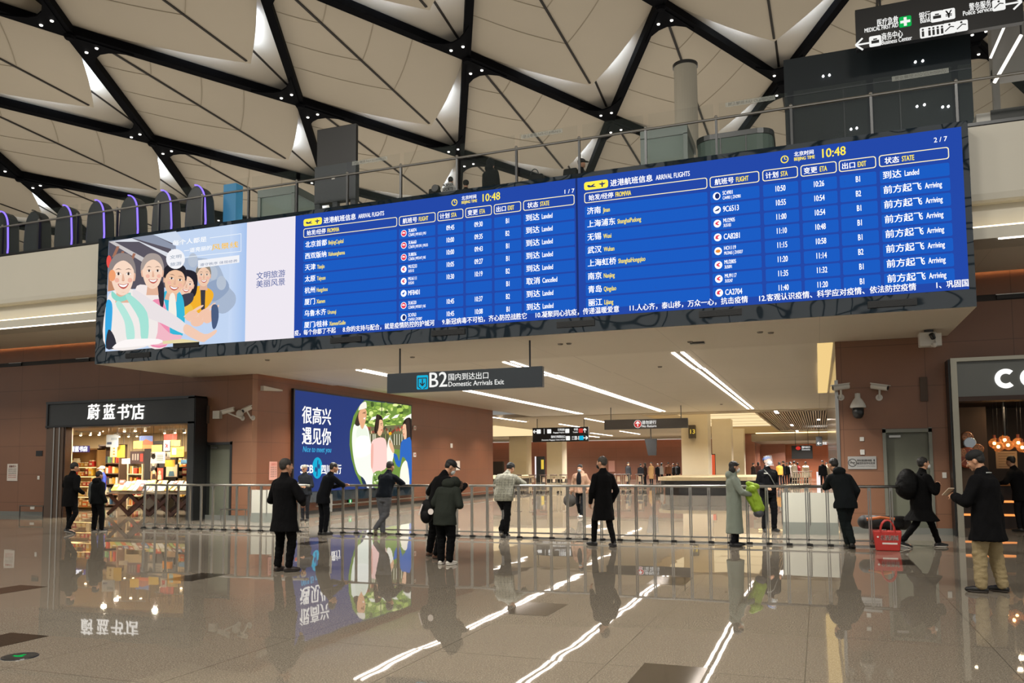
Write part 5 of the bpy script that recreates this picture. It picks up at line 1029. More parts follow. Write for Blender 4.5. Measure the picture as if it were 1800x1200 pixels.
shelf('white framed bookshelf in the middle of the bookstore', q0.x, q1.x, 25.2, [.12, .5, .92, 1.36], 1.85, mat('white_shelf', '#cbbd9f', .5), False, 'white framed shelf')
q0, q1 = PY(308, 800, 24.4), PY(336, 800, 24.4)
shelf('dark shelf with small bright goods at the right inside the bookstore', q0.x, q1.x, 24.4, [.5, .95, 1.30, 1.62], 2.1, mat('black_shelf', '#241f1d', .5), False, 'dark right shelf', 'gift')
q0, q1 = PY(212, 780, 26.6), PY(330, 780, 26.6)
shelf('long low bookcase along the back wall of the bookstore', q0.x, q1.x, 26.6, [.1, .5, .95], 1.35, shelfw, False, 'back wall bookcase')
q0, q1 = PY(254, 788, 24.2), PY(290, 788, 24.2)
m = MB(); m.box(q0.x, 24.2, 0, q1.x, 25, 2.6, mat('dark_pillar', '#2c2b2d', .5)); struct('column_bookstore', m)
for i, (px, py) in enumerate(((268, 832), (278, 833), (267, 818), (299, 827))):
    c = PY(px, py, 24.05); w2, h2 = (.20, .26) if i < 3 else (.30, .26); m = MB(); m.box(c.x-w2, 24.13, c.z-h2, c.x+w2, 24.18, c.z+h2, mat('frame_black', '#15110f', .4)); m.box(c.x-w2+.04, 24.125, c.z-h2+.04, c.x+w2-.04, 24.13, c.z+h2-.04, INK, ('#b08a62', '#a4483a', '#6f6a66', '#c2a88a')[i])
    m.poly([(c.x-w2*.5, 24.12, c.z-h2*.8), (c.x+w2*.5, 24.12, c.z-h2*.8), (c.x+w2*.35, 24.12, c.z-.02), (c.x-w2*.35, 24.12, c.z-.02)], INK, ('#3a2a2a', '#e0c8a8', '#2b2b30', '#3d5a6a')[i]); m.poly([(c.x+u, 24.118, c.z+.06+v) for u, v in ell(0, 0, .06, .075, 14)], INK, '#d9b594')
    tag(m.build('framed_picture', loc=c), 'small framed picture in the bookstore, ' + ('left one on the dark pillar', 'right one on the dark pillar', 'top one on the dark pillar', 'wide one right of the dark pillar')[i], 'picture')
POST = [(187, 764, 208, 785, '#aab2bd', 22.3, 'grey-blue printed board at the upper left'), (194, 783, 207, 803, '#d8c69a', 22.9, 'cream board with line drawings'), (206, 782, 219, 804, '#d9b64a', 22.5, 'yellow double square card left of the middle'), (235, 775, 250, 788, '#d8b24c', 22.2, 'plain yellow square card over the white framed shelf'), (245, 766, 268, 788, '#c8683c', 22.8, 'blue and orange landscape poster'), (229, 793, 253, 815, '#3a2c30', 22.6, 'dark poster with a small red figure'), (214, 806, 229, 815, '#f2f0ee', 23.2, 'small bright white board'), (267, 782, 284, 794, '#dcb850', 22.2, 'plain yellow square card in front of the dark pillar'), (265, 794, 290, 814, '#c9c9c6', 22.6, 'pale board with an ink drawing'), (288, 763, 311, 773, '#bf4a37', 22.9, 'red banner board at the upper right'), (288, 774, 298, 792, '#e6e2dc', 22.3, 'white card with a red ribbon mark'), (300, 773, 317, 784, '#d6bd74', 22.6, 'pale yellow card under the red banner'), (300, 785, 323, 803, '#dba43c', 22.2, 'orange-yellow board with a small picture'), (291, 794, 299, 807, '#e8dcc4', 22.9, 'narrow cream card right of the ink drawing'), (290, 808, 307, 820, '#d88a2c', 22.4, 'small orange board over the right pictures'), (323, 794, 329, 807, '#ece4d4', 22.4, 'narrow white card at the right jamb'), (318, 808, 331, 815, '#5f8fb8', 22.9, 'small light blue board at the right')]
for x0_, y0_, x1_, y1_, c_, Y_, lab in POST:
    a, b = PY(x0_, y0_, Y_), PY(x1_, y1_, Y_); w_, h_ = b.x-a.x, a.z-b.z
    t = thing('hanging_poster', lab+' hanging in the bookstore', 'poster', ((a.x+b.x)/2, Y_, b.z)); m = MB(); m.box(a.x, Y_, b.z, b.x, Y_+.012, a.z, INK, c_)
    y_ = Y_-.003
    if 'landscape' in lab:
        m.box(a.x, y_, b.z+h_*.55, b.x, Y_, a.z, INK, '#3d5490'); m.poly([(a.x, y_-.001, b.z+h_*.4), (a.x+w_*.5, y_-.001, b.z+h_*.75), (b.x, y_-.001, b.z+h_*.5), (b.x, y_-.001, b.z+h_*.3), (a.x, y_-.001, b.z+h_*.3)], INK, '#8c4a33')
    elif 'dark poster' in lab:
        m.box(a.x+w_*.72, y_, b.z+h_*.2, a.x+w_*.92, Y_, b.z+h_*.8, INK, '#a8342e')
        for k in range(3): m.box(a.x+w_*(.15+.18*k), y_, b.z+h_*.3, a.x+w_*(.25+.18*k), Y_, b.z+h_*.8, INK, '#8c8680')
    elif 'ink' in lab:
        m.poly([(a.x+w_*.2+u, y_, b.z+h_*.6+v) for u, v in ell(0, 0, w_*.14, h_*.24)], INK, '#2c2c30')
        for k in range(4): m.box(a.x+w_*.42, y_, b.z+h_*(.25+.14*k), a.x+w_*.9, Y_, b.z+h_*(.31+.14*k), INK, '#8d8f94')
    elif 'ribbon' in lab: m.bar((a.x+w_*.3, y_, b.z+h_*.7), (a.x+w_*.7, y_, b.z+h_*.3), .05, .002, INK, upv=(0, 1, 0), c='#b03038'); m.bar((a.x+w_*.3, y_, b.z+h_*.3), (a.x+w_*.7, y_, b.z+h_*.6), .05, .002, INK, upv=(0, 1, 0), c='#b03038')
    elif 'small picture' in lab: m.box(a.x+w_*.12, y_, b.z+h_*.25, a.x+w_*.42, Y_, b.z+h_*.85, INK, '#8fb0b4'); m.box(a.x+w_*.5, y_, b.z+h_*.55, a.x+w_*.9, Y_, b.z+h_*.75, INK, '#b06a2a')
    elif 'grey-blue' in lab: m.box(a.x+w_*.08, y_, b.z+h_*.2, a.x+w_*.45, Y_, b.z+h_*.4, INK, '#3a4660'); m.box(a.x+w_*.4, y_, b.z+h_*.55, a.x+w_*.9, Y_, b.z+h_*.75, INK, '#8d97a6')
    elif 'line drawings' in lab:
        for k in range(3): m.poly([(a.x+w_*.5+u, y_, b.z+h_*(.25+.25*k)+v) for u, v in ell(0, 0, w_*.15, h_*.07, 10)], INK, '#8a6a3a')
    m.build('card', t); m = MB()
    for k in (.15, .85): m.tube((a.x+w_*k, Y_+.006, a.z), (a.x+w_*k, Y_+.006, 3.05), .004, DSTEEL, 6)
    m.build('strings', t)
# book table with crossed legs
xa, xb, yt = PY(187, 868, 20.95).x, PY(337, 868, 20.95).x, 20.95
t = thing('book_table', 'long book display table with crossed dark wooden legs at the bookstore entrance', 'table', ((xa+xb)/2, yt+.5, 0))
m = MB(); m.box(xa, yt, .73, xb, yt+1.0, .785, mat('table_top', '#8a7a66', .4)); m.build('tabletop', t)
n_ = 4; wd = (xb-xa)/n_
for k in range(n_):
    for yy in (yt+.08, yt+.9):
        for s_ in (0, 1):
            m = MB(); m.bar((xa+wd*(k+s_), yy+.03*s_, .05), (xa+wd*(k+1-s_), yy+.03*s_, .72), .055, .11, WOODM, upv=(0, 0, 1)); m.build('leg', t)
m = MB(); m.prism([(xa+.1, yt+.1, .785), (xa+.1, yt+.9, .785), (xa+.1, yt+.9, 1.02), (xa+.1, yt+.62, 1.02)], (xb-xa-.2, 0, 0), mat('book_riser', '#6f5f4c', .5)); m.build('sloped_riser', t)
flat = {}
def flatbook(c):
    if c not in flat:
        mm = MB(); cv = mat('book_'+c, c, .5); pg = mat('book_pages', '#e6dcc4', .7)
        mm.box(-.10, 0, 0, .10, .27, .006, cv); mm.box(-.095, .004, .006, .095, .266, .024, pg); mm.box(-.10, 0, .024, .10, .27, .03, cv); mm.box(-.06, .16, .0302, .06, .23, .031, pg)
        flat[c] = mm.build('book'); return flat[c]
    o = flat[c].copy(); col.objects.link(o); return o
for r_ in range(2):
    for k in range(15):
        x = xa+.22+k*(xb-xa-.44)/14; c = ['#d9b24a', '#c4552f', '#efe6d2', '#a8c06a', '#e8d9b0', '#7c4a3a', '#d8782f', '#efe8da', '#6f7f9a', '#b5b06a'][(k*3+r_*5) % 10]
        o = flatbook(c); o.location = (x, yt+.10+.27*r_, .83+.12*r_); o.rotation_euler = (math.radians(RN.uniform(36, 58)), 0, RN.uniform(-.3, .3))
        tag(o, 'book lying tilted in the %s row on the long display table at the bookstore entrance' % ('front', 'rear')[r_], 'book', ('front', 'rear')[r_]+' row of books on the entrance table')
# ================================================================ CAFE
m = MB(); dk = mat('cafe_dark_wall', '#2e2622', .6); m.box(2.86, 24.6, 0, 10, 24.8, 3.2, dk); m.box(2.6, YW+.26, 0, 2.86, 24.8, 3.2, mat('cafe_brown_wall', '#4a382c', .6)); m.box(9.5, YW+.26, 0, 9.7, 24.8, 3.2, dk); struct('wall_cafe', m)
m = MB(); m.box(2.6, YW+.1, 3.0, 10, 24.8, 3.15, mat('cafe_ceiling', '#1d1c20', .5)); struct('ceiling_cafe', m)
CF = thing('cafe_shopfront', 'grey cafe shopfront portal with white lit letters CO at the right edge', 'shopfront', (5, 19.8, 0))
m = MB(); m.box(2.74, 19.82, 0, 2.86, YW+.1, 3.84, mat('pale_steel', '#9c988a', .3, .6)); m.box(2.86, 19.82, 3.76, 10, YW, 3.84, MATS['pale_steel']); m.build('frame', CF)
m = MB(); m.box(2.70, 19.9, 0, 2.74, YW+.1, 3.82, BLACKP); m.build('frame_black_strip', CF)  # narrow black strip along the outer side of the frame
m = MB(); m.box(2.86, 19.9, 3.0, 10, YW+.1, 3.76, mat('cafe_sign_grey', '#5f615e', .4, .3)); m.build('sign_band', CF); m = MB(); m.box(2.86, 19.86, 2.90, 10, YW+.1, 3.0, mat('dark_bronze', '#3a2a22', .25, .5)); m.build('sign_sill', CF)
m = MB(); a, b = PY(1749, 683, 19.88), PY(1785, 683, 19.88); hgt = PY(1766, 648, 19.88).z-a.z
def ringarc(cx, cz, r, w_, a0, a1):
    n = 24; o = []; i = []
    for k in range(n+1): t_ = math.radians(a0+(a1-a0)*k/n); o.append((cx+r*math.cos(t_), 19.87, cz+r*math.sin(t_))); i.append((cx+(r-w_)*math.cos(t_), 19.87, cz+(r-w_)*math.sin(t_)))
    m.add(o+i, [(k, k+1, n+2+k, n+1+k) for k in range(n)], L_TEXT)
ringarc(a.x+hgt/2, a.z+hgt/2, hgt/2, hgt*.25, 48, 312); ringarc(a.x+hgt*1.62, a.z+hgt/2, hgt/2, hgt*.25, 0, 360); m.build('lettering', CF)
for px, py in ((1748, 697), (1770, 725), (1697, 728), (1790, 738)):
    c = PY(px, py, 21.2); m = MB(); z_ = min(c.z, 2.98); m.lathe((c.x, 21.2, 2.955), [(.05, 0), (.06, .045)], lit('cafe_spot', '#ffe2b8', 12.), 12); tag(m.build('cafe_spotlight', loc=(c.x, 21.2, 2.95)), 'tiny recessed spotlight in the dark cafe ceiling', 'spotlight', 'cafe ceiling spotlights')
t = thing('pendant_cluster', 'cluster of glowing amber glass globe pendants in the cafe', 'pendant lamp', (PY(1766, 780, 22.2).x, 22.2, 3.0)); amb = mat('amber_glass', '#c98f62', .05, emit='#e08a40', es=.06, alpha=.26); bulb = lit('amber_bulb', '#ffc070', 30.)
for px, py in ((1766, 773), (1755, 785), (1772, 782), (1790, 778), (1797, 786), (1748, 779)):
    c = PY(px, py, 22.2+(px % 3)*.1); m = MB(); m.ball(c, .125, amb, 18, 12); g = m.build('globe', t, smooth=True); m = MB(); m.ball(c, .035, bulb, 10, 6); m.build('bulb', g); m = MB(); m.tube(c+V((0, 0, .11)), c+V((0, 0, .2)), .035, mat('copper', '#9c5a44', .3, .8)); m.tube(c+V((0, 0, .2)), (c.x, c.y, 3.0), .006, BLACKP, 6); m.build('stem', t)
m = MB(); c = PY(1766, 760, 22.2); m.tube((c.x, 22.2, 2.2), (c.x, 22.2, 3.0), .03, DSTEEL); m.build('rod', t)
for i, (px, py, r_, c_) in enumerate(((1700, 768, .13, '#a5714a'), (1704, 778, .14, '#c9d6e4'), (1719, 789, .12, '#b87a4a'), (1701, 804, .25, '#b0502e'), (1690, 795, .10, '#c4875a'))):
    c = PY(px, py, 22); t = thing('wall_plate', ('brown round wall plate at the top of the cafe plate cluster', 'pale blue round mirror plate in the cafe plate cluster', 'tan round wall plate at the right of the cafe plate cluster', 'largest orange-red patterned round plate in the cafe cluster', 'small round plate at the left of the cafe plate cluster')[i], 'wall plate', (c.x, 22, c.z))
    m = MB(); m.lathe((c.x, 21.95-.01*i, c.z), [(r_*.85, 0), (r_, .02), (r_, .05)], mat('plate_'+c_, c_, .3 if i != 1 else .15, .0 if i != 1 else .3), 28, 'y'); m.build('plate', t)
    m = MB()
    for k in range(9 if i == 3 else 5): q = k*2.4; m.bar((c.x+r_*.15*math.cos(q), 21.945-.01*i, c.z+r_*.15*math.sin(q)), (c.x+r_*.75*math.cos(q+.5), 21.945-.01*i, c.z+r_*.75*math.sin(q+.5)), .018, .004, mat('plate_paint', '#e6a070', .4), upv=(0, 1, 0))
    if i != 1: m.build('painted_pattern', t)
m = MB(); m.box(2.87, 22.08, .9, 3.75, 22.12, 2.9, mat('cafe_screen_wall', '#5a4432', .6)); struct('wall_cafe_screen', m)
a, c = PY(1750, 793, 23), PY(1789, 823, 23); t = thing('menu_board', 'beige slatted menu board under the amber pendants in the cafe', 'board', (a.x, 23, c.z)); m = MB(); m.box(a.x, 23, c.z, c.x, 23.04, a.z, mat('menu_beige', '#9a8468', .5)); m.build('panel', t); m = MB()
for k in range(6): m.box(a.x+.05, 22.99, c.z+(a.z-c.z)*(.1+.15*k), c.x-.05, 23, c.z+(a.z-c.z)*(.13+.15*k), mat('menu_line', '#6f5c46', .5))
m.build('lines', t)
t = thing('cafe_counter', 'dark wooden cafe counter with warm glowing shelves behind the man in khaki trousers', 'counter', (5, 22.7, 0)); m = MB(); m.box(2.95, 22.5, 0, 8.5, 23.1, 1.02, mat('counter_dark', '#2c201a', .5)); m.build('body', t); m = MB(); m.box(2.92, 22.45, 1.02, 8.5, 23.15, 1.07, mat('counter_wood', '#9a6a3c', .4, var=.2, vs=5)); m.build('worktop', t)
for z in (.3, .62): m = MB(); m.box(2.97, 22.47, z, 8.4, 22.5, z+.05, lit('counter_glow', '#e08a48', 1.6)); m.build('glow_strip', t)
m = MB(); a, c = PY(1786, 842, 22.7), PY(1797, 856, 22.7); m.ball((a.x+.06, 22.7, 1.18), .11, mat('copper_jar', '#b86a3a', .3, .6), 16, 10); tag(m.build('copper_jar', loc=(a.x, 22.7, 1.07), smooth=True), 'round copper jar standing on the cafe counter', 'jar')
area('cafe_downlight', (4.2, 22, 2.9), .1, 14, (1, .7, .42)); area('cafe_downlight', (3.4, 23.4, 2.9), .1, 10, (1, .7, .42))
# ================================================================ PEOPLE
class Soft:                                                   # closed lofts fused into one skin by voxel remeshing
    def __init__(s): s.b = MB()
    def cap(s, p, q, r1, r2=None, flat=None, n=12):
        p, q = V(p), V(q); r2 = r1 if r2 is None else r2; t = q-p
        if t.length < 1e-5: t = V((0, 0, 1e-4))
        t.normalize(); a = V((0, 0, 1)) if abs(t.z) < .9 else V((1, 0, 0)); a = t.cross(a).normalized(); b = t.cross(a); rings = []
        for k in range(4): al = -pi/2+pi/2*k/3; rings.append((p+t*r1*math.sin(al), max(.002, r1*math.cos(al))))
        for k in range(4): al = pi/2*k/3; rings.append((q+t*r2*math.sin(al), max(.002, r2*math.cos(al))))
        vs = []
        for c, r in rings:
            for i in range(n):
                d = (a*math.cos(2*pi*i/n)+b*math.sin(2*pi*i/n))*r
                if flat: ax = V(flat[0]).normalized(); d = d - ax*d.dot(ax)*(1-flat[1])
                vs.append(c+d)
        fs = [tuple(range(n))[::-1], tuple(range(7*n, 8*n))]
        for k in range(7):
            for i in range(n): j = (i+1) % n; fs.append((k*n+i, k*n+j, (k+1)*n+j, (k+1)*n+i))
        s.b.add(vs, fs, WHITE); return s
    def ball(s, c, rx, ry, rz, R=None, n=16, k=10):
        b = MB(); b.ball((0, 0, 0), 1., WHITE, n, k, (rx, ry, rz)); s.b.add([(R @ q if R else q)+V(c) for q in b.v], b.f, WHITE); return s
    def loft(s, rings, n=20):                                 # (centre, rx, ry, yaw[, tilt axis normal])
        vs = []; cs = [V(r[0]) for r in rings]
        for i, r in enumerate(rings):
            t = (cs[min(i+1, len(cs)-1)]-cs[max(i-1, 0)]).normalized(); x = V((math.cos(r[3]), math.sin(r[3]), 0)); y = t.cross(x).normalized(); x = y.cross(t).normalized()
            for k in range(n): a = 2*pi*k/n; vs.append(cs[i]+x*r[1]*math.cos(a)+y*r[2]*math.sin(a))
        fs = [tuple(range(n))[::-1], tuple(range((len(rings)-1)*n, len(rings)*n))]
        for q in range(len(rings)-1):
            for k in range(n): j = (k+1) % n; fs.append((q*n+k, q*n+j, (q+1)*n+j, (q+1)*n+k))
        s.b.add(vs, fs, WHITE); return s
    def build(s, name, m, parent, vox, sm=3, fold=0., ff=(9, 9, 16), seed=0.):
        me = bpy.data.meshes.new('tmp'); me.from_pydata([tuple(v) for v in s.b.v], [], s.b.f); o = bpy.data.objects.new('tmp', me); col.objects.link(o)
        r = o.modifiers.new('r', 'REMESH'); r.mode = 'VOXEL'; r.voxel_size = vox
        q = o.modifiers.new('s', 'SMOOTH'); q.factor = .5; q.iterations = sm
        dg = bpy.context.evaluated_depsgraph_get(); dg.update(); nm = bpy.data.meshes.new_from_object(o.evaluated_get(dg)); bpy.data.objects.remove(o); bpy.data.meshes.remove(me)
        nm.name = name; nm.materials.clear(); nm.materials.append(m); nm.polygons.foreach_set('use_smooth', [True]*len(nm.polygons))
        if fold:
            nn = [v.normal.copy() for v in nm.vertices]
            for v, n in zip(nm.vertices, nn):
                c = V((v.co.x*ff[0]+seed, v.co.y*ff[1], v.co.z*ff[2])); v.co += n*fold*(noise.noise(c)+.5*noise.noise(c*2.1))
        o = bpy.data.objects.new(name, nm); col.objects.link(o); o.parent = parent; WM[o.name] = wm(parent); return o
def joint(a, b, l1, l2, hint):                                # two-bone bend
    a, b = V(a), V(b); d = b-a; L = min(d.length, (l1+l2)*.999)
    if d.length > L: b = a+d.normalized()*L; d = b-a
    u = d.normalized(); x = (l1*l1-l2*l2+L*L)/(2*L); h = math.sqrt(max(0, l1*l1-x*x)); hv = V(hint); hv = (hv-u*hv.dot(u)).normalized()
    return a+u*x+hv*h, b
def fabric(name, c, rough=.9, **k):
    l = lin(c)
    return mat(name, c, rough, bump=.25, bs=60, spec=.12 if max(l[:3]) < .03 else .3, **k)
SK = mat('skin', '#b98a6c', .55, var=.06, vs=12); HAIRB = mat('hair_black', '#14110f', .6, bump=.4, bs=90); HAIRG = mat('hair_grey', '#6f6a63', .65, bump=.4, bs=90)
EYEW = mat('eye_white', '#d8d2c8', .3); EYED = mat('eye_dark', '#1a1210', .2); MASKW = mat('mask_white', '#cfd0ce', .8); MASKB = mat('mask_blue', '#b9cdd6', .8)
def person(name_lab, loc, face, Ht=1.70, group=None, lod=0, pel=(0, 0, 0), lean=(0, 0), twist=0., head=(0, 0), headoff=(0, 0, 0), LF=(-.10, .0, .12), RF=(.10, 0., -.12), Lft=0., Rft=0., LH=None, RH=None, Lel=None, Rel=None, LE=None, RE=None,
           coat='#16181b', hem=.86, puff=1.0, coat_open=0., collar='none', trousers='#121316', baggy=1.0, shoe='#161616', sole='#161616', hair='short', hairc=None, mask=None, sleeves=True, shoeh=0., kneehint=None, skin=None, coatvar=0., fold=.006, pattern=None):
    s = Ht/1.72; t = thing('person', name_lab, 'person', loc, face, group); sk = skin or SK
    S_ = lambda x, y, z: V((x, y, z))*s
    P = S_(pel[0], pel[1], .93+pel[2]); N = P + S_(lean[0], lean[1], 0); N.z = P.z + math.sqrt(max(.1, (.52*s)**2-(N-P).xy.length_squared))
    ct, st = math.cos(twist), math.sin(twist); right = V((ct, st, 0)); fwd = V((-st, ct, 0)); upv = (N-P).normalized(); fwd = (fwd-upv*fwd.dot(upv)).normalized(); 
    bp = lambda k: P.lerp(N, k)
    sh = {-1: N - right*.168*s - upv*.098*s, 1: N + right*.168*s - upv*.098*s}; hip = {-1: P + S_(-.092, 0, -.03), 1: P + S_(.092, 0, -.03)}
    fy = {-1: LF[2], 1: RF[2]}; ft = {-1: Lft, 1: Rft}; ank = {}; knee = {}; fd = {}
    for q, F_ in ((-1, LF), (1, RF)):
        d = V((math.sin(fy[q])*-1, math.cos(fy[q]), 0)); fd[q] = d; a = V((F_[0], F_[1], 0))*s
        lift = ft[q]; ank[q] = a + V((0, 0, .085*s)) + (V((0, 0, .12*s*math.sin(lift))) - d*.0 if lift else V((0, 0, 0)))
        kh = kneehint[q] if kneehint else (d.x, d.y, .0); knee[q], ank[q] = joint(hip[q], ank[q], .416*s, .404*s, kh)
    hands = {}; elb = {}
    for q, h, e in ((-1, LH, Lel), (1, RH, Rel)):
        hp = V(h)*s if h else sh[q] + right*q*.07*s + V((0, 0, -.54*s)) + fwd*.06*s
        eh = V(e) if e else V((q*.35, -1, -.1)); eh = right*eh.x+fwd*eh.y+V((0, 0, eh.z)); elb[q], hands[q] = joint(sh[q], hp, .285*s, .26*s, eh)
        ex = LE if q < 0 else RE
        if ex: elb[q] = sh[q] + (V(ex)*s-sh[q]).normalized()*.285*s; hands[q] = elb[q] + (hp-elb[q]).normalized()*.26*s
    # head frame
    hy, hp_ = head; HR = M.Rotation(twist+hy, 3, 'Z') @ M.Rotation(hp_, 3, 'X'); nk = N + V(headoff)*.4*s; hc = N + upv*.14*s + V(headoff)*s + HR @ V((0, .025, .03))*s
    hw = lambda x, y, z: hc + HR @ (V((x, y, z))*s)
    # ---- body, one skin
    b = Soft(); hi = lod == 0
    b.ball(hw(0, -.012, .028), .076*s, .094*s, .094*s, HR); b.ball(hw(0, .030, -.025), .060*s, .066*s, .088*s, HR); b.ball(hw(0, .058, -.095), .030*s, .027*s, .022*s, HR)
    if hi:
        b.cap(hw(0, .090, .005), hw(0, .112, -.034), .008*s, .015*s); b.cap(hw(-.034, .080, .022), hw(.034, .080, .022), .015*s); b.ball(hw(0, .086, -.066), .026*s, .013*s, .010*s, HR)
        for q in (-1, 1): b.ball(hw(q*.078, -.008, -.012), .011*s, .022*s, .034*s, HR); b.ball(hw(q*.038, .068, -.03), .022*s, .02*s, .022*s, HR)
    b.cap(N-upv*.03*s, hw(0, -.02, -.06), .060*s, .055*s)
    b.loft([(P-V((0, 0, .12*s)), .12*s, .09*s, twist*.3), (P, .155*s, .105*s, twist*.4), (bp(.35), .135*s, .095*s, twist*.6), (bp(.7), .155*s, .105*s, twist), (bp(.9), .16*s, .085*s, twist), (N, .06*s, .06*s, twist)])
    for q in (-1, 1):
        b.cap(hip[q], knee[q], .070*s, .048*s); b.cap(knee[q], ank[q], .047*s, .034*s); d = fd[q]
        b.cap(ank[q]-V((0, 0, .04*s)), ank[q]+d*.13*s-V((0, 0, .055*s+.08*s*math.sin(ft[q]))), .032*s, .028*s)
        b.cap(sh[q], elb[q], .052*s, .042*s); b.cap(elb[q], hands[q], .041*s, .027*s)
        # hand with palm, four fingers and thumb
        f_ = (hands[q]-elb[q]).normalized(); n_ = (-right*q*.8+V((0, 0, -.3))+fwd*.3); n_ = (n_-f_*n_.dot(f_)).normalized(); sd = f_.cross(n_).normalized()
        if hi:
            for i in range(4):
                o_ = (i-1.5)*.0195*s; b0 = hands[q]+sd*o_*.75; b1 = hands[q]+f_*(.088-.004*abs(i-1.3))*s+sd*o_; b.cap(b0, b1, .0145*s, .0115*s, (n_, .9))
                L = (.072, .082, .076, .058)[i]*s; d1 = (f_*.88+n_*.47).normalized(); d2 = (f_*.5+n_*.86).normalized(); k1 = b1+d1*L*.5; b.cap(b1, k1, .0098*s, .0090*s); b.cap(k1, k1+d2*L*.5, .0088*s, .0075*s)
            tb = hands[q]+f_*.028*s+sd*.028*s*(1 if sd.dot(fwd) > 0 else -1); ts = sd*(1 if sd.dot(fwd) > 0 else -1); t1 = tb+(f_*.6+ts*.7+n_*.35).normalized()*.036*s; b.cap(tb, t1, .0135*s, .0112*s); b.cap(t1, t1+(f_*.85+n_*.45).normalized()*.032*s, .0108*s, .0088*s)
        else: b.cap(hands[q], hands[q]+f_*.12*s, .03*s, .02*s)
    b.build('body', sk, t, .0085*s if hi else .02*s, 2)
    if hi:
        e = MB()
        for q in (-1, 1): e.ball(hw(q*.031, .079, .0), .0115*s, EYEW, 10, 6, (1.2, 1, .75)); e.ball(hw(q*.031, .0875, .0), .0058*s, EYED, 8, 5)
        w_ = e.build('eyes'); w_.parent = t
    # ---- hair or cap
    h = Soft(); hm = hairc or HAIRB
    if hair != 'none':
        h.ball(hw(0, -.016, .046), .083*s, .099*s, .088*s, HR); h.ball(hw(0, -.050, .008), .074*s, .060*s, .066*s, HR)
        if hair == 'bob':
            for q in (-1, 1): h.ball(hw(q*.066, -.030, -.045), .028*s, .052*s, .080*s, HR)
            h.ball(hw(0, -.058, -.05), .082*s, .052*s, .088*s, HR); h.cap(hw(-.05, .078, .062), hw(.05, .078, .062), .020*s)
        if hair == 'tied': h.ball(hw(0, -.115, .03), .035*s, .035*s, .04*s, HR); h.cap(hw(-.04, .07, .075), hw(.04, .07, .075), .02*s)
        if hair == 'long': 
            for q in (-1, 1): h.cap(hw(q*.07, -.02, .0), hw(q*.085, .02, -.17), .035*s, .03*s)
            h.ball(hw(0, -.07, -.10), .085*s, .045*s, .12*s, HR)
        h.build('hair', hm, t, .010*s if hi else .02*s, 2, .003, (60, 60, 25))
    if hair in ('capped',): pass
    # ---- trousers
    T = Soft(); T.loft([(P-V((0, 0, .15*s)), .14*s, .11*s, twist*.3), (P-V((0, 0, .04*s)), .168*s, .122*s, twist*.4), (P+V((0, 0, .09*s)), .152*s, .112*s, twist*.5)])
    for q in (-1, 1): T.cap(hip[q]-V((0, 0, .02)), knee[q], .092*s*baggy, .066*s*baggy); T.cap(knee[q], ank[q]+V((0, 0, .01*s)), .066*s*baggy, .052*s*baggy)
    tm = fabric('trousers_'+trousers, trousers); T.build('trousers', tm, t, .012*s if hi else .025*s, 3, min(fold, .0075)*1.4, (8, 8, 22), loc[0])
    # ---- coat or jacket
    if coat:
        c = Soft(); hz = hem*s; hb = V((P.x, P.y, hz)); g = puff; rr_ = []; wl = max(.185*g, .112+.092*baggy)/g; wy = max(.140*g, .030+.092*baggy)/g
        if hz < P.z-.12*s:
            hb = hb + (P-V((0, 0, 0))-hb).normalized()*0; rr_ += [(hb, (wl+coat_open)*s*g, (wy+.01+coat_open*.6)*s*g, twist*.4), (hb.lerp(P, .5), wl*s*g, wy*s*g, twist*.4)]
        else: rr_ += [(V((P.x, P.y, hz)), max(.172, wl-.012)*s*g, max(.128, wy-.01)*s*g, twist*.4)]
        if P.z > rr_[-1][0].z+.03: rr_ += [(P, .180*s*g, .134*s*g, twist*.4)]
        rr_ += [(bp(.35), .172*s*g, .126*s*g, twist*.7), (bp(.68), .190*s*g, .136*s*g, twist), (bp(.84), .178*s*g, .118*s*g, twist), (bp(.95), .11*s, .09*s, twist), (N+upv*.03*s, .074*s, .074*s, twist)]
        c.loft(rr_, 24)
        for q in (-1, 1): c.cap(N+right*q*.035*s-upv*.045*s, sh[q]-right*q*.01*s, .066*s, .070*s*g); c.cap(sh[q], elb[q], .072*s*g, .060*s*g); c.cap(elb[q], elb[q].lerp(hands[q], .96), .060*s*g, .043*s*g)
        if collar == 'high': c.cap(N-upv*.02*s, N+upv*.045*s+V(headoff)*.3*s, .076*s, .070*s)
        elif collar == 'hood': c.ball(N-fwd*.085*s+upv*.01*s, .125*s, .075*s, .085*s, M.Rotation(twist, 3, 'Z')); c.cap(N, N+upv*.05*s, .08*s)
        elif collar == 'up': c.ball(hw(0, -.03, .02), .115*s, .115*s, .135*s, HR); c.ball(N-fwd*.06*s+upv*.05*s, .13*s, .09*s, .09*s)
        else: c.cap(N-upv*.02*s, N+upv*.03*s, .078*s, .072*s)
        cm = pattern or fabric('cloth_'+coat, coat, var=coatvar); c.build('coat' if hem < .75 else 'jacket', cm, t, .013*s if hi else .025*s, 3, fold*1.5, (10, 10, 5), loc[1])
    # ---- shoes
    for q in (-1, 1):
        d = fd[q]; up_ = math.sin(ft[q]); heel = ank[q]-d*.045*s-V((0, 0, .045*s)); toe = ank[q]+d*.155*s-V((0, 0, .052*s+.165*s*up_)); ballp = ank[q]+d*.09*s-V((0, 0, .048*s+.10*s*up_)); h = Soft()
        h.cap(heel, ballp, .038*s, .042*s); h.cap(ballp, toe, .041*s, .030*s); h.cap(ank[q]-V((0, 0, .02*s)), ank[q]+V((0, 0, (.015+shoeh)*s)), .046*s, .047*s)
        so = h.build('shoe', mat('shoe_'+shoe, shoe, .5), t, .011*s if hi else .02*s, 2)
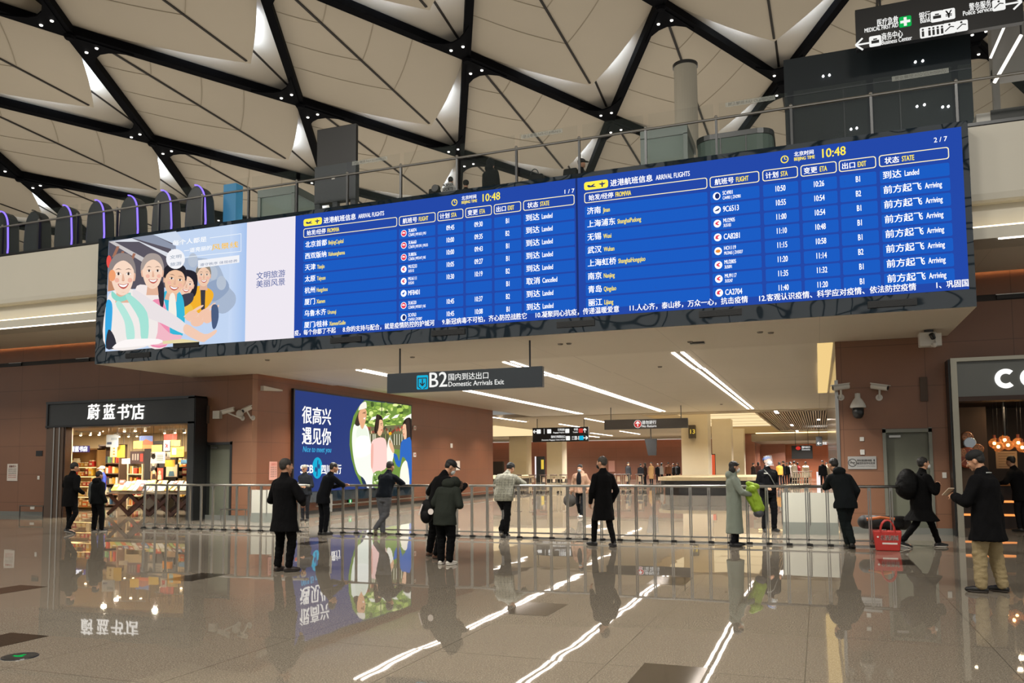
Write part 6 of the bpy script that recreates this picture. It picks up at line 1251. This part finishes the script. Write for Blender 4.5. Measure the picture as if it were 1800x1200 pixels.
        if hi:
            h = Soft(); dn = V((0, 0, -.026*s)); sdv = V((d.y, -d.x, 0))
            for k in (-1, 1): h.cap(heel+dn+sdv*k*.012*s, ballp+dn+sdv*k*.014*s, .034*s, .036*s, (V((0, 0, 1)), .40)); h.cap(ballp+dn+sdv*k*.014*s, toe+V((0, 0, -.014*s)), .036*s, .026*s, (V((0, 0, 1)), .40))
            w_ = h.build('sole', mat('sole_'+sole, sole, .6), so, .010*s, 1)
    if mask:
        h = Soft(); h.ball(hw(0, .068, -.060), .060*s, .052*s, .058*s, HR); h.cap(hw(.05, .05, -.04), hw(.080, -.005, -.01), .006*s); h.cap(hw(-.05, .05, -.04), hw(-.080, -.005, -.01), .006*s); h.build('face_mask', mask, t, .009*s, 2)
    return t, dict(s=s, P=P, N=N, hw=hw, HR=HR, sh=sh, elb=elb, hands=hands, right=right, fwd=fwd, up=upv, hc=hc, bp=bp, W=wm(t))
def part(sf, name, m, t, vox=.012, sm=2, **k): return sf.build(name, m, t, vox, sm, **k)
def cap_hat(t, k, m, brim=True, beanie=False):
    s, hw, HR = k['s'], k['hw'], k['HR']; h = Soft(); h.ball(hw(0, -.008, .062), .092*s, .108*s, .078*s, HR)
    if beanie: h.ball(hw(0, -.02, .03), .09*s, .106*s, .06*s, HR)
    if brim: h.ball(hw(0, .115, .052), .066*s, .075*s, .010*s, HR @ M.Rotation(-.12, 3, 'X'))
    return part(h, 'cap', m, t, .010)
def foot(px, py): return PZ(px, py)
# 1 man in long black coat, nearest, seen from behind
c = foot(499, 1004)
t, k = person('man in long black coat seen from behind, nearest left, standing before the fence', (c.x, c.y, 0), -.05, 1.70, lean=(0, -.01), twist=-.12, head=(-.3, .05), LF=(-.12, 0, .1), RF=(.11, -.02, -.75), RE=(.33, .0, 1.10), RH=(.20, .20, 1.04), LE=(-.28, .02, 1.10), LH=(-.12, .22, 1.08), coat='#0b0b0d', hem=.62, puff=1.14, coat_open=.03, collar='high', trousers='#09090a', baggy=1.12, shoe='#2b211c', sole='#14110f', hairc=mat('hair_dark_grey', '#2c2824', .65, bump=.4, bs=90))
# 2 grey-haired person facing us behind the fence
c = foot(537, 915)
t, k = person('grey haired person in dark jacket facing the viewer behind the fence with a cup', (c.x, c.y, 0), pi+.1, 1.63, lean=(0, .06), head=(0, -.1), LF=(-.07, 0, .1), RF=(.07, .05, -.1), RH=(.06, .34, 1.10), LH=(-.16, .30, 1.08), coat='#1d2025', hem=.80, puff=1.05, collar='high', trousers='#1b1c20', hair='short', hairc=mat('hair_silver', '#8f8a80', .65, bump=.4, bs=90))
g = MB()
for q in (-1, 1): g.lathe(k['hw'](q*.032, .104, .0), [(.020, 0), (.022, .003)], BLACKP, 12, 'y')
g.build('spectacles').parent = t
h = k['W'] @ (k['hands'][1]); m = MB(); m.lathe(h+V((0, -.08, -.02)), [(.028, 0), (.036, .10)], mat('cup_red', '#b5402f', .5), 16); m.lathe(h+V((0, -.08, .08)), [(.038, 0), (.036, .012)], WHITE, 16); tag(m.build('paper_cup', loc=h), 'red paper cup in the hand of the grey haired person behind the fence', 'cup')
# 3 man in a dark suit leaning on the fence end
c = foot(566, 940)
t, k = person('man in dark suit seen from behind, leaning right on the fence end', (c.x, c.y, 0), -.45, 1.70, pel=(.0, .02, 0), lean=(.08, .15), head=(-.25, -.12), LF=(-.06, 0, .1), RF=(.08, .04, -.5), RE=(.36, .36, 1.16), RH=(.12, .52, 1.17), LE=(-.08, .32, 1.16), LH=(.12, .52, 1.17), coat='#0c0e12', hem=.74, puff=1.04, trousers='#0b0d11', baggy=1.05)
# 4 man in navy jacket and grey trousers, legs crossed
c = foot(676, 940)
t, k = person('man in navy jacket and grey trousers, legs crossed, leaning on the fence before the advert', (c.x, c.y-.12, 0), .02, 1.72, pel=(.07, -.04, 0), lean=(.02, .17), head=(-.25, -.15), LF=(.02, .0, -.1), RF=(-.12, -.08, .5), Rft=.75, kneehint={-1: (0, 1, 0), 1: (.75, .5, 0)}, RE=(.40, .30, 1.16), RH=(.16, .46, 1.19), LE=(-.14, .34, 1.16), LH=(.05, .50, 1.19), coat='#0f141b', hem=.88, puff=1.08, collar='high', trousers='#4d4f54', baggy=1.15, shoe='#4a4238', sole='#8b8678')
# 5 couple: capped man embracing, woman in green parka
c = foot(788, 980); c.x -= .22
t, k = person('man in black cap and jacket bowing his head over the person in green parka', (c.x, c.y, 0), -.55, 1.74, pel=(0, 0, -.02), lean=(.03, .14), head=(-.35, -.45), headoff=(.0, .04, -.01), LF=(-.27, .02, .3), RF=(.18, -.12, -.9), RE=(.38, .16, 1.20), RH=(.30, .40, 1.24), LE=(-.30, .06, 1.14), LH=(-.18, .26, 1.05), coat='#0a0a0b', hem=.80, puff=1.16, trousers='#090a0b', baggy=1.2, shoe='#5a3d2a', sole='#2e2018', mask=MASKW)
cap_hat(t, k, mat('cap_black', '#0d0d0e', .7))
c = foot(782, 992)
t, k = person('person in hooded dark green parka and white sneakers, seen from behind before the capped man', (c.x, c.y, 0), -.1, 1.52, lean=(.02, .14), head=(-.2, -.6), headoff=(.03, .06, -.13), LF=(-.085, 0, .2), RF=(.11, -.02, -.35), RE=(.30, .04, 1.06), RH=(.16, .22, 1.08), LE=(-.29, .04, 1.06), LH=(-.14, .22, 1.08), coat='#2a2e29', hem=.72, puff=1.2, collar='none', trousers='#08090a', baggy=1.28, shoe='#c9c4ba', sole='#d8d4cc')
s_ = k['s']; hd = Soft(); hd.ball(k['hw'](0, -.035, .02), .118*s_, .125*s_, .125*s_, k['HR']); hd.ball(k['N']-k['fwd']*.06*s_+k['up']*.03*s_, .14*s_, .085*s_, .10*s_); part(hd, 'hood', fabric('cloth_#2a2e29', '#2a2e29'), t, .012, 3, fold=.006)
fu = Soft()
for q in range(9): a_ = pi*q/8; fu.ball(k['hw'](.118*math.cos(a_), .055, -.03+.135*math.sin(a_)), .026, .03, .026)
part(fu, 'fur_trim', mat('fur_brown', '#4a3a2e', .9, bump=.8, bs=150), t, .010, 1, fold=.008, ff=(90, 90, 90))
W_ = k['W']; m = Soft(); pb = k['P']+V((-.34, .0, .03)); m.ball(pb, .12, .09, .20); m.ball(pb+V((0, -.03, -.08)), .10, .09, .12); bg = thing('shoulder_bag', 'black shoulder bag with white marks at the left hip of the person in green parka', 'bag', (W_ @ pb)); 
bo = m.build('bag_body', fabric('bag_black', '#121213', .6), bg, .012, 2); bo.location = (-pb.x, -pb.y, -pb.z)
m = MB(); q = W_ @ pb; m.bar(q+V((-.10, -.10, -.06)), q+V((-.03, -.11, .12)), .02, .006, mat('white_print', '#e6dcd6', .6), upv=(0, 1, 0)); m.lathe(q+V((.12, -.11, -.0)), [(.05, 0), (.045, .02)], MATS['white_print'], 12, 'y'); m.build('white_marks', bg)
# 6 man in pale plaid padded jacket
c = foot(892, 944)
pl = NT('plaid'); gx = pl.math('FRACT', pl.math('MULTIPLY', pl.x, 14.)); gz = pl.math('FRACT', pl.math('MULTIPLY', pl.z, 19.)); ln = pl.math('MAXIMUM', pl.math('LESS_THAN', gx, .16), pl.math('LESS_THAN', gz, .22)); ln = pl.math('MULTIPLY', ln, pl.math('GREATER_THAN', pl.noise(22, 2), .46))
pl.to(pl.mix(pl.math('MULTIPLY', ln, .65), '#8f8e80', '#4b4b44'), 'Base Color'); pl.b.inputs['Roughness'].default_value = .85
t, k = person('man in pale grey plaid padded jacket and black cap leaning on the fence', (c.x, c.y-.1, 0), -.08, 1.70, pel=(-.02, -.06, 0), lean=(-.0, .18), head=(-.15, -.5), headoff=(.02, .05, -.02), LF=(-.09, -.06, .3), Lft=.8, RF=(.00, .02, 0), kneehint={-1: (.3, 1, 0), 1: (.5, 1, 0)}, RE=(.37, .26, 1.16), RH=(.24, .46, 1.20), LE=(-.36, .24, 1.16), LH=(-.12, .40, 1.20), coat='#8f8e80', hem=.82, puff=1.3, collar='high', trousers='#101113', baggy=1.15, shoe='#1c1c1e', sole='#c4c0b8', pattern=pl.m)
cap_hat(t, k, mat('cap_black', '#0d0d0e', .7), brim=False, beanie=True)
m = MB(); s_ = k['s']
# 7 man in long black overcoat walking left
c = foot(1062, 960)
t, k = person('man with cropped grey hair in long black overcoat walking left at the fence', (c.x, c.y, 0), .75, 1.76, pel=(0, 0, -.03), lean=(0, .0), head=(.45, .02), LF=(-.10, .22, .45), RF=(.10, -.20, .0), LE=(-.23, .0, 1.12), LH=(-.22, .12, .84), RE=(.24, -.03, 1.12), RH=(.23, .06, .86), coat='#09090a', hem=.50, puff=1.0, coat_open=.02, collar='none', trousers='#0a0a0b', shoe='#141316', sole='#1a1a1a', hairc=mat('hair_cropped', '#3a352f', .7), mask=mat('mask_black', '#15151a', .8))
# 8 woman in beige fur jacket, coming towards us
c = foot(1021, 909)
t, k = person('woman in beige fur jacket and pale mask walking up behind the fence', (c.x, c.y, 0), pi-.05, 1.58, head=(0, -.05), LF=(-.07, .16, 0), RF=(.08, -.12, 0), Rft=.3, RH=(.30, .06, .85), LH=(-.30, .1, .9), coat='#a07f69', hem=.80, puff=1.25, collar='hood', trousers='#14161a', shoe='#d8d4cc', sole='#d8d4cc', hair='tied', mask=MASKB, fold=.016)
f_ = Soft(); f_.ball(k['bp'](.60)+V((0, .125, 0)), .085, .06, .24); part(f_, 'dark_top', fabric('cloth_top', '#15161a'), t, .012)
q = k['W'] @ k['hands'][1]; bg = thing('handbag', 'grey round handbag carried by the woman in beige fur jacket', 'bag', (q.x, q.y, q.z-.30)); m = MB(); m.ball((q.x-.05, q.y, q.z-.27), .21, fabric('bag_grey', '#3c3a38', .6), 20, 12, (1, .55, .95)); m.build('bag_body', bg, smooth=True); m = MB(); m.pipe([V((q.x-.05+.12*math.cos(a_), q.y, q.z-.12+.14*math.sin(a_))) for a_ in [pi*i/6 for i in range(7)]], .012, BLACKP, 8); m.build('bag_strap', bg)
# 9 woman in long sage coat with yellow-green jacket
c = foot(1292, 960)
t, k = person('woman in long sage green coat and white mask facing right at the fence', (c.x, c.y, 0), -1.35, 1.62, lean=(0, .0), twist=0., head=(.05, -.03), LF=(-.09, .04, .1), RF=(.10, -.05, -.1), RH=(.12, .34, 1.06), Rel=(.8, -.6, -.4), LH=(-.10, .36, 1.08), Lel=(-.8, -.6, -.4), coat='#7d857a', hem=.27, puff=1.13, coat_open=.015, collar='hood', trousers='#15161a', shoe='#121215', sole='#1a1a1c', hair='bob', mask=MASKW, shoeh=.14)
W_ = k['W']; hp = (k['hands'][-1]+k['hands'][1])/2; yg = mat('lime_fabric', '#8fae2c', .7, bump=.4, bs=14); jk = thing('folded_jacket', 'bright yellow-green jacket hanging over the arms of the woman in sage coat', 'jacket', W_ @ hp)
q = W_ @ hp; R3 = k['W'].to_3x3(); f = R3 @ V((0, 1, 0)); rt = R3 @ V((1, 0, 0)); S1 = Soft(); L_ = lambda x, y, z: V((x, y, z))
S1.cap(hp+V((-.16, .0, .10)), hp+V((.16, .0, .10)), .07, .07); S1.cap(hp+V((-.10, .03, .06)), hp+V((-.12, .12, -.30)), .08, .10); S1.cap(hp+V((.08, .02, .06)), hp+V((.04, .13, -.27)), .09, .11); S1.cap(hp+V((.02, .10, .14)), hp+V((.06, -.06, .20)), .06, .05); S1.cap(hp+V((.10, -.10, .02)), hp+V((.02, .10, -.28)), .06, .08)
j_ = S1.build('cloth', yg, jk, .012, 3, .014, (14, 14, 9)); j_.matrix_basis = M.Translation(-(W_ @ hp)) @ W_
S1 = Soft(); S1.cap(hp+V((-.12, .12, -.38)), hp+V((.06, .14, -.36)), .075, .085); j_ = S1.build('grey_hem', fabric('hem_grey', '#55565c'), jk, .012, 2, .008); j_.matrix_basis = M.Translation(-(W_ @ hp)) @ W_
# 10 guard with face shield
c = foot(1352, 934)
t, k = person('guard in black uniform with clear face shield and blue headband behind the fence', (c.x, c.y, 0), pi+.55, 1.74, head=(.15, .30), LF=(-.13, 0, .25), RF=(.13, .03, -.25), LH=(-.14, .20, 1.02), RH=(.16, .20, 1.02), coat='#0b0b0e', hem=.88, puff=1.12, collar='high', trousers='#0c0d10', baggy=1.2, shoe='#141414', mask=MASKW)
h = Soft(); h.ball(k['hw'](0, -.008, .055), .094, .112, .055, k['HR']); part(h, 'headband', mat('band_blue', '#24458f', .6), t, .010)
m = MB(); n_ = 10; ring_ = [[k['hw'](.115*math.sin(a_), .135*math.cos(a_)-.005, z_) for a_ in [-1.25+2.5*i/n_ for i in range(n_+1)]] for z_ in (.10, -.14)]
m.add([tuple(q) for q in ring_[0]+ring_[1]], [(i, i+1, n_+2+i, n_+1+i) for i in range(n_)], mat('shield_clear', '#dfe8ee', .05, alpha=.22, spec=.8)); m.build('face_shield').parent = t
m = MB()
for r_ in ring_: 
    for a, b in zip(r_, r_[1:]): m.tube(a, b, .004, mat('shield_rim', '#cfd6da', .2), 6)
m.build('shield_rim').parent = t
m = MB(); pts = [k['N']+V((.13, .09, -.02)), k['bp'](.7)+V((.03, .175, 0)), k['bp'](.4)+V((-.06, .165, 0)), k['bp'](.15)+V((-.15, .12, 0))]; m.pipe(pts, .011, mat('strap_grey', '#6b6b68', .6), 8); m.build('cross_strap').parent = t
m = MB(); q = k['bp'](.8)+V((.12, .15, 0)); m.box(q.x-.05, q.y, q.z-.008, q.x+.05, q.y+.01, q.z+.012, WHITE); m.build('name_tape').parent = t
# 11 man in dark green jacket leaning on the right part of the fence
c = foot(1488, 964)
t, k = person('man in black-green jacket with crossed feet leaning on the fence beside the right white board', (c.x, c.y, 0), .35, 1.70, pel=(0, -.03, 0), lean=(-.06, .16), head=(.2, -.2), headoff=(-.02, .03, 0), LF=(.04, .02, 0), RF=(.06, -.14, -.5), Rft=.45, kneehint={-1: (0, 1, 0), 1: (-.3, 1, 0)}, LE=(-.24, .32, 1.14), LH=(-.02, .46, 1.18), RE=(.27, .02, 1.06), RH=(.22, .14, .86), coat='#14181a', hem=.76, puff=1.06, collar='hood', trousers='#141a1b', baggy=1.18, shoe='#131313', sole='#1a1a1a')
# 12 man with backpack striding right
c = foot(1622, 962)
t, k = person('man in long black coat and white mask striding right with a big black backpack', (c.x, c.y, 0), -1.2, 1.74, pel=(0, 0, -.07), lean=(0, .05), head=(.1, .18), LF=(-.06, .33, 0), RF=(.06, -.40, 0), Rft=.35, RE=(.27, .10, 1.10), RH=(.08, .30, 1.20), LE=(-.27, .06, 1.10), LH=(-.10, .28, 1.16), coat='#080809', hem=.50, puff=1.26, coat_open=.13, collar='high', trousers='#0a0a0b', shoe='#121213', sole='#cfcac0', mask=MASKW)
bk = k['bp'](.55)-k['fwd']*.27; W_ = k['W']; bg = thing('backpack', 'big black backpack worn by the man striding right', 'backpack', W_ @ bk); h = Soft(); h.ball(bk, .20, .19, .30); h.ball(bk+V((0, -.07, -.06)), .17, .15, .20); o = h.build('bag_body', fabric('backpack_black', '#0d0d0e', .6), bg, .014, 3, .008); o.matrix_basis = M.Translation(-(W_ @ bk)) @ W_
h = Soft()
for q in (-1, 1): h.cap(k['sh'][q]+V((-q*.04, -.08, .08)), k['sh'][q]+V((-q*.04, .10, .03)), .022); h.cap(k['sh'][q]+V((-q*.04, .10, .03)), k['bp'](.45)+V((q*.15, .10, 0)), .02)
o = h.build('straps', MATS['backpack_black'], bg, .012, 2); o.matrix_basis = M.Translation(-(W_ @ bk)) @ W_
# 13 man in charcoal coat and khaki trousers, nearest right, with phone
c = foot(1742, 1041)
t, k = person('man in long charcoal coat and khaki cargo trousers looking at a phone', (c.x, c.y, 0), 1.0, 1.73, lean=(0, .03), head=(.15, -.30), headoff=(0, .03, -.01), LF=(-.11, .06, .25), RF=(.13, -.08, -.1), LE=(-.27, .12, 1.10), LH=(-.10, .36, 1.17), RE=(.33, .0, 1.08), RH=(.33, .12, .86), coat='#0d0d0f', hem=.63, puff=1.24, coat_open=.02, collar='none', trousers='#9b8b69', baggy=1.34, shoe='#141312', sole='#2a211b', fold=.009, shoeh=.05)
cap_hat(t, k, mat('cap_charcoal', '#0e0e0f', .8), brim=False)
m = Soft(); m.cap(k['N']-k['fwd']*.075-k['right']*.06+k['up']*.0, k['N']-k['fwd']*.075+k['right']*.06, .012); m.cap(k['N']+k['right']*.06-k['fwd']*.075, k['N']+k['right']*.09+k['fwd']*.02, .012); part(m, 'pale_collar_edge', mat('collar_pale', '#8d9290', .7), t, .008)
q = k['W'] @ (k['hands'][-1]+(k['hands'][-1]-k['elb'][-1]).normalized()*.09); m = MB(); R3 = M.Rotation(.5, 3, 'Z') @ M.Rotation(-.6, 3, 'X'); m.obox(q+V((-.02, .0, .035)), (.04, .08, .005), R3, mat('phone_pale', '#c9b9a4', .3)); m.obox(q+V((-.02, .0, .041))+R3 @ V((0, 0, .0)), (.036, .074, .001), R3, BLACKP); tag(m.build('phone', loc=q), 'pale smartphone in the hand of the man in khaki trousers', 'phone')
# 14 person in the cafe
c = PY(1793, 915, 21.9)
person('person in black standing inside the cafe behind the man in khaki trousers', (c.x, 21.7, 0), .9, 1.72, lean=(-.05, .1), LH=(-.3, .35, 1.1), coat='#0e0e0f', hem=.7, puff=1.15, lod=1)
# 15, 16, 17 bookstore front
c = foot(121, 937)
person('man in black coat walking past the left jamb of the bookstore', (c.x, c.y, 0), -.15, 1.72, lean=(.02, .04), twist=.1, head=(-.25, -.1), LF=(-.10, .06, .35), RF=(.16, -.14, -.6), Rft=.45, LH=(-.18, .26, 1.08), Lel=(-1, -.4, -.2), RH=(.22, .20, .98), coat='#09090a', hem=.66, puff=1.14, coat_open=.0, collar='high', trousers='#090a0b', shoe='#131315', sole='#8d8a86')
c = foot(170, 934)
t, k = person('short person in black jacket with grey sleeve walking towards the bookstore table', (c.x, c.y, 0), -.1, 1.50, head=(0, -.1), LF=(-.14, .0, .3), RF=(.13, .05, -.3), LH=(-.30, .02, .82), RH=(.28, .06, .86), coat='#0d0f10', hem=.80, puff=1.25, collar='hood', trousers='#0a0a0b', baggy=1.3, shoe='#1a1a1c', sole='#a9a49c')
h = Soft(); h.cap(k['sh'][-1]-V((.03, .01, .02)), k['elb'][-1]-V((.01, 0, 0)), .105, .09); h.cap(k['elb'][-1]-V((.01, 0, 0)), k['elb'][-1].lerp(k['hands'][-1], .8), .09, .07); part(h, 'grey_sleeve', fabric('sleeve_grey', '#5c6161'), t, .013, 3, fold=.006)
c = PY(178, 905, 22.6)
t, k = person('shop clerk in white cap and blue top inside the bookstore', (c.x, 22.6, 0), pi-.3, 1.64, LH=(-.15, .3, 1.05), RH=(.15, .3, 1.05), coat='#2a3a8c', hem=.84, trousers='#1a1c22', lod=1, mask=MASKW); cap_hat(t, k, mat('cap_white', '#c9cfd2', .7), brim=True)
# people on the upper floor behind the balustrade (only heads and shoulders show)
def upper(lab, px, py, Y, face, Ht, **k):
    c = PY(px, py, Y); return person(lab, (c.x, Y, c.z-Ht), face, Ht, **k)
def onfloor(px, Y): return PY(px, 300, Y).x
upper('person in a long black hooded coat standing on the upper floor behind the balustrade', 862, 281, 18.6, -.3, 1.70, lod=1, coat='#14161a', hem=.4, puff=1.2, collar='up', hair='short')
t, k = upper('person in dark cap and dark jacket looking right behind the balustrade at the second board', 1021, 281, 18.0, -1.2, 1.55, lod=1, coat='#1a1d22', hem=.8, puff=1.15); cap_hat(t, k, mat('cap_black', '#0d0d0e', .7))
t, k = upper('person with black hat and tan face peering over the screen beside the white jacket', 819, 318, 18.0, .4, 1.45, lod=1, coat='#1a1716', hem=.8, hair='short'); cap_hat(t, k, mat('cap_black', '#0d0d0e', .7), brim=False, beanie=True)
t, k = upper('person in white sports jacket with black printed letters seen from behind on the upper floor', 792, 312, 18.2, .1, 1.42, lod=1, coat='#c3c5c4', hem=.8, puff=1.3, collar='hood')
m = MB(); q = k['W'] @ (k['bp'](.80)-k['fwd']*.185)
for i, s2 in enumerate(('NEWMAN', 'SPORTS')): m.text(s2, (q.x, q.y-.01, q.z+.02-.11*i), .11, BLACKP, align='c', width=.27, bold=.02)
o = m.build('printed_letters', t)
for px, py, lab, w_, h_ in ((765, 334, 'dark camera bag with a round lens on the balustrade edge left of the white jacket', .3, .3), (944, 309, 'black handbag with looped handles on the upper floor edge', .42, .28), (1004, 299, 'low dark bag on the upper floor beside the person in the dark cap', .4, .34)):
    c = PY(px, py, 17.75); t = thing('hand_luggage', lab, 'bag', (c.x, 17.75, 7.75)); m = MB(); m.prism([(c.x-w_*.5, 17.6, 7.98), (c.x+w_*.5, 17.6, 7.98), (c.x+w_*.42, 17.6, c.z), (c.x-w_*.36, 17.6, c.z)], (0, .25, 0), fabric('bag_black', '#121213', .6)); m.box(c.x-w_*.4, 17.62, 7.75, c.x+w_*.4, 17.83, 7.98, MATS['bag_black']); m.build('bag_body', t, bevel=.03)
    m = MB()
    if 'looped' in lab: m.pipe([V((c.x-.05+.10*math.cos(a_), 17.72, c.z+.16*math.sin(a_))) for a_ in [pi*i/8 for i in range(9)]], .012, BLACKP, 8); m.build('handles', t)
    elif 'lens' in lab: m.lathe((c.x+.08, 17.56, c.z-.02), [(.09, 0), (.11, .1)], BLACKP, 18, 'y'); m.build('lens', t)
# far travellers in the baggage hall
FAR = [(1126, 820, 62, '#17171a', 'in black left of the hanging monitor column, first of the queue'), (1134, 822, 64, '#2a1c18', 'in dark brown, second of the queue by the cream column'), (1145, 822, 63, '#8a6a42', 'in tan coat, third of the queue by the cream column'), (1156, 824, 66, '#1b1b1e', 'in black, fourth of the queue by the cream column'), (1163, 823, 65, '#8d8884', 'in pale grey, fifth of the queue by the cream column'), (1175, 825, 66, '#6b4630', 'in rust brown, sixth of the queue by the cream column'), (1184, 822, 67, '#222226', 'in black, seventh of the queue by the cream column'), (1191, 822, 68, '#1a1a1c', 'in black, nearest the cream column'), (1104, 829, 60, '#1e1e20', 'in black behind the trolleys right of the black overcoat man'),
 (1324, 822, 62, '#26201e', 'in dark brown left of the guard'), (1370, 821, 60, '#b07a2c', 'in mustard jacket right of the guard shoulder'), (1377, 818, 64, '#222226', 'in black behind the mustard jacket'), (1383, 822, 66, '#15171a', 'in black, left of the red jacket group'), (1389, 820, 68, '#8c8178', 'in pale coat left of the red jacket'), (1396, 821, 66, '#c4b8a4', 'in cream top next to the red jacket'), (1402, 820, 67, '#a3262a', 'in red jacket far away near the orange wall'), (1416, 819, 68, '#c9bda2', 'in long cream coat standing alone before the orange wall'), (1446, 820, 56, '#121214', 'in black standing by the small lit counter'), (1453, 820, 60, '#b8a88c', 'in beige beside the person at the small lit counter'), (1333, 825, 66, '#5a3c3a', 'in maroon directly behind the guard')]
for i, (px, py, Y_, c_, lab) in enumerate(FAR):
    Ht = 1.66+.06*((i*7) % 3-1); c = PY(px, py, Y_); person('far traveller '+lab, (c.x, Y_, 0), (i*1.3) % 6.28 if i != 16 else pi, Ht, lod=2, coat=c_, hem=.45 if 'coat' in lab else .8, puff=1.15, trousers='#15161a', hair=('short', 'bob', 'tied')[i % 3], group=None)
bpy.data.objects.remove(_fo)
